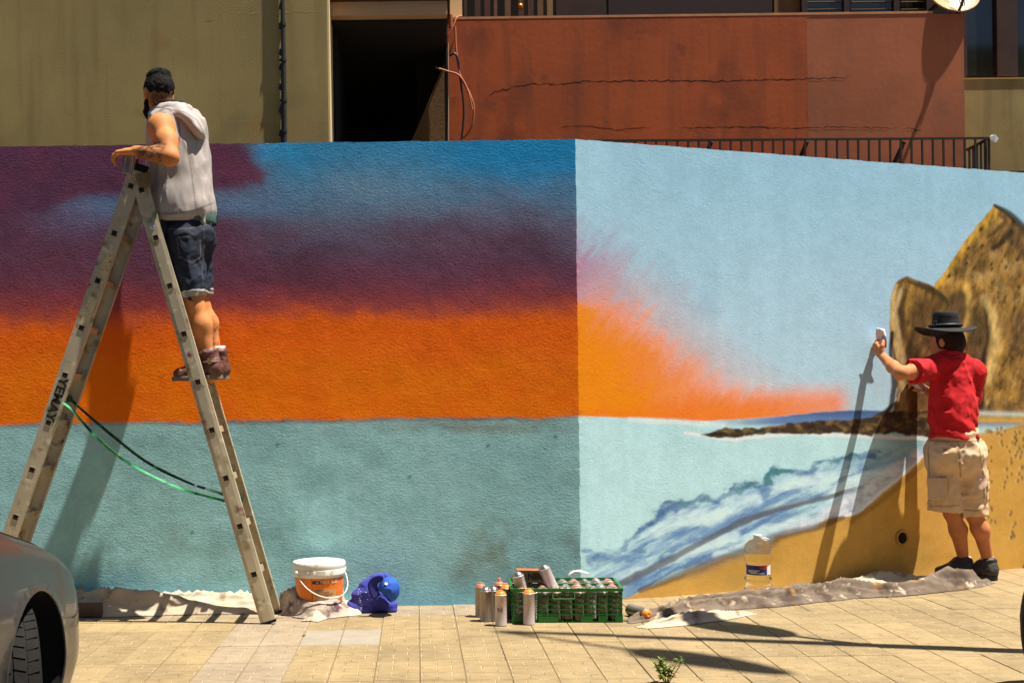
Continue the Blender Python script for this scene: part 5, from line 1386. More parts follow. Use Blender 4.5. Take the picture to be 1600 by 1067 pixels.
# ------------------------------------------------------------------ sculpting by signed distance: smooth unions meshed with surface nets
class Sdf:
    def __init__(self, lo, hi, h):
        self.h = h; self.lo = np.asarray(lo, float)
        self.n = np.ceil((np.asarray(hi, float) - self.lo) / h).astype(int) + 1
        self.ax = [(self.lo[i] + h * np.arange(self.n[i])).astype(np.float32) for i in range(3)]
        self.F = np.full(self.n, .25, np.float32)
    def _sub(self, lo, hi, m):
        sl = []
        for i in range(3):
            a = int(max(0, math.floor((lo[i] - m - self.lo[i]) / self.h))); b = int(min(self.n[i], math.ceil((hi[i] + m - self.lo[i]) / self.h) + 1))
            if b <= a: return None
            sl.append(slice(a, b))
        sl = tuple(sl)
        return sl, self.ax[0][sl[0]][:, None, None], self.ax[1][sl[1]][None, :, None], self.ax[2][sl[2]][None, None, :]
    def _mix(self, sl, d, k, op):
        f = self.F[sl]
        if op == 'add':
            if k <= 0: self.F[sl] = np.minimum(f, d)
            else:
                hh = np.clip(.5 + .5 * (f - d) / k, 0, 1)
                self.F[sl] = f + (d - f) * hh - k * hh * (1 - hh)
        else:
            if k <= 0: self.F[sl] = np.maximum(f, -d)
            else:
                hh = np.clip(.5 - .5 * (f + d) / k, 0, 1)
                self.F[sl] = f + (-d - f) * hh + k * hh * (1 - hh)
    def cap(self, a, b, ra, rb=None, k=.02, flat=None, op='add'):
        """tapered capsule; flat=(direction, factor) squashes it along direction"""
        a = np.asarray(a, float); b = np.asarray(b, float); rb = ra if rb is None else rb
        rm = max(ra, rb); grow = 1.0
        if flat is not None: grow = max(1.0, 1.0 / flat[1])
        q = self._sub(np.minimum(a, b) - rm*grow, np.maximum(a, b) + rm*grow, k + 4*self.h)
        if q is None: return self
        sl, x, y, z = q
        px, py, pz = x - a[0], y - a[1], z - a[2]; e = b - a
        if flat is not None:
            n_ = np.asarray(flat[0], float); n_ = n_ / np.linalg.norm(n_); f = flat[1] - 1
            dn = px*n_[0] + py*n_[1] + pz*n_[2]
            px, py, pz = px + f*dn*n_[0], py + f*dn*n_[1], pz + f*dn*n_[2]
            e = e + f * e.dot(n_) * n_
        ee = max(e.dot(e), 1e-9)
        t = np.clip((px*e[0] + py*e[1] + pz*e[2]) / ee, 0, 1)
        d_ = np.sqrt((px - t*e[0])**2 + (py - t*e[1])**2 + (pz - t*e[2])**2) - (ra + (rb - ra) * t)
        if flat is not None and flat[1] > 1: d_ = d_ / flat[1]**.5
        self._mix(sl, d_.astype(np.float32), k, op)
        return self
    def chain(self, pts, rs, k=.02, flat=None):
        for i in range(len(pts) - 1): self.cap(pts[i], pts[i+1], rs[i], rs[i+1], k, flat)
        return self
    def ell(self, c, r, M=None, k=.02, op='add'):
        c = np.asarray(c, float); r = np.asarray(r, float); m = r.max()
        q = self._sub(c - m, c + m, k + 4*self.h)
        if q is None: return self
        sl, x, y, z = q
        p = [x - c[0], y - c[1], z - c[2]]
        if M is not None:
            M = np.asarray(M, float)          # rows: local axes
            p = [p[0]*M[i][0] + p[1]*M[i][1] + p[2]*M[i][2] for i in range(3)]
        k0 = np.sqrt((p[0]/r[0])**2 + (p[1]/r[1])**2 + (p[2]/r[2])**2)
        k1 = np.sqrt((p[0]/r[0]**2)**2 + (p[1]/r[1]**2)**2 + (p[2]/r[2]**2)**2) + 1e-6
        self._mix(sl, (k0 * (k0 - 1) / k1).astype(np.float32), k, op)
        return self
    def cut(self, p, n_, lo=None, hi=None, k=0):
        """remove everything on the side n_ points to"""
        n_ = np.asarray(n_, float); n_ = n_ / np.linalg.norm(n_)
        lo = self.lo if lo is None else lo; hi = self.lo + self.n*self.h if hi is None else hi
        q = self._sub(lo, hi, 0); sl, x, y, z = q
        d_ = (x - p[0])*n_[0] + (y - p[1])*n_[1] + (z - p[2])*n_[2]
        self.F[sl] = np.maximum(self.F[sl], d_.astype(np.float32))
        return self
    def shift(self, fn, band=.03):
        i = np.nonzero(np.abs(self.F) < band)
        self.F[i] += fn(self.ax[0][i[0]].astype(float), self.ax[1][i[1]].astype(float), self.ax[2][i[2]].astype(float)).astype(np.float32)
        return self
    def net(self):
        F = self.F; s = F < 0
        c = np.zeros(tuple(self.n - 1), np.uint8)
        O = [(i, j, k) for i in (0, 1) for j in (0, 1) for k in (0, 1)]
        sh = lambda A, o: A[o[0]:A.shape[0]-1+o[0], o[1]:A.shape[1]-1+o[1], o[2]:A.shape[2]-1+o[2]]
        for o in O: c += sh(s, o)
        act = (c > 0) & (c < 8)
        I = np.stack(np.nonzero(act), -1)
        idx = np.full(act.shape, -1, np.int32); idx[act] = np.arange(len(I))
        acc = np.zeros((len(I), 3)); cnt = np.zeros(len(I))
        E = [(a, b) for a in O for b in O if sum(b) - sum(a) == 1 and sum(abs(b[q] - a[q]) for q in range(3)) == 1]
        for a, b in E:
            fa = F[I[:, 0]+a[0], I[:, 1]+a[1], I[:, 2]+a[2]].astype(float); fb = F[I[:, 0]+b[0], I[:, 1]+b[1], I[:, 2]+b[2]].astype(float)
            m = (fa < 0) != (fb < 0)
            t = fa[m] / (fa[m] - fb[m])
            acc[m] += np.asarray(a) + t[:, None] * (np.asarray(b) - np.asarray(a)); cnt[m] += 1
        V = self.lo + (I + acc / cnt[:, None]) * self.h
        Q = []
        for axis in range(3):
            sl0 = [slice(None)]*3; sl1 = [slice(None)]*3
            sl0[axis] = slice(0, -1); sl1[axis] = slice(1, None)
            d_ = s[tuple(sl0)] != s[tuple(sl1)]; g = s[tuple(sl0)]
            u, v = [q for q in range(3) if q != axis]
            P_ = np.stack(np.nonzero(d_), -1)
            ok = (P_[:, u] > 0) & (P_[:, v] > 0) & (P_[:, u] < self.n[u]-1) & (P_[:, v] < self.n[v]-1)
            P_ = P_[ok]
            def cell(du, dv):
                q = P_.copy(); q[:, u] += du; q[:, v] += dv
                return idx[q[:, 0], q[:, 1], q[:, 2]]
            quad = np.stack([cell(-1, -1), cell(0, -1), cell(0, 0), cell(-1, 0)], -1)
            flip = g[P_[:, 0], P_[:, 1], P_[:, 2]] ^ (axis == 1)
            quad[~flip] = quad[~flip][:, ::-1]
            Q.append(quad)
        Q = np.concatenate(Q); Q = Q[(Q >= 0).all(1)]
        return V, Q
    def build(self, name, m, parent=None, colfn=None, relax=1):
        V, Q = self.net()
        me = bpy.data.meshes.new(name)
        me.vertices.add(len(V)); me.vertices.foreach_set('co', V.ravel())
        me.loops.add(Q.size); me.loops.foreach_set('vertex_index', Q.ravel().astype(np.int32))
        me.polygons.add(len(Q)); me.polygons.foreach_set('loop_start', np.arange(0, Q.size, 4)); me.polygons.foreach_set('loop_total', np.full(len(Q), 4))
        me.polygons.foreach_set('use_smooth', np.ones(len(Q), bool))
        me.update(calc_edges=True)
        for _ in range(relax):
            ed = np.zeros(len(me.edges)*2, np.int32); me.edges.foreach_get('vertices', ed); ed = ed.reshape(-1, 2)
            A = np.zeros_like(V); cn = np.zeros(len(V))
            for a, b in ((0, 1), (1, 0)):
                np.add.at(A, ed[:, a], V[ed[:, b]]); np.add.at(cn, ed[:, a], 1)
            V = V * .5 + .5 * A / np.maximum(cn, 1)[:, None]
        me.vertices.foreach_set('co', V.ravel()); me.update()
        if colfn is not None: set_cols(me, colfn(V[:, 0], V[:, 1], V[:, 2]))
        me.materials.append(m)
        o = bpy.data.objects.new(name, me); link(o, parent)
        if parent is not None: o.matrix_parent_inverse = world_to(parent)
        return o

def folds(seed, amp, fx, fy, fz, ridge=True):
    def f(x, y, z):
        w = (vnoise(x*7, y*7, z*5, seed + 3) - .5) * 1.4
        n_ = .65*vnoise(x*fx + w, y*fy, z*fz + w, seed) + .35*vnoise(x*fx*2.1, y*fy*2.1 + w, z*fz*2.1, seed + 7)
        if ridge: n_ = 1 - np.abs(2*n_ - 1)*1.6
        return -amp * (n_ - .45)
    return f
def seams(base, lines, amp=.10, seed=1):
    """cloth colour with stitched seams: lines = [(polyline in picture points, half width, colour)]"""
    b = lin(base)
    def f(x, y, z):
        c = np.tile(b, (len(x), 1)) * (1 + amp*2*(fbm(x*14, y*14, z*14, seed=seed) - .5))[:, None]
        px, py = project(x, y, z)
        for pts, w, col in lines:
            m_ = stroke(px, py, pts, w, .6)[:, None]*.85
            c = c*(1 - m_) + lin(col)*m_
        return c
    return f
def V3(p): return np.array((p[0], p[1], p[2]), float)
def hand(S, wrist, fwd, palm, thumb, L_=.185, curl=.5, grip=None, seed=0):
    """palm, four unequal bent fingers and a thumb that leaves the side of the palm"""
    f = V3(fwd)/np.linalg.norm(fwd); p = V3(palm) - f*np.dot(V3(palm), f); p /= np.linalg.norm(p)
    s = np.cross(f, p)
    if np.dot(s, V3(thumb)) < 0: s = -s
    w = V3(wrist); pl = L_*.52
    k = w + f*pl
    S.cap(w, w + f*pl*.55, .026, .03, .012, flat=(p, 1.5)).cap(w + f*pl*.35 + s*.014, k + s*.022, .024, .019, .01, flat=(p, 1.3)).cap(w + f*pl*.35 - s*.012, k - s*.024, .024, .017, .01, flat=(p, 1.3))
    for i, (o_, l_) in enumerate(((.027, .42), (.009, .47), (-.010, .44), (-.027, .34))):
        b = k + s*o_; fl = L_*l_; c = curl*(1 + .12*((i*7 + seed) % 3 - 1)); q = b.copy(); a = 0; pts = [b - f*.012]
        for j, part in enumerate((.45, .32, .23)):
            a += c*(.8, .95, .7)[j]
            q = q + (f*math.cos(a) + p*math.sin(a))*fl*part; pts.append(q.copy())
        S.chain(pts, [.0105, .0102, .0094, .0082], .005)
    tb = w + f*pl*.3 + s*.026
    t1 = tb + (f*.6 + s*.62 + p*.35)*.036; t2 = t1 + (f*.75 + s*.1 + p*.6)*.034; t3 = t2 + (f*.7 - s*.25 + p*.65)*.026
    S.chain([tb, t1, t2, t3], [.017, .0135, .0118, .0095], .008)

skin = lambda r, g, b: lin((r, g, b))
def skin_mat(name):
    m = mat(name, 'Col', .62, noise=.12, scale=22, bump=.2, bscale=120, spec=.22)
    P = m.node_tree.nodes['Principled BSDF']
    P.inputs['Subsurface Weight'].default_value = .12; P.inputs['Subsurface Radius'].default_value = (.012, .005, .003); P.inputs['Subsurface Scale'].default_value = .6
    return m
m_skin = skin_mat('skin')
m_hair = mat('hair_black', (.010, .008, .007, 1), .8, spec=.15, noise=.4, scale=60, bump=1.0, bscale=260, bdist=.006)
m_hair2 = mat('hair_brown', (.022, .012, .008, 1), .7, spec=.2, noise=.4, scale=60, bump=1.0, bscale=240, bdist=.006)

def head(S, c, f, scale=1.0, up=(0, 0, 1)):
    """skull, jaw, nose, brow, ears; c = centre of the skull, f = where the face looks"""
    f = V3(f)/np.linalg.norm(f); u = V3(up); u = u - f*np.dot(u, f); u /= np.linalg.norm(u); r = np.cross(f, u)
    M = [r, f, u]; c = V3(c); s = scale
    P = lambda a, b, z: c + r*a*s + f*b*s + u*z*s
    S.ell(P(0, -.012, .018), (.076*s, .096*s, .098*s), M, .01)
    S.ell(P(0, .03, -.055), (.058*s, .066*s, .07*s), M, .03)
    S.ell(P(0, .052, -.098), (.034*s, .032*s, .022*s), M, .03)
    S.cap(P(0, .088, -.002), P(0, .108, -.036), .011*s, .015*s, .012)
    S.cap(P(-.03, .078, .012), P(.03, .078, .012), .014*s, .014*s, .014)
    for e in (-1, 1):
        S.ell(P(e*.031, .084, -.006), (.014*s, .008*s, .009*s), M, .004, op='sub')
        S.ell(P(e*.031, .078, -.006), (.0125*s, .011*s, .0105*s), M, .002)
        S.ell(P(e*.079, -.006, -.012), (.011*s, .02*s, .033*s), M, .006)
        S.ell(P(e*.088, -.002, -.012), (.006*s, .011*s, .02*s), M, .003, op='sub')
    S.cap(P(-.022, .083, -.07), P(.022, .083, -.07), .007*s, .007*s, .008)
    return P, M

# ------------------------------------------------------------------ the painter on the ladder
p1 = tag(empty('person', on_ground(300, 958)), 'person in a sleeveless grey hoodie and denim shorts standing on the ladder', 'person')
q = lambda px, py, Y=6.83: V3(at(px, py, Y))
f1 = np.array((-.80, .60, 0)); r1 = np.array((.60, .80, 0))
hd_c = q(247, 147, 6.80)
S = Sdf(np.array((q(160, 95, 6.9)[0], 6.36, q(300, 612)[2])), np.array((q(375, 640, 7.0)[0], 7.19, q(300, 100, 6.8)[2])), .0062)
hf = np.array((-.62, .78, -.08))
PH, MH = head(S, hd_c, hf, 1.03)
nb = q(268, 183, 6.82)
S.cap(PH(0, -.03, -.06), nb, .056, .064, .03)
Ls, Rs = q(252, 199, 6.66), q(304, 196, 6.985)
Lel, Lw = q(266, 246, 6.52), q(212, 236, 6.585)
Rel, Rw = q(310, 272, 7.035), q(238, 282, 7.105)
# trunk (under the clothes) joins everything into one body
S.cap(Ls, Rs, .062, .062, .04).cap(q(276, 200), q(288, 300), .105, .1, .06, flat=(r1, .8)).cap(q(288, 300), q(293, 350), .1, .11, .06, flat=(r1, .85))
S.cap(nb, (Ls + Rs)/2, .065, .08, .05)
# near arm: heavy shoulder, forearm across to the ladder top
S.ell(Ls + np.array((.0, -.012, -.01)), (.072, .066, .082), None, .03)
S.chain([Ls, Ls*.5 + Lel*.5 + np.array((.008, -.006, 0)), Lel], [.064, .058, .045], .03)
S.chain([Lel, Lel*.6 + Lw*.4, Lw], [.046, .044, .029], .025)
hand(S, Lw, q(188, 238, 6.60) - Lw, (.1, .2, -1), (0, 1, .0), curl=.72)
# far arm reaches to the wall behind the ladder top
S.chain([Rs, Rs*.5 + Rel*.5, Rel], [.05, .042, .036], .03).chain([Rel, Rel*.55 + Rw*.45, Rw], [.036, .034, .025], .025)
hand(S, Rw, q(196, 284, 7.15) - Rw, (0, -.1, -1), (0, -1, 0), curl=.5, seed=2)
# legs
hipL, hipR = q(287, 372, 6.755), q(301, 372, 6.905)
knL, knR = q(303, 478, 6.75), q(311, 474, 6.89)
anL, anR = q(324, 558, 6.755), q(336, 556, 6.89)
for hp_, kn, an_ in ((hipL, knL, anL), (hipR, knR, anR)):
    S.chain([hp_, hp_*.5 + kn*.5, kn], [.088, .076, .058], .04)
    cf = kn*.62 + an_*.38 + np.array((.014, 0, 0))
    S.chain([kn, cf, an_], [.056, .06, .036], .03)
    S.ell(kn + np.array((-.03, 0, 0)), (.036, .04, .05), None, .03)
    S.cap(an_, an_ + np.array((-.03, 0, -.12)), .036, .04, .02)
def col1(x, y, z):
    n_ = len(x); c = np.tile(skin(198, 128, 76), (n_, 1))
    P = np.stack([x, y, z], -1)
    def near(a, b, r_):
        e = b - a; t = np.clip(((P - a) @ e) / (e @ e), 0, 1); return np.linalg.norm(P - a - t[:, None]*e, axis=1), t
    hb_ = np.linalg.norm((P - nk1)*np.array((1, 1, .8)), axis=1)
    sh_ = sst(.125, .06, hb_)*.78*(.6 + .8*vnoise(x*170, y*170, z*170, 3))
    c = c*(1 - sh_[:, None]) + skin(38, 30, 26)*sh_[:, None]
    c = c * (1 + .22*(fbm(x*16, y*16, z*16, seed=6) - .5))[:, None]
    d_, t = near(Lel, Lw, .06)
    ink = (d_ < .07) & (t > .05)
    pat = np.clip(fbm(x*55, y*55, z*75, seed=4)*3.4 - 1.05, 0, 1) * sst(.02, .2, t) * sst(1.0, .8, t)
    c = np.where(ink[:, None], c*(1 - .82*pat[:, None]) + skin(40, 34, 32)*.82*pat[:, None], c)
    d_, t = near(knR, anR, .06)
    ink2 = (d_ < .08) & (x > cf0[0] + .012) & (t > .3) & (t < .95)
    pat = np.clip(fbm(x*60, y*60, z*60, seed=8)*4 - 1.7, 0, 1)
    c = np.where(ink2[:, None], c*(1 - .6*pat[:, None]) + skin(50, 44, 44)*.6*pat[:, None], c)
    return c
cf0 = knR*.62 + anR*.38; nk1 = PH(0, -.085, -.05)
S.build('body', m_skin, p1, col1)
# hair and beard
H = Sdf(hd_c - .2, hd_c + .2, .005)
H.ell(PH(0, -.013, .022), (.0835, .1045, .1055), MH, .01)
H.cut(PH(0, -.065, -.080), -MH[2] - .30*MH[1]); H.cut(PH(0, .062, .05), MH[1] - .35*MH[2])
nk = PH(0, -.065, -.062)
def ragged(x, y, z):        # the hair thins out towards the nape instead of ending in a line
    hgt = (x - nk[0])*MH[2][0] + (y - nk[1])*MH[2][1] + (z - nk[2])*MH[2][2]
    return .0085*sst(.10, -.01, hgt) + .009*(vnoise(x*150, y*150, z*150, 12) - .5)*sst(.09, 0, hgt)
H.shift(ragged, .03)
H.ell(PH(0, -.02, .105), (.06, .08, .026), MH, .03)
for e in (-1, 1): H.ell(PH(e*.088, .0, -.02), (.022, .03, .042), MH, .01, op='sub')
H.ell(PH(0, .045, -.10), (.062, .055, .056), MH, .02); H.cap(PH(-.062, .012, -.05), PH(-.05, .045, -.1), .017, .022, .02); H.cap(PH(.062, .012, -.05), PH(.05, .045, -.1), .017, .022, .02)
H.ell(PH(0, .07, -.05), (.03, .05, .016), MH, .008, op='sub')
H.shift(lambda x, y, z: .006*(vnoise(x*75, y*75, z*75, 5) - .5) + .006*(vnoise(x*130, y*130, z*130, 6) - .5), .02)
H.build('hair', m_hair, p1)
# sleeveless hoodie: trunk shell with armholes, hood hanging on the back, ribbed hem
m_hood = mat('hoodie_grey', 'Col', .92, noise=.07, scale=24, bump=.4, bscale=220, bdist=.002)
T1 = Sdf(np.array((q(215, 150)[0], 6.5, q(300, 362)[2])), np.array((q(350, 150)[0], 7.15, q(300, 140)[2])), .0062)
dn = lambda px, py: q(px, py)
T1.cap(q(268, 200, 6.80), q(272, 245, 6.79), .135, .15, .05, flat=(f1, 1.12))
T1.cap(q(284, 208, 6.84), q(284, 320, 6.82), .150, .158, .06, flat=(f1, 1.04))
T1.cap(q(272, 250, 6.82), q(284, 326, 6.81), .140, .160, .06, flat=(r1, 1.04))
T1.cap(q(284, 318, 6.82), q(290, 330, 6.82), .166, .166, .04, flat=(r1, 1.02))
T1.cap(q(256, 188, 6.71), nb + np.array((0, 0, -.02)), .045, .075, .04).cap(q(300, 188, 6.95), nb + np.array((0, 0, -.02)), .055, .075, .04)
T1.cap(q(312, 240, 6.86), q(316, 310, 6.84), .05, .06, .05)
# armholes bare the shoulders
T1.ell(Ls + np.array((-.004, -.045, -.03)), (.078, .085, .125), None, .012, op='sub')
T1.ell(Rs + np.array((.02, .05, -.03)), (.075, .075, .11), None, .012, op='sub')
T1.ell(PH(0, 0, -.05), (.075, .075, .12), None, .015, op='sub')
T1.cut(q(288, 344, 6.82), (-.16, .1, -1))
T1.shift(folds(21, .022, 7, 7, 2.6), .04).shift(folds(23, .006, 20, 20, 7), .03)
T1.shift(lambda x, y, z: .006*np.sin((z - x*.35)*60 + 3*vnoise(x*6, y*6, z*6, 2))*sst(2.36, 2.27, z), .03)
th_ = np.linspace(-1.9, 1.75, 22)
arm_seam = [(256 + 22*math.cos(a - .1) + 3, 207 + 37*math.sin(a - .1)) for a in th_]
hd1 = T1.build('hoodie', m_hood, p1, seams((166, 156, 150), [(arm_seam, 1.1, (96, 90, 90)), ([(244, 334), (270, 334), (300, 330), (332, 318)], 1.0, (112, 104, 98)), ([(284, 214), (296, 250), (303, 300), (306, 328)], .9, (126, 118, 112))], .08, 5))
H2 = Sdf(q(236, 150, 6.6), q(345, 150, 7.1) + np.array((0, 0, .05)) , .006) if False else Sdf(np.array((q(232, 200)[0], 6.55, q(300, 262)[2])), np.array((q(340, 200)[0], 7.12, q(300, 150)[2])), .006)
# collar roll round the neck, then the bag of the hood down the back
for k_ in range(13):
    a0 = -2.5 + 5.0*k_/12; a1 = -2.5 + 5.0*(k_ + 1)/12
    pa_ = nb + (-f1*math.cos(a0) + r1*math.sin(a0))*.098 + np.array((0, 0, .03 - .03*(1 - math.cos(a0))*.5)); pb2 = nb + (-f1*math.cos(a1) + r1*math.sin(a1))*.098 + np.array((0, 0, .03 - .03*(1 - math.cos(a1))*.5))
    H2.cap(pa_, pb2, .03, .03, .015)
tq = np.array((.80, 0, -.60)); nq = np.array((.60, 0, .80))
H2.ell(q(296, 189, 6.77), (.088, .125, .040), [tq, np.array((0, 1.0, 0)), nq], .04)
H2.ell(q(309, 203, 6.75), (.062, .10, .034), [np.array((.5, 0, -.866)), np.array((0, 1.0, 0)), np.array((.866, 0, .5))], .03)
H2.cap(q(262, 181, 6.69), q(284, 177, 6.71), .024, .034, .03)
H2.ell(nb + np.array((-.01, 0, .03)), (.07, .07, .09), None, .015, op='sub')
H2.shift(folds(31, .008, 12, 12, 8), .03)
H2.build('hood', m_hood, hd1, seams((172, 162, 157), [([(270, 172), (290, 176), (308, 188), (318, 206)], .9, (124, 116, 110))], .06, 6))
D = Sdf(nb - .12, nb + .12, .006)
for k_ in range(11):
    a0 = -2.2 + 4.4*k_/10; a1 = -2.2 + 4.4*(k_ + 1)/10
    D.cap(nb + (-f1*math.cos(a0) + r1*math.sin(a0))*.082 + np.array((0, 0, .062)), nb + (-f1*math.cos(a1) + r1*math.sin(a1))*.082 + np.array((0, 0, .062)), .02, .02, .01)
D.build('hood_lining', mat('lining_black', (.02, .018, .018, 1), .9), hd1)
# drawstring under the belt of green shirt tail
U = Sdf(np.array((q(285, 330)[0], 6.62, q(300, 352)[2])), np.array((q(338, 330)[0], 7.05, q(300, 318)[2])), .006)
U.cap(q(296, 338, 6.83), q(298, 342, 6.83), .152, .15, .02, flat=(r1, 1.02)); U.cut(q(296, 347, 6.82), (-.1, 0, -1)); U.cut(q(296, 326, 6.82), (.1, 0, 1))
U.shift(folds(35, .008, 12, 12, 8), .03)
U.build('shirt_tail', mat('shirt_green', rgb(64, 92, 82), .9, noise=.15, scale=20), p1)
# denim shorts
m_denim = mat('denim_dark', 'Col', .85, noise=.25, scale=18, bump=.5, bscale=260, bdist=.0016)
N1 = Sdf(np.array((q(235, 350)[0], 6.55, q(300, 475)[2])), np.array((q(345, 350)[0], 7.12, q(300, 328)[2])), .0062)
N1.cap(q(291, 352, 6.83), q(294, 374, 6.83), .140, .142, .05, flat=(r1, .98))
for hp_, kn, kx in ((hipL, knL, 300), (hipR, knR, 312)):
    N1.cap(hp_, hp_*.12 + kn*.88, .108, .081, .04)
N1.ell(q(318, 366, 6.80), (.06, .08, .075), None, .05)
N1.cut(q(296, 338, 6.83), (.05, 0, 1))
for hp_, kn in ((hipL, knL), (hipR, knR)):
    dd = kn - hp_; dd /= np.linalg.norm(dd); pe = hp_*.18 + kn*.82
    lo = np.minimum(pe - .12, pe + .12); hi = pe + .12
    N1.cut(pe, dd, lo + np.array((0, .045, -.05)) if hp_ is hipL else lo + np.array((0, .045, -.05)), hi - np.array((0, .045, 0)))
N1.shift(folds(41, .016, 10, 10, 10), .035).shift(folds(43, .006, 24, 24, 26), .03)
th_c = (84, 82, 78)
sh1 = N1.build('shorts', m_denim, p1, seams((25, 32, 48), [([(276, 371), (296, 370), (313, 374), (314, 402), (300, 410), (281, 402), (276, 371)], .8, th_c), ([(318, 345), (320, 380), (316, 420), (318, 452)], .8, (60, 64, 74)), ([(262, 358), (296, 357), (326, 350)], .7, th_c), ([(284, 412), (300, 418), (314, 410)], .7, (52, 60, 82)), ([(286, 434), (304, 440), (316, 434)], 1.4, (46, 58, 86))], .3, 7))
for hp_, kn in ((hipL, knL), (hipR, knR)):
    C1 = Sdf(kn - .16, kn + .2, .0058)
    C1.cap(hp_*.235 + kn*.765, hp_*.14 + kn*.86, .094, .086, .0)
    dd = kn - hp_; dd /= np.linalg.norm(dd)
    C1.cut(hp_*.12 + kn*.88 + 0, dd); C1.cut(hp_*.20 + kn*.80, -dd)
    C1.shift(folds(47, .008, 16, 16, 30), .03)
    C1.build('rolled_cuff', mat('denim_inside%d' % int(hp_[1]*100), rgb(150, 146, 138), .9, noise=.2, scale=40, bump=.4, bscale=250), sh1)
# stitched back pocket, belt
bl = MB(); ring = []
for i in range(41):
    a = 2*math.pi*i/40; ring.append(Vector(q(293, 345, 6.83)) + Vector((math.cos(a)*.143, math.sin(a)*.143, .0)))
vs_, fs = [], []
for i, c in enumerate(ring[:-1]):
    o_ = (c - Vector(q(293, 345, 6.83))).normalized()
    vs_ += [c + o_*.004 + Vector((0, 0, .018)), c + o_*.004 - Vector((0, 0, .018)), c - o_*.004 - Vector((0, 0, .018)), c - o_*.004 + Vector((0, 0, .018))]
    k = 4*i; m_ = 4*((i + 1) % 40)
    for a in range(4): fs.append((k + a, k + (a+1) % 4, m_ + (a+1) % 4, m_ + a))
bl.add(vs_, fs, True).build('belt', mat('belt_black', (.02, .02, .02, 1), .6, bump=.3, bscale=90), sh1)
# boots on the rungs
m_boot = mat('boot_leather', rgb(98, 62, 50), .5, noise=.3, scale=26, bump=.5, bscale=70, bdist=.004, dirt=(rgb(140, 100, 84), .08, 20, 3.0))
m_sole = mat('boot_sole', rgb(120, 106, 84), .8, noise=.25, scale=30, bump=.4)
m_sock = mat('sock_white', (.72, .7, .68, 1), .9, bump=.4, bscale=200)
def boot(parent, heel, toe, ankle, m_up, m_so, hgt=.13, w=.046, lace=True, seedv=1, sock=True, strap=None):
    heel, toe, ankle = V3(heel), V3(toe), V3(ankle)
    f = toe - heel; L_ = np.linalg.norm(f); f /= L_; s = np.cross(f, (0, 0, 1)); s /= np.linalg.norm(s); u = np.cross(s, f)
    B = Sdf(np.minimum(np.minimum(heel, toe), ankle) - .1, np.maximum(np.maximum(heel, toe), ankle) + .12, .0048)
    hb = heel + u*.055 + f*.045
    B.cap(hb, heel + f*L_*.55 + u*.05, .048, .046, .03, flat=(s, 1.12))
    B.cap(heel + f*L_*.5 + u*.046, toe - f*.05 + u*.04, .046, .040, .03, flat=(u, 1.12))
    B.cap(hb + u*.01, ankle, .05, .052, .03, flat=(s, 1.05)).cap(heel + f*L_*.45 + u*.075, ankle + f*.025, .035, .04, .04)
    ax_ = ankle - hb; ax_ /= np.linalg.norm(ax_)
    B.ell(ankle + ax_*.0, (.056, .056, .014), [s, f, ax_], .012)
    B.cut(ankle + ax_*.022, ax_); B.cut(heel + u*.018, -u)
    B.shift(folds(seedv, .006, 22, 22, 30), .02)
    o = B.build('boot', m_up, parent)
    so = MB(); n = 22; vs_, fs = [], []
    for lv, (z, g) in enumerate(((.0, -.002), (.004, .001), (.022, .002), (.026, -.003))):
        for i in range(n):
            a = 2*math.pi*i/n; t = (1 - math.cos(a))/2
            ww = (w + .004)*(.86 + .24*math.sin(min(t*1.15, 1)*math.pi)**.8)*(abs(math.sin(a))**.62)*(1 if math.sin(a) >= 0 else -1)
            p = heel + f*(-.004 + t*(L_ + .006)) + s*(ww*(1 + g*8)) + u*(z + (.0 if .35 < t < .45 and lv == 0 else 0))
            vs_.append(p)
    for lv in range(3):
        for i in range(n): fs.append((lv*n + i, lv*n + (i+1) % n, (lv+1)*n + (i+1) % n, (lv+1)*n + i))
    fs += [tuple(range(n))[::-1], tuple(range(3*n, 4*n))]
    so.add(vs_, fs, True).build('sole', m_so, o, 40)
    if lace:
        for j in range(4):
            c = Vector(heel + f*L_*(.62 - .07*j) + u*(.092 + .013*j)); a = Vector(s)*.03
            MB().tube([c - a - Vector(u)*.012, c + Vector(u)*.004, c + a - Vector(u)*.012], .0028, 6).build('lace', MATS.get('lace') or mat('lace', rgb(60, 44, 30), .8), o)
    if strap is not None:
        c = Vector(ankle - ax_*.055)
        ring = [c + (Vector(s)*math.cos(a)*.055 + Vector(f)*math.sin(a)*.062) + Vector(f)*.008 for a in np.linspace(0, 2*math.pi, 24)]
        MB().tube(ring, .008, 6).build('ankle_strap', m_up, o)
        MB().bbox((-.011, -.004, -.013), (.011, .004, .013), .002, Matrix.Translation(c - Vector((.0, .064, 0)))).build('strap_buckle', mat('buckle_brass', rgb(190, 160, 90), .35, metal=.8), o)
    if sock:
        K = Sdf(ankle - .09, ankle + .1, .005); K.cap(ankle - ax_*.03, ankle + ax_*.036, .046, .044, .0); K.cut(ankle + ax_*.034, ax_); K.shift(folds(3, .005, 30, 30, 60), .02)
        K.build('sock', m_sock, o)
    return o
# the rung they stand on
rz = at(308, 597, YN)
soleL = rz.z + .02
boot(p1, (at(348, 598, 6.76).x, 6.757, soleL), (at(270, 603, 6.75).x, 6.735, soleL - .012), (q(326, 552, 6.757)), m_boot, m_sole, strap=1, seedv=51, sock=False)
boot(p1, (at(358, 596, 6.90).x, 6.885, soleL), (at(284, 600, 6.90).x, 6.89, soleL - .008), (q(341, 551, 6.885)), m_boot, m_sole, seedv=55)
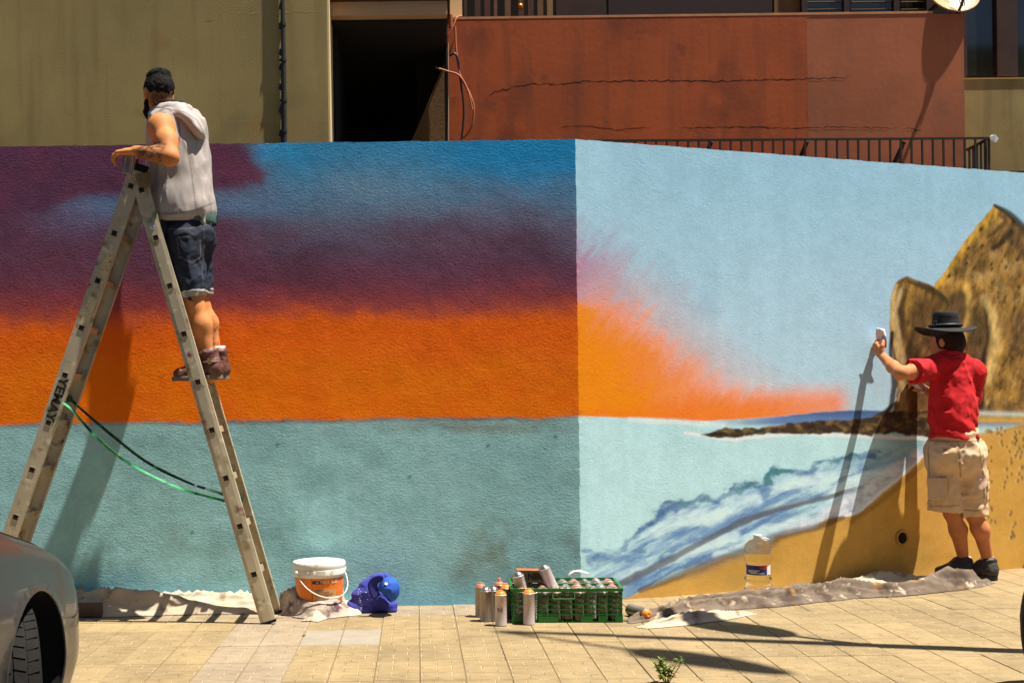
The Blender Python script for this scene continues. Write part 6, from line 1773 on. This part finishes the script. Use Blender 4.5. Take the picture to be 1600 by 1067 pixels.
# spray can in the near hand
Mcan = Matrix.Rotation(R(8), 4, 'Y')
hc = at(198.5, 273, 6.63)
can('grey spray can held at the top of the ladder by the painter', 'spray cans in use', hc, Mcan, body=m_can2, top=m_tin, hgt=.125)
ob = at(213, 262, 6.68)
tag(MB().bbox((ob.x - .012, ob.y - .012, ob.z - .03), (ob.x + .012, ob.y + .012, ob.z + .055), .006).build('red_marker', mat('marker_red', rgb(150, 34, 40), .45)), 'small red marker standing on the ladder top beside the hand', 'marker')
# ------------------------------------------------------------------ the painter at the wall on the right
p2 = tag(empty('person', on_ground(1518, 900)), 'person in a red t-shirt, khaki shorts and black hat painting the rocks', 'person')
w2 = lambda px, py, Y=7.93: V3(at(px, py, Y - .10*float(np.clip((872 - py)/110, 0, 1))))   # the trunk leans back from the wall
f2 = np.array((-.50, .866, 0)); r2 = np.array((.866, .50, 0))
hc2 = w2(1477, 533, 7.94)
S = Sdf(np.array((w2(1350, 500)[0], 7.5, -.005)), np.array((w2(1575, 500)[0], 8.25, w2(1480, 480)[2])), .0062)
hf2 = np.array((-.72, .69, -.02))
PH2, MH2 = head(S, hc2, hf2, .97)
nb2 = w2(1484, 562, 7.93)
S.cap(PH2(0, -.02, -.06), nb2, .052, .06, .03)
Ls2, Rs2 = w2(1447, 578, 7.85), w2(1521, 581, 8.0)
Le2, Lw2 = w2(1407, 583, 7.71), w2(1379, 557, 7.97)
Re2, Rw2 = w2(1508, 648, 8.08), w2(1452, 612, 8.15)
S.cap(Ls2, Rs2, .055, .055, .04).cap(w2(1485, 590), w2(1490, 690), .1, .1, .05).cap(nb2, (Ls2 + Rs2)/2, .06, .08, .04)
S.chain([Ls2, Ls2*.5 + Le2*.5, Le2], [.056, .05, .041], .03).chain([Le2, Le2*.6 + Lw2*.4 + np.array((0, 0, -.004)), Lw2], [.041, .04, .027], .025)
hand(S, Lw2, w2(1366, 541, 8.03) - Lw2, (.8, .3, .3), (0, -.3, 1), curl=.75, L_=.175, seed=1)
S.chain([Rs2, Re2], [.053, .04], .03).chain([Re2, Rw2], [.041, .028], .025)
hand(S, Rw2, w2(1436, 600, 8.16) - Rw2, (.0, .2, -1), (0, -1, .3), curl=.8, L_=.175, seed=3)
hL, hR = w2(1472, 705, 7.95), w2(1514, 706, 7.95)
kL, kR = w2(1487, 800, 7.95), w2(1521, 800, 7.93)
gl, gr = on_ground(1519, 905), on_ground(1558, 907)
aL, aR = w2(1506, 876, gl.y + .05), w2(1543, 874, gr.y + .05)
for hp_, kn, an_ in ((hL, kL, aL), (hR, kR, aR)):
    S.chain([hp_, kn], [.085, .052], .04)
    cf = kn*.64 + an_*.36 + np.array((.004, -.02, 0))
    S.chain([kn, cf, an_], [.048, .053, .033], .03)
    S.cap(an_, an_ + np.array((0, 0, -.07)), .036, .036, .02)
S.build('body', m_skin, p2, lambda x, y, z: np.tile(skin(192, 122, 78), (len(x), 1)) * (1 + .3*(fbm(x*16, y*16, z*16, seed=16) - .5))[:, None])
H = Sdf(hc2 - .2, hc2 + .2, .0052)
H.ell(PH2(0, -.02, .012), (.084, .102, .1), MH2, .01)
H.cut(PH2(0, .04, 0), MH2[1] - .1*MH2[2])
H.cap(PH2(0, -.07, -.03), PH2(.01, -.055, -.105), .055, .04, .03)
H.shift(lambda x, y, z: .008*(vnoise(x*50, y*50, z*18, 5) - .5), .02)
H.build('hair', m_hair2, p2)
# hat: creased crown, wide brim that dips and curls
m_hat = mat('hat_black', (.014, .012, .012, 1), .85, noise=.3, scale=18, bump=.4, bscale=200)
hx = w2(1477, 517, 7.94); hat_up = np.array((.02, -.05, 1.0)); hat_up /= np.linalg.norm(hat_up)
HT = Sdf(hx - np.array((.26, .26, .12)), hx + np.array((.26, .26, .2)), .0052)
HT.cap(hx + hat_up*.02, hx + hat_up*.085, .094, .082, .02)
HT.ell(hx + hat_up*.152, (.06, .028, .022), [MH2[0], MH2[1], hat_up], .03, op='sub')
HT.cut(hx + hat_up*.128, hat_up)
hat = HT.shift(folds(71, .004, 14, 14, 10), .02).build('hat', m_hat, p2)
br = MB(); vs_, fs = [], []
nA, nR = 56, 9
for side in (0, 1):
    for i in range(nR):
        r_ = .085 + (.186 - .085)*i/(nR - 1)
        for k in range(nA):
            a = 2*math.pi*k/nA; t = i/(nR - 1)
            lift = t*t*(.024*math.cos(2*a) + .004*math.sin(3*a)) - .012*t + .016*(t > .98)*0
            rr_ = r_*(1 + .03*math.cos(2*a + .4))
            vs_.append(Vector(hx) + Vector((math.cos(a)*rr_, math.sin(a)*rr_*.96, .018 + lift - .006*side)))
for side in (0, 1):
    o_ = side*nR*nA
    for i in range(nR - 1):
        for k in range(nA):
            k2 = (k + 1) % nA; fs.append((o_ + i*nA + k, o_ + i*nA + k2, o_ + (i+1)*nA + k2, o_ + (i+1)*nA + k))
for k in range(nA):
    k2 = (k + 1) % nA; e = (nR - 1)*nA
    fs.append((e + k, e + k2, nR*nA + e + k2, nR*nA + e + k)); fs.append((k, k2, nR*nA + k2, nR*nA + k))
br.add(vs_, fs, True).build('brim', m_hat, hat)
ringp = [Vector(hx + hat_up*.035) + Vector((math.cos(a)*.099, math.sin(a)*.099, 0)) for a in np.linspace(0, 2*math.pi, 36)]
MB().tube(ringp, .009, 8).build('hat_band', mat('hat_ribbon', (.03, .026, .025, 1), .5), hat)
MB().bbox((-.012, -.008, -.02), (.012, .008, .02), .004, Matrix.Translation(Vector(hx) + Vector((-.088, -.05, .045)))).build('hat_pin', mat('pin_dark', (.05, .05, .06, 1), .3, metal=.6), hat)
# t-shirt
m_red_t = mat('tshirt_red', 'Col', .88, noise=.07, scale=16, bump=.25, bscale=240, bdist=.0015)
T2 = Sdf(np.array((w2(1405, 600)[0], 7.6, w2(1480, 700)[2])), np.array((w2(1565, 600)[0], 8.22, w2(1480, 540)[2])), .0062)
T2.cap(w2(1486, 588, 7.93), w2(1489, 640, 7.93), .150, .158, .05, flat=(f2, 1.42))
T2.cap(w2(1489, 640, 7.93), w2(1491, 680, 7.93), .160, .180, .05, flat=(f2, 1.38))
T2.cap(w2(1452, 574, 7.87), nb2, .058, .07, .05).cap(w2(1518, 578, 7.99), nb2, .06, .07, .05)
T2.cap(Ls2, Ls2*.42 + Le2*.58, .072, .074, .03); T2.cap(Rs2, Rs2*.35 + Re2*.65, .072, .075, .04)
T2.ell(PH2(0, .0, -.09), (.066, .066, .06), None, .012, op='sub')
dS = (Le2 - Ls2); dS /= np.linalg.norm(dS)
T2.cut(Ls2*.46 + Le2*.54, dS, np.array((w2(1400, 600)[0], 7.5, w2(1480, 640)[2])), np.array((w2(1442, 600)[0], 7.86, w2(1480, 550)[2])))
T2.cut(w2(1490, 683, 7.93), (-.02, 0, -1))
T2.shift(folds(81, .020, 8, 8, 7), .04).shift(folds(83, .006, 18, 18, 20), .03)
T2.shift(lambda x, y, z: .0095*np.sin((z*1.0 + (x - 3.6)*.75)*52 + 5*vnoise(x*5, y*5, z*5, 2))*sst(1.22, 1.02, z)*vnoise(x*4, y*4, z*4, 9), .03)
ts = T2.build('tshirt', m_red_t, p2, seams((192, 12, 22), [([(1426, 566), (1430, 580), (1432, 596)], .8, (130, 6, 14)), ([(1446, 677), (1490, 678), (1538, 676)], .8, (140, 8, 16)), ([(1456, 560), (1452, 585), (1456, 605)], .7, (140, 8, 16)), ([(1518, 566), (1526, 590), (1530, 620)], .7, (140, 8, 16)), ([(1466, 552), (1485, 556), (1500, 553)], .9, (140, 8, 16))], .07, 9))
# cargo shorts
m_khaki = mat('khaki', rgb(202, 170, 134), .9, noise=.1, scale=14, bump=.3, bscale=240, bdist=.0015)
m_khaki_s = mat('khaki_sewn', 'Col', .9, noise=.06, scale=14, bump=.3, bscale=240, bdist=.0015)
N2 = Sdf(np.array((w2(1435, 700)[0], 7.65, w2(1480, 820)[2])), np.array((w2(1560, 700)[0], 8.2, w2(1480, 668)[2])), .0062)
N2.cap(w2(1492, 684, 7.94), w2(1494, 712, 7.94), .150, .158, .04, flat=(f2, 1.12))
N2.ell(w2(1478, 712, 7.87), (.085, .08, .085), None, .05).ell(w2(1512, 712, 7.88), (.08, .08, .085), None, .05)
N2.cap(hL + np.array((.0, 0, 0)), w2(1477, 798, 7.95), .106, .098, .03).cap(hR, w2(1521, 802, 7.94), .102, .086, .03)
N2.cut(w2(1477, 797, 7.95), (-.1, 0, -1), np.array((w2(1435, 700)[0], 7.6, 0)), np.array((w2(1501, 700)[0], 8.2, w2(1480, 775)[2])))
N2.cut(w2(1521, 805, 7.94), (.08, 0, -1), np.array((w2(1500, 700)[0], 7.6, 0)), np.array((w2(1570, 700)[0], 8.2, w2(1480, 775)[2])))
N2.cap(w2(1499, 745, 7.79), w2(1502, 815, 7.83), .006, .026, .02, op='sub').cap(w2(1500, 770, 7.9), w2(1502, 820, 7.92), .004, .018, .02, op='sub')
N2.shift(folds(91, .020, 9, 9, 8), .04).shift(folds(93, .007, 20, 20, 22), .03)
sm = (142, 108, 72)
sh2 = N2.build('cargo_shorts', m_khaki_s, p2, seams((206, 174, 138), [([(1497, 688), (1499, 715), (1501, 745)], .9, sm), ([(1452, 790), (1478, 791), (1499, 789)], .7, sm), ([(1506, 796), (1524, 798), (1540, 794)], .7, sm), ([(1452, 688), (1495, 690), (1540, 688)], .8, sm), ([(1450, 700), (1452, 740), (1450, 780)], .8, sm), ([(1530, 700), (1536, 740), (1538, 780)], .8, sm), ([(1528, 742), (1536, 748), (1534, 758)], 4, (206, 168, 158))], .10, 11))
def pocket(px, py, Yc, w_, h_, dep, yaw, name):
    M = Matrix.Translation(at(px, py, Yc)) @ Matrix.Rotation(yaw, 4, 'Z')
    b = MB(); b.bbox((-w_/2, -dep, -h_/2), (w_/2, dep, h_/2), .012, M)
    o = b.build(name, m_khaki, sh2)
    f_ = MB().bbox((-w_/2 - .003, -dep - .007, h_/2 - .045), (w_/2 + .003, dep, h_/2 + .006), .006, M @ Matrix.Rotation(R(-3), 4, 'X')).build('flap', m_khaki, o)
    return o
pocket(1464, 764, 7.775, .115, .14, .016, R(-30), 'side_pocket')
pocket(1539, 768, 7.83, .08, .12, .02, R(58), 'side_pocket')
MB().bar(at(1473, 703, 7.702), at(1494, 702, 7.70), .012, .007, up=(0, 1, 0)).build('pocket_welt', mat('khaki_seam', rgb(156, 122, 84), .9), sh2)
MB().bar(at(1513, 702, 7.712), at(1531, 704, 7.735), .012, .007, up=(0, 1, 0)).build('pocket_welt', MATS['khaki_seam'], sh2)
# shoes
m_shoe = mat('shoe_black', (.035, .032, .03, 1), .6, noise=.4, scale=26, bump=.6, bscale=60, bdist=.004)
m_shoe_s = mat('shoe_sole', (.04, .037, .034, 1), .8, noise=.2)
mat('lace', rgb(58, 48, 40), .8)
boot(p2, (gl.x, gl.y, .004), (gl.x - .22, gl.y + .10, .004), (aL[0], aL[1], .112), m_shoe, m_shoe_s, seedv=61)
boot(p2, (gr.x, gr.y, .004), (gr.x - .17, gr.y + .16, .004), (aR[0], aR[1], .115), m_shoe, m_shoe_s, seedv=65)
# paper print held against the wall
pp_ = at(1377, 528, 7.925)
pm = MB(); nu = 8
vs_ = []; fs = []
ax1 = Vector((.80, .52, -.10)).normalized(); ax2 = Vector((-.06, -.12, 1)).normalized()
for i in range(nu + 1):
    for j in range(nu + 1):
        u_, v_ = i/nu - .5, j/nu - .5
        vs_.append(pp_ + ax1*u_*.085 + ax2*v_*.125 + ax1.cross(ax2)*(.012*math.sin(u_*4 + v_*3)))
for i in range(nu):
    for j in range(nu): a = i*(nu + 1) + j; fs.append((a, a + nu + 1, a + nu + 2, a + 1))
pm.add(vs_, fs, True)
pap = pm.build('paper_print', mat('paper_white', (.82, .8, .82, 1), .7, noise=.03)); pap.modifiers.new('thick', 'SOLIDIFY').thickness = .0012
tag(pap, 'folded white paper with a small photo held up in the raised hand', 'paper')
nrm_ = ax1.cross(ax2)
def on_paper(u0, u1, v0, v1, name, m, off=-.0016):
    s_ = -1 if nrm_.y > 0 else 1
    g_ = lambda u_, v_: pp_ + ax1*u_*.085 + ax2*v_*.125 + nrm_*(.012*math.sin(u_*4 + v_*3)) + nrm_*s_*.0022
    vs_, fs = [], []
    for i in range(5):
        for j in range(5): vs_.append(g_(u0 + (u1 - u0)*i/4, v0 + (v1 - v0)*j/4))
    for i in range(4):
        for j in range(4): a = i*5 + j; fs.append((a, a + 5, a + 6, a + 1))
    MB().add(vs_, fs, True).build(name, m, pap)
on_paper(-.02, .46, -.32, .14, 'picture', mat('print_sky', rgb(150, 184, 206), .6))
on_paper(.06, .46, -.22, .04, 'picture_rock', mat('print_dark', rgb(66, 62, 58), .6, noise=.4, scale=60), -.002) if False else None
on_paper(-.02, .46, -.46, -.33, 'picture_shore', mat('print_shore', rgb(86, 84, 88), .6, noise=.4, scale=90))
can('white spray can with dark print in the lowered hand of the painter in red', 'spray cans in use', at(1443, 612, 8.035), Matrix.Rotation(R(-38), 4, 'Y'), body=m_can, top=m_tin, hgt=.13, nozzle=m_ink)

# ------------------------------------------------------------------ blue bag and cap
m_bag = mat('bag_blue', rgb(66, 70, 158), .92, noise=.15, scale=12, bump=.4, bscale=120, spec=.15)
gb = on_ground(584, 957); gb.y += .05
bg = tag(empty('drawstring_bag', gb), 'crumpled blue drawstring bag leaning by the wall', 'bag')
B = Sdf(V3(gb) + np.array((-.18, -.16, 0)), V3(gb) + np.array((.18, .16, .28)), .0052)
b0 = V3(gb)
fy = (np.array((0, 1.0, 0)), 1.5)
B.cap(b0 + (-.10, -.02, .02), b0 + (.09, -.03, .02), .026, .026, .02).cap(b0 + (-.095, -.01, .04), b0 + (.02, .01, .165), .045, .038, .05, flat=fy).cap(b0 + (.085, -.01, .04), b0 + (.06, .01, .15), .05, .042, .05, flat=fy)
B.ell(b0 + (-.01, -.005, .085), (.105, .055, .085), None, .05).cap(b0 + (-.02, .0, .12), b0 + (.05, .005, .16), .05, .045, .05)
B.shift(lambda x, y, z: .012*(1 - 2*np.abs(np.sin((z*.9 + (x - b0[0])*.5)*34 + 5*vnoise(x*8, y*8, z*8, 4))))*vnoise(x*7, y*7, z*9, 6), .05)
B.shift(folds(121, .010, 12, 12, 22), .05)
B.cut(b0 + (0, 0, .004), (0, 0, -1))
bag = B.build('sack', m_bag, bg)
from mathutils.bvhtree import BVHTree
tree = BVHTree.FromPolygons([v.co.copy() for v in bag.data.vertices], [tuple(p.vertices) for p in bag.data.polygons])
def stick(tree, px, py, w_, h_, ang, name, m, parent):
    """small flat mark laid on a surface where pixel (px, py) meets it"""
    o_ = Vector((0, 0, CAM_H)); d_ = (at(px, py, 5.0) - o_).normalized()
    hit, n_, _i, _d = tree.ray_cast(o_, d_)
    if hit is None: return
    if n_.dot(d_) > 0: n_ = -n_
    t_ = Vector((math.cos(ang), 0, math.sin(ang))); t_ = (t_ - n_*t_.dot(n_)).normalized(); u_ = n_.cross(t_)
    c = hit + n_*.0012
    MB().add([c - t_*w_ - u_*h_, c + t_*w_ - u_*h_, c + t_*w_ + u_*h_, c - t_*w_ + u_*h_], [(0, 1, 2, 3)]).build(name, m, parent)
for i in range(10):
    t = i/9
    for k in range(2): stick(tree, 561 + 4*t + rnd.uniform(-2.2, 2.2), 920 + 32*t + rnd.uniform(-.8, .8), rnd.uniform(.0015, .0045), .0014, rnd.uniform(-1.5, 1.5), 'print_mark', m_whiteink, bg)
for (x_, y_) in ((572, 925), (577, 929), (574, 936)): stick(tree, x_, y_, .003, .002, .4, 'print_mark', m_whiteink, bg)
dr = [Vector(b0) + Vector(p) for p in ((.05, .0, .15), (.1, -.03, .1), (.105, -.05, .05), (.085, -.06, .012))]
MB().tube(spline([tuple(p) for p in dr], 6), .003, 6).build('drawstring', m_ink, bg)
cp0 = at(606, 917, 6.86)
cpx = tag(empty('baseball_cap', cp0), 'royal blue baseball cap perched on the drawstring bag', 'cap')
m_cap = mat('cap_blue', rgb(32, 82, 176), .8, noise=.12, scale=20, bump=.3, bscale=160)
K = Sdf(V3(cp0) - .12, V3(cp0) + .12, .005)
cax = np.array((.55, -.25, .75)); cax /= np.linalg.norm(cax)
K.ell(V3(cp0) + (.006, 0, -.012), (.062, .075, .072), None, .0)
K.ell(V3(cp0) + (-.045, -.01, -.055), (.07, .06, .05), None, .01, op='sub')
K.shift(folds(131, .008, 16, 16, 16), .03)
crown = K.build('crown', m_cap, cpx)
pv = MB(); vs_, fs = [], []
for i in range(13):
    a = R(100 + 130*i/12)
    for j in range(5):
        r_ = .05 + .055*j/4
        vs_.append(cp0 + Vector((math.cos(a)*r_ - .01, -.02 - .012*j/4, math.sin(a)*r_*.8 - .008 + .02*math.sin((i/12)*math.pi))))
for i in range(12):
    for j in range(4): a = i*5 + j; fs.append((a, a + 5, a + 6, a + 1))
pk = pv.add(vs_, fs, True).build('peak', mat('cap_navy', rgb(34, 40, 112), .8, noise=.1), cpx); pk.modifiers.new('thick', 'SOLIDIFY').thickness = .004
MB().lathe([(0, .004), (.007, .003), (.009, 0)], 12, Matrix.Translation(cp0 + Vector((.012, -.006, .061)))).build('button', m_cap, cpx)
MB().bbox((-.009, -.002, -.007), (.009, .002, .007), .001, Matrix.Translation(cp0 + Vector((-.008, -.066, .030))) @ Matrix.Rotation(.4, 4, 'Y') @ Matrix.Rotation(-.5, 4, 'X')).build('badge', mat('badge_pale', rgb(206, 206, 170), .6), cpx)
MB().bbox((-.008, -.002, -.008), (.008, .002, .008), .001, Matrix.Translation(cp0 + Vector((.05, -.042, -.008))) @ Matrix.Rotation(.9, 4, 'Z')).build('badge', mat('badge_red', rgb(150, 60, 60), .6), cpx)

# ------------------------------------------------------------------ parked cars (nose to the kerb on both sides of the view)
def car(label, x_flank, y_arch, side, paint, trim=None, FO=.82, steer_deg=24):
    """side = -1: the flank that faces +x is seen; +1: the flank that faces -x. Built with the nose towards +y."""
    zg = -.125
    root = tag(empty('parked_car', (x_flank + side*.86, y_arch, zg)), label, 'car', 'cars parked nose-in at the kerb')
    W = .86; LEN = 4.15                     # half width, length, front overhang
    # stations measured back from the nose
    ss = np.unique(np.r_[np.linspace(0, .5, 16), np.linspace(.5, 1.6, 40), np.linspace(1.6, LEN, 60)])
    zs_top = lambda s: np.interp(s, [0, .06, .2, .45, .9, 1.35, 1.7, 3.4, 3.8, 4.05, LEN], [.47, .59, .715, .82, .925, .985, 1.0, 1.0, .98, .9, .7])
    zs_low = lambda s: np.interp(s, [0, .15, .5, LEN - .5, LEN], [.24, .2, .18, .18, .28])
    wd = lambda s: W * np.interp(s, [0, .03, .08, .16, .3, .5, .8, 1.2, 3.4, 3.9, 4.05, LEN], [.60, .80, .89, .95, .985, .995, 1.0, 1.0, 1.0, .96, .9, .74])
    nf = 30
    tf = np.linspace(0, 1, nf)
    def flank(s, t):
        """point (x, z) on the flank: t = 0 sill, 1 hood edge"""
        zl, zt = zs_low(s), zs_top(s); z = zl + (zt - zl)*t; w = wd(s)
        x = w*(1 - .045*np.clip((.35 - t)/.35, 0, 1)**2 - .02*np.clip((t - .55)/.3, 0, 1)**2 - .17*np.clip((t - .82)/.18, 0, 1)**2.2)
        x = x - .006*np.exp(-((t - .80)/.03)**2)
        return x, z
    R_A, zc = .355, .325
    arches = [FO, LEN - .82]
    def shell(sg):
        S_, T_m = np.meshgrid(ss, tf, indexing='ij')
        X, Z = flank(S_, T_m); Yv = -S_ + FO
        for sa in arches:                       # pull the vertices next to each arch onto its edge
            dy, dz = (S_ - sa), (Z - zc); rr_ = np.hypot(dy, dz)
            m_ = (rr_ > R_A - .026) & (rr_ < R_A + .026)
            k_ = np.where(m_, R_A/np.maximum(rr_, 1e-6), 1)
            Yv = np.where(m_, -(sa + dy*k_) + FO, Yv); Z = np.where(m_, zc + dz*k_, Z)
        ns_ = len(ss); F = []; 
        for i in range(ns_ - 1):
            for j in range(nf - 1):
                c_s = -(Yv[i, j] + Yv[i+1, j] + Yv[i, j+1] + Yv[i+1, j+1])/4 + FO; c_z = (Z[i, j] + Z[i+1, j] + Z[i, j+1] + Z[i+1, j+1])/4
                if any(math.hypot(c_s - sa, c_z - zc) < R_A - .004 for sa in arches): continue
                a = i*nf + j; F.append((a, a + nf, a + nf + 1, a + 1))
        V = [(sg*x, y, z) for x, y, z in zip(X.ravel(), Yv.ravel(), Z.ravel())]
        return V, F
    body = MB()
    for sg in (-1, 1):
        V, F = shell(sg); body.add(V, F, True)
    # bonnet, nose and tail skins between the two flanks
    nh = 15; vs_, fs = [], []
    for i, s in enumerate(ss):
        xe_, ze_ = flank(s, 1.0)
        for j in range(nh):
            u = -1 + 2*j/(nh - 1); vs_.append((u*xe_, -s + FO, ze_ + .07*(1 - u*u)*min(1, s/.4)))
        if i and s < 1.62:
            for j in range(nh - 1): a = (i - 1)*nh + j; fs.append((a, a + 1, a + nh + 1, a + nh))
    body.add(vs_, fs, True)
    for s, fr in ((0, 1), (LEN, -1)):
        vs_, fs = [], []
        for j in range(nf):
            x, z = flank(s, tf[j])
            for i in range(nh):
                u = -1 + 2*i/(nh - 1); vs_.append((u*x, -s + FO + fr*.16*(1 - abs(u)**2.4)*math.sin(min(1, .25 + tf[j])*math.pi*.62), z))
            if j:
                for i in range(nh - 1): a = (j - 1)*nh + i; fs.append((a, a + 1, a + nh + 1, a + nh))
        body.add(vs_, fs, True)
    me = body.mesh('body'); me.materials.append(paint)
    bo = bpy.data.objects.new('body', me); link(bo, root)
    def add(b, name, m, parent=root, auto=None):
        me = b.mesh(name); me.materials.append(m)
        if auto: me.set_sharp_from_angle(angle=R(auto))
        o = bpy.data.objects.new(name, me); link(o, parent); return o
    # cabin
    gp = [(1.25, .99, .74), (2.0, 1.38, .58), (2.9, 1.42, .57), (3.75, .99, .70)]
    cb = MB(); pr = []
    for s, z, w in gp: pr += [(-w, -s + FO, z), (w, -s + FO, z)]
    bs = [(-.80, -1.25 + FO, .9), (.80, -1.25 + FO, .9), (-.80, -3.78 + FO, .95), (.80, -3.78 + FO, .95)]
    v_ = pr + bs
    cb.add(v_, [(2, 3, 5, 4)]); add(cb, 'roof', paint)
    gl_ = MB(); gl_.add(v_, [(0, 1, 3, 2)]); add(gl_, 'windscreen', m_glass)
    gl_ = MB(); gl_.add(v_, [(4, 5, 7, 6)]); add(gl_, 'rear_window', m_glass)
    for a in ((0, 2, 4, 6, 10, 8), (1, 3, 5, 7, 11, 9)):
        gl_ = MB(); gl_.add(v_, [a]); add(gl_, 'side_window', m_glass)
    # wheel wells and arch lips
    m_well = MATS.get('wheel_well') or mat('wheel_well', (.008, .008, .008, 1), .95)
    m_lip = trim or paint
    for sa in arches:
        for sg in (-1, 1):
            wv, wf = [], []; n = 30
            for d0, rr_ in ((-.003, R_A + .001), (-.4, R_A - .01)):
                for k in range(n + 1):
                    a = R(-22) + R(224)*k/n; s = sa - math.cos(a)*rr_; z = zc + math.sin(a)*rr_
                    tt = float(np.clip((z - zs_low(s))/(zs_top(s) - zs_low(s)), 0, 1)); x = float(flank(np.clip(s, 0, LEN), tt)[0])
                    wv.append((sg*(x + d0 if d0 > -.1 else x - .42), -s + FO, z))
            for k in range(n): wf.append((k, k + 1, n + 2 + k, n + 1 + k))
            wf.append(tuple(range(n + 1, 2*n + 2)))
            add(MB().add(wv, wf, True), 'wheel_well', m_well)
            lip = []
            for k in range(n + 1):
                a = R(-20) + R(220)*k/n; s = sa - math.cos(a)*R_A; z = zc + math.sin(a)*R_A
                tt = float(np.clip((z - zs_low(s))/(zs_top(s) - zs_low(s)), 0, 1)); x = float(flank(np.clip(s, 0, LEN), tt)[0])
                lip.append((sg*(x - .004), -s + FO, z))
            add(MB().tube(lip, .006 if trim is None else .02, 8), 'arch_lip', m_lip)
            # wheel: tread blocks cut by grooves, rim with spokes
            steer = R(steer_deg) if sa == FO else 0
            Mw = Matrix.Translation((sg*(W - .125), -sa + FO, zc - .012)) @ Matrix.Rotation(steer, 4, 'Z') @ Matrix.Rotation(R(90)*sg, 4, 'Y')
            r_o, tw = .312, .105
            wh = empty('wheel'); wh.parent = root; wh.matrix_local = Mw
            ty = MB().lathe([(.2, -tw*.8), (.25, -tw*.98), (.285, -tw*.95), (r_o - .012, -tw*.84), (r_o - .008, -tw*.7), (r_o - .008, tw*.7), (r_o - .012, tw*.84), (.285, tw*.95), (.25, tw*.98), (.2, tw*.8)], 48)
            add(ty, 'tyre', m_rubber, wh, 40)
            tr = MB(); nb_ = 44
            for row, (z0, z1, sk) in enumerate(((-.092, -.052, .25), (-.045, -.005, -.3), (.005, .045, .3), (.052, .092, -.25))):
                for k in range(nb_):
                    a0 = 2*math.pi*(k + (.5 if row % 2 else 0))/nb_; a1 = a0 + 2*math.pi/nb_*.84
                    vs_ = []
                    for rr_ in (r_o - .012, r_o + (-.005 if abs(z0 + z1) > .1 else 0)):
                        for (a, z) in ((a0, z0), (a1, z0), (a1 + sk*.12, z1), (a0 + sk*.12, z1)): vs_.append((rr_*math.cos(a), rr_*math.sin(a), z))
                    tr.add(vs_, [(4, 5, 6, 7), (0, 1, 5, 4), (1, 2, 6, 5), (2, 3, 7, 6), (3, 0, 4, 7)])
            o = add(tr, 'tread_block', m_rubber, wh); o['kind'] = 'stuff'
            rm = MB().lathe([(.02, .05), (.05, .058), (.052, .03), (.19, .045), (.205, .07), (.212, .085), (.2, .086), (.198, -.08), (.19, -.08)], 40)
            for k in range(5):
                Mk_ = Matrix.Rotation(2*math.pi*k/5, 4, 'Z'); rm.bbox((.03, -.03, .045), (.2, .03, .066), .006, Mk_)
            add(rm, 'rim', MATS.get('rim_alloy') or mat('rim_alloy', (.5, .5, .5, 1), .3, metal=.9), wh, 40)
    # bumper seam, lamps, plate
    for sg in (-1, 1):
        pts = []
        for s in np.linspace(.36, .06, 9):
            zt = .50; tt = (zt - zs_low(s))/(zs_top(s) - zs_low(s)); x = float(flank(s, min(tt, 1))[0]); pts.append((sg*(x + .0008), -s + FO, zt))
        add(MB().tube(pts, .0022, 5), 'bumper_seam', m_well)
        pts = []
        for s in np.linspace(.3, 1.3, 16): x, z = flank(s, .975); pts.append((sg*float(x), -s + FO, float(z) + .001))
        add(MB().tube(pts, .003, 5), 'bonnet_seam', m_well)
        h_ = MB(); h_.bbox((sg*.36 - .13, FO - .05, .52), (sg*.36 + .13, FO + .06, .62), .03); add(h_, 'headlight', m_glass)
        t_ = MB(); t_.bbox((sg*.58 - .12, -LEN + FO - .04, .7), (sg*.58 + .12, -LEN + FO + .1, .84), .03); add(t_, 'tail_light', MATS.get('tail_red') or mat('tail_red', rgb(130, 16, 16), .25))
        mi = MB(); mi.bbox((sg*.9 - .09, -1.9 + FO, .98), (sg*.9 + .09, -1.78 + FO, 1.1), .03); add(mi, 'wing_mirror', paint)
    return root
silver = mat('car_silver', (.055, .048, .042, 1), .35, metal=.4, noise=.05, scale=3, coat=.3)
car('silver grey car with its rounded front wing at the lower left corner', -1.392, 4.34, -1, silver)
dark_p = mat('car_grey', (.10, .095, .09, 1), .35, metal=.6, noise=.03, scale=3, coat=1.0)
car('dark grey car with a black wheel arch at the lower right edge', 2.482, 4.6, 1, dark_p, mat('arch_plastic', (.02, .02, .02, 1), .6), .5, 0)
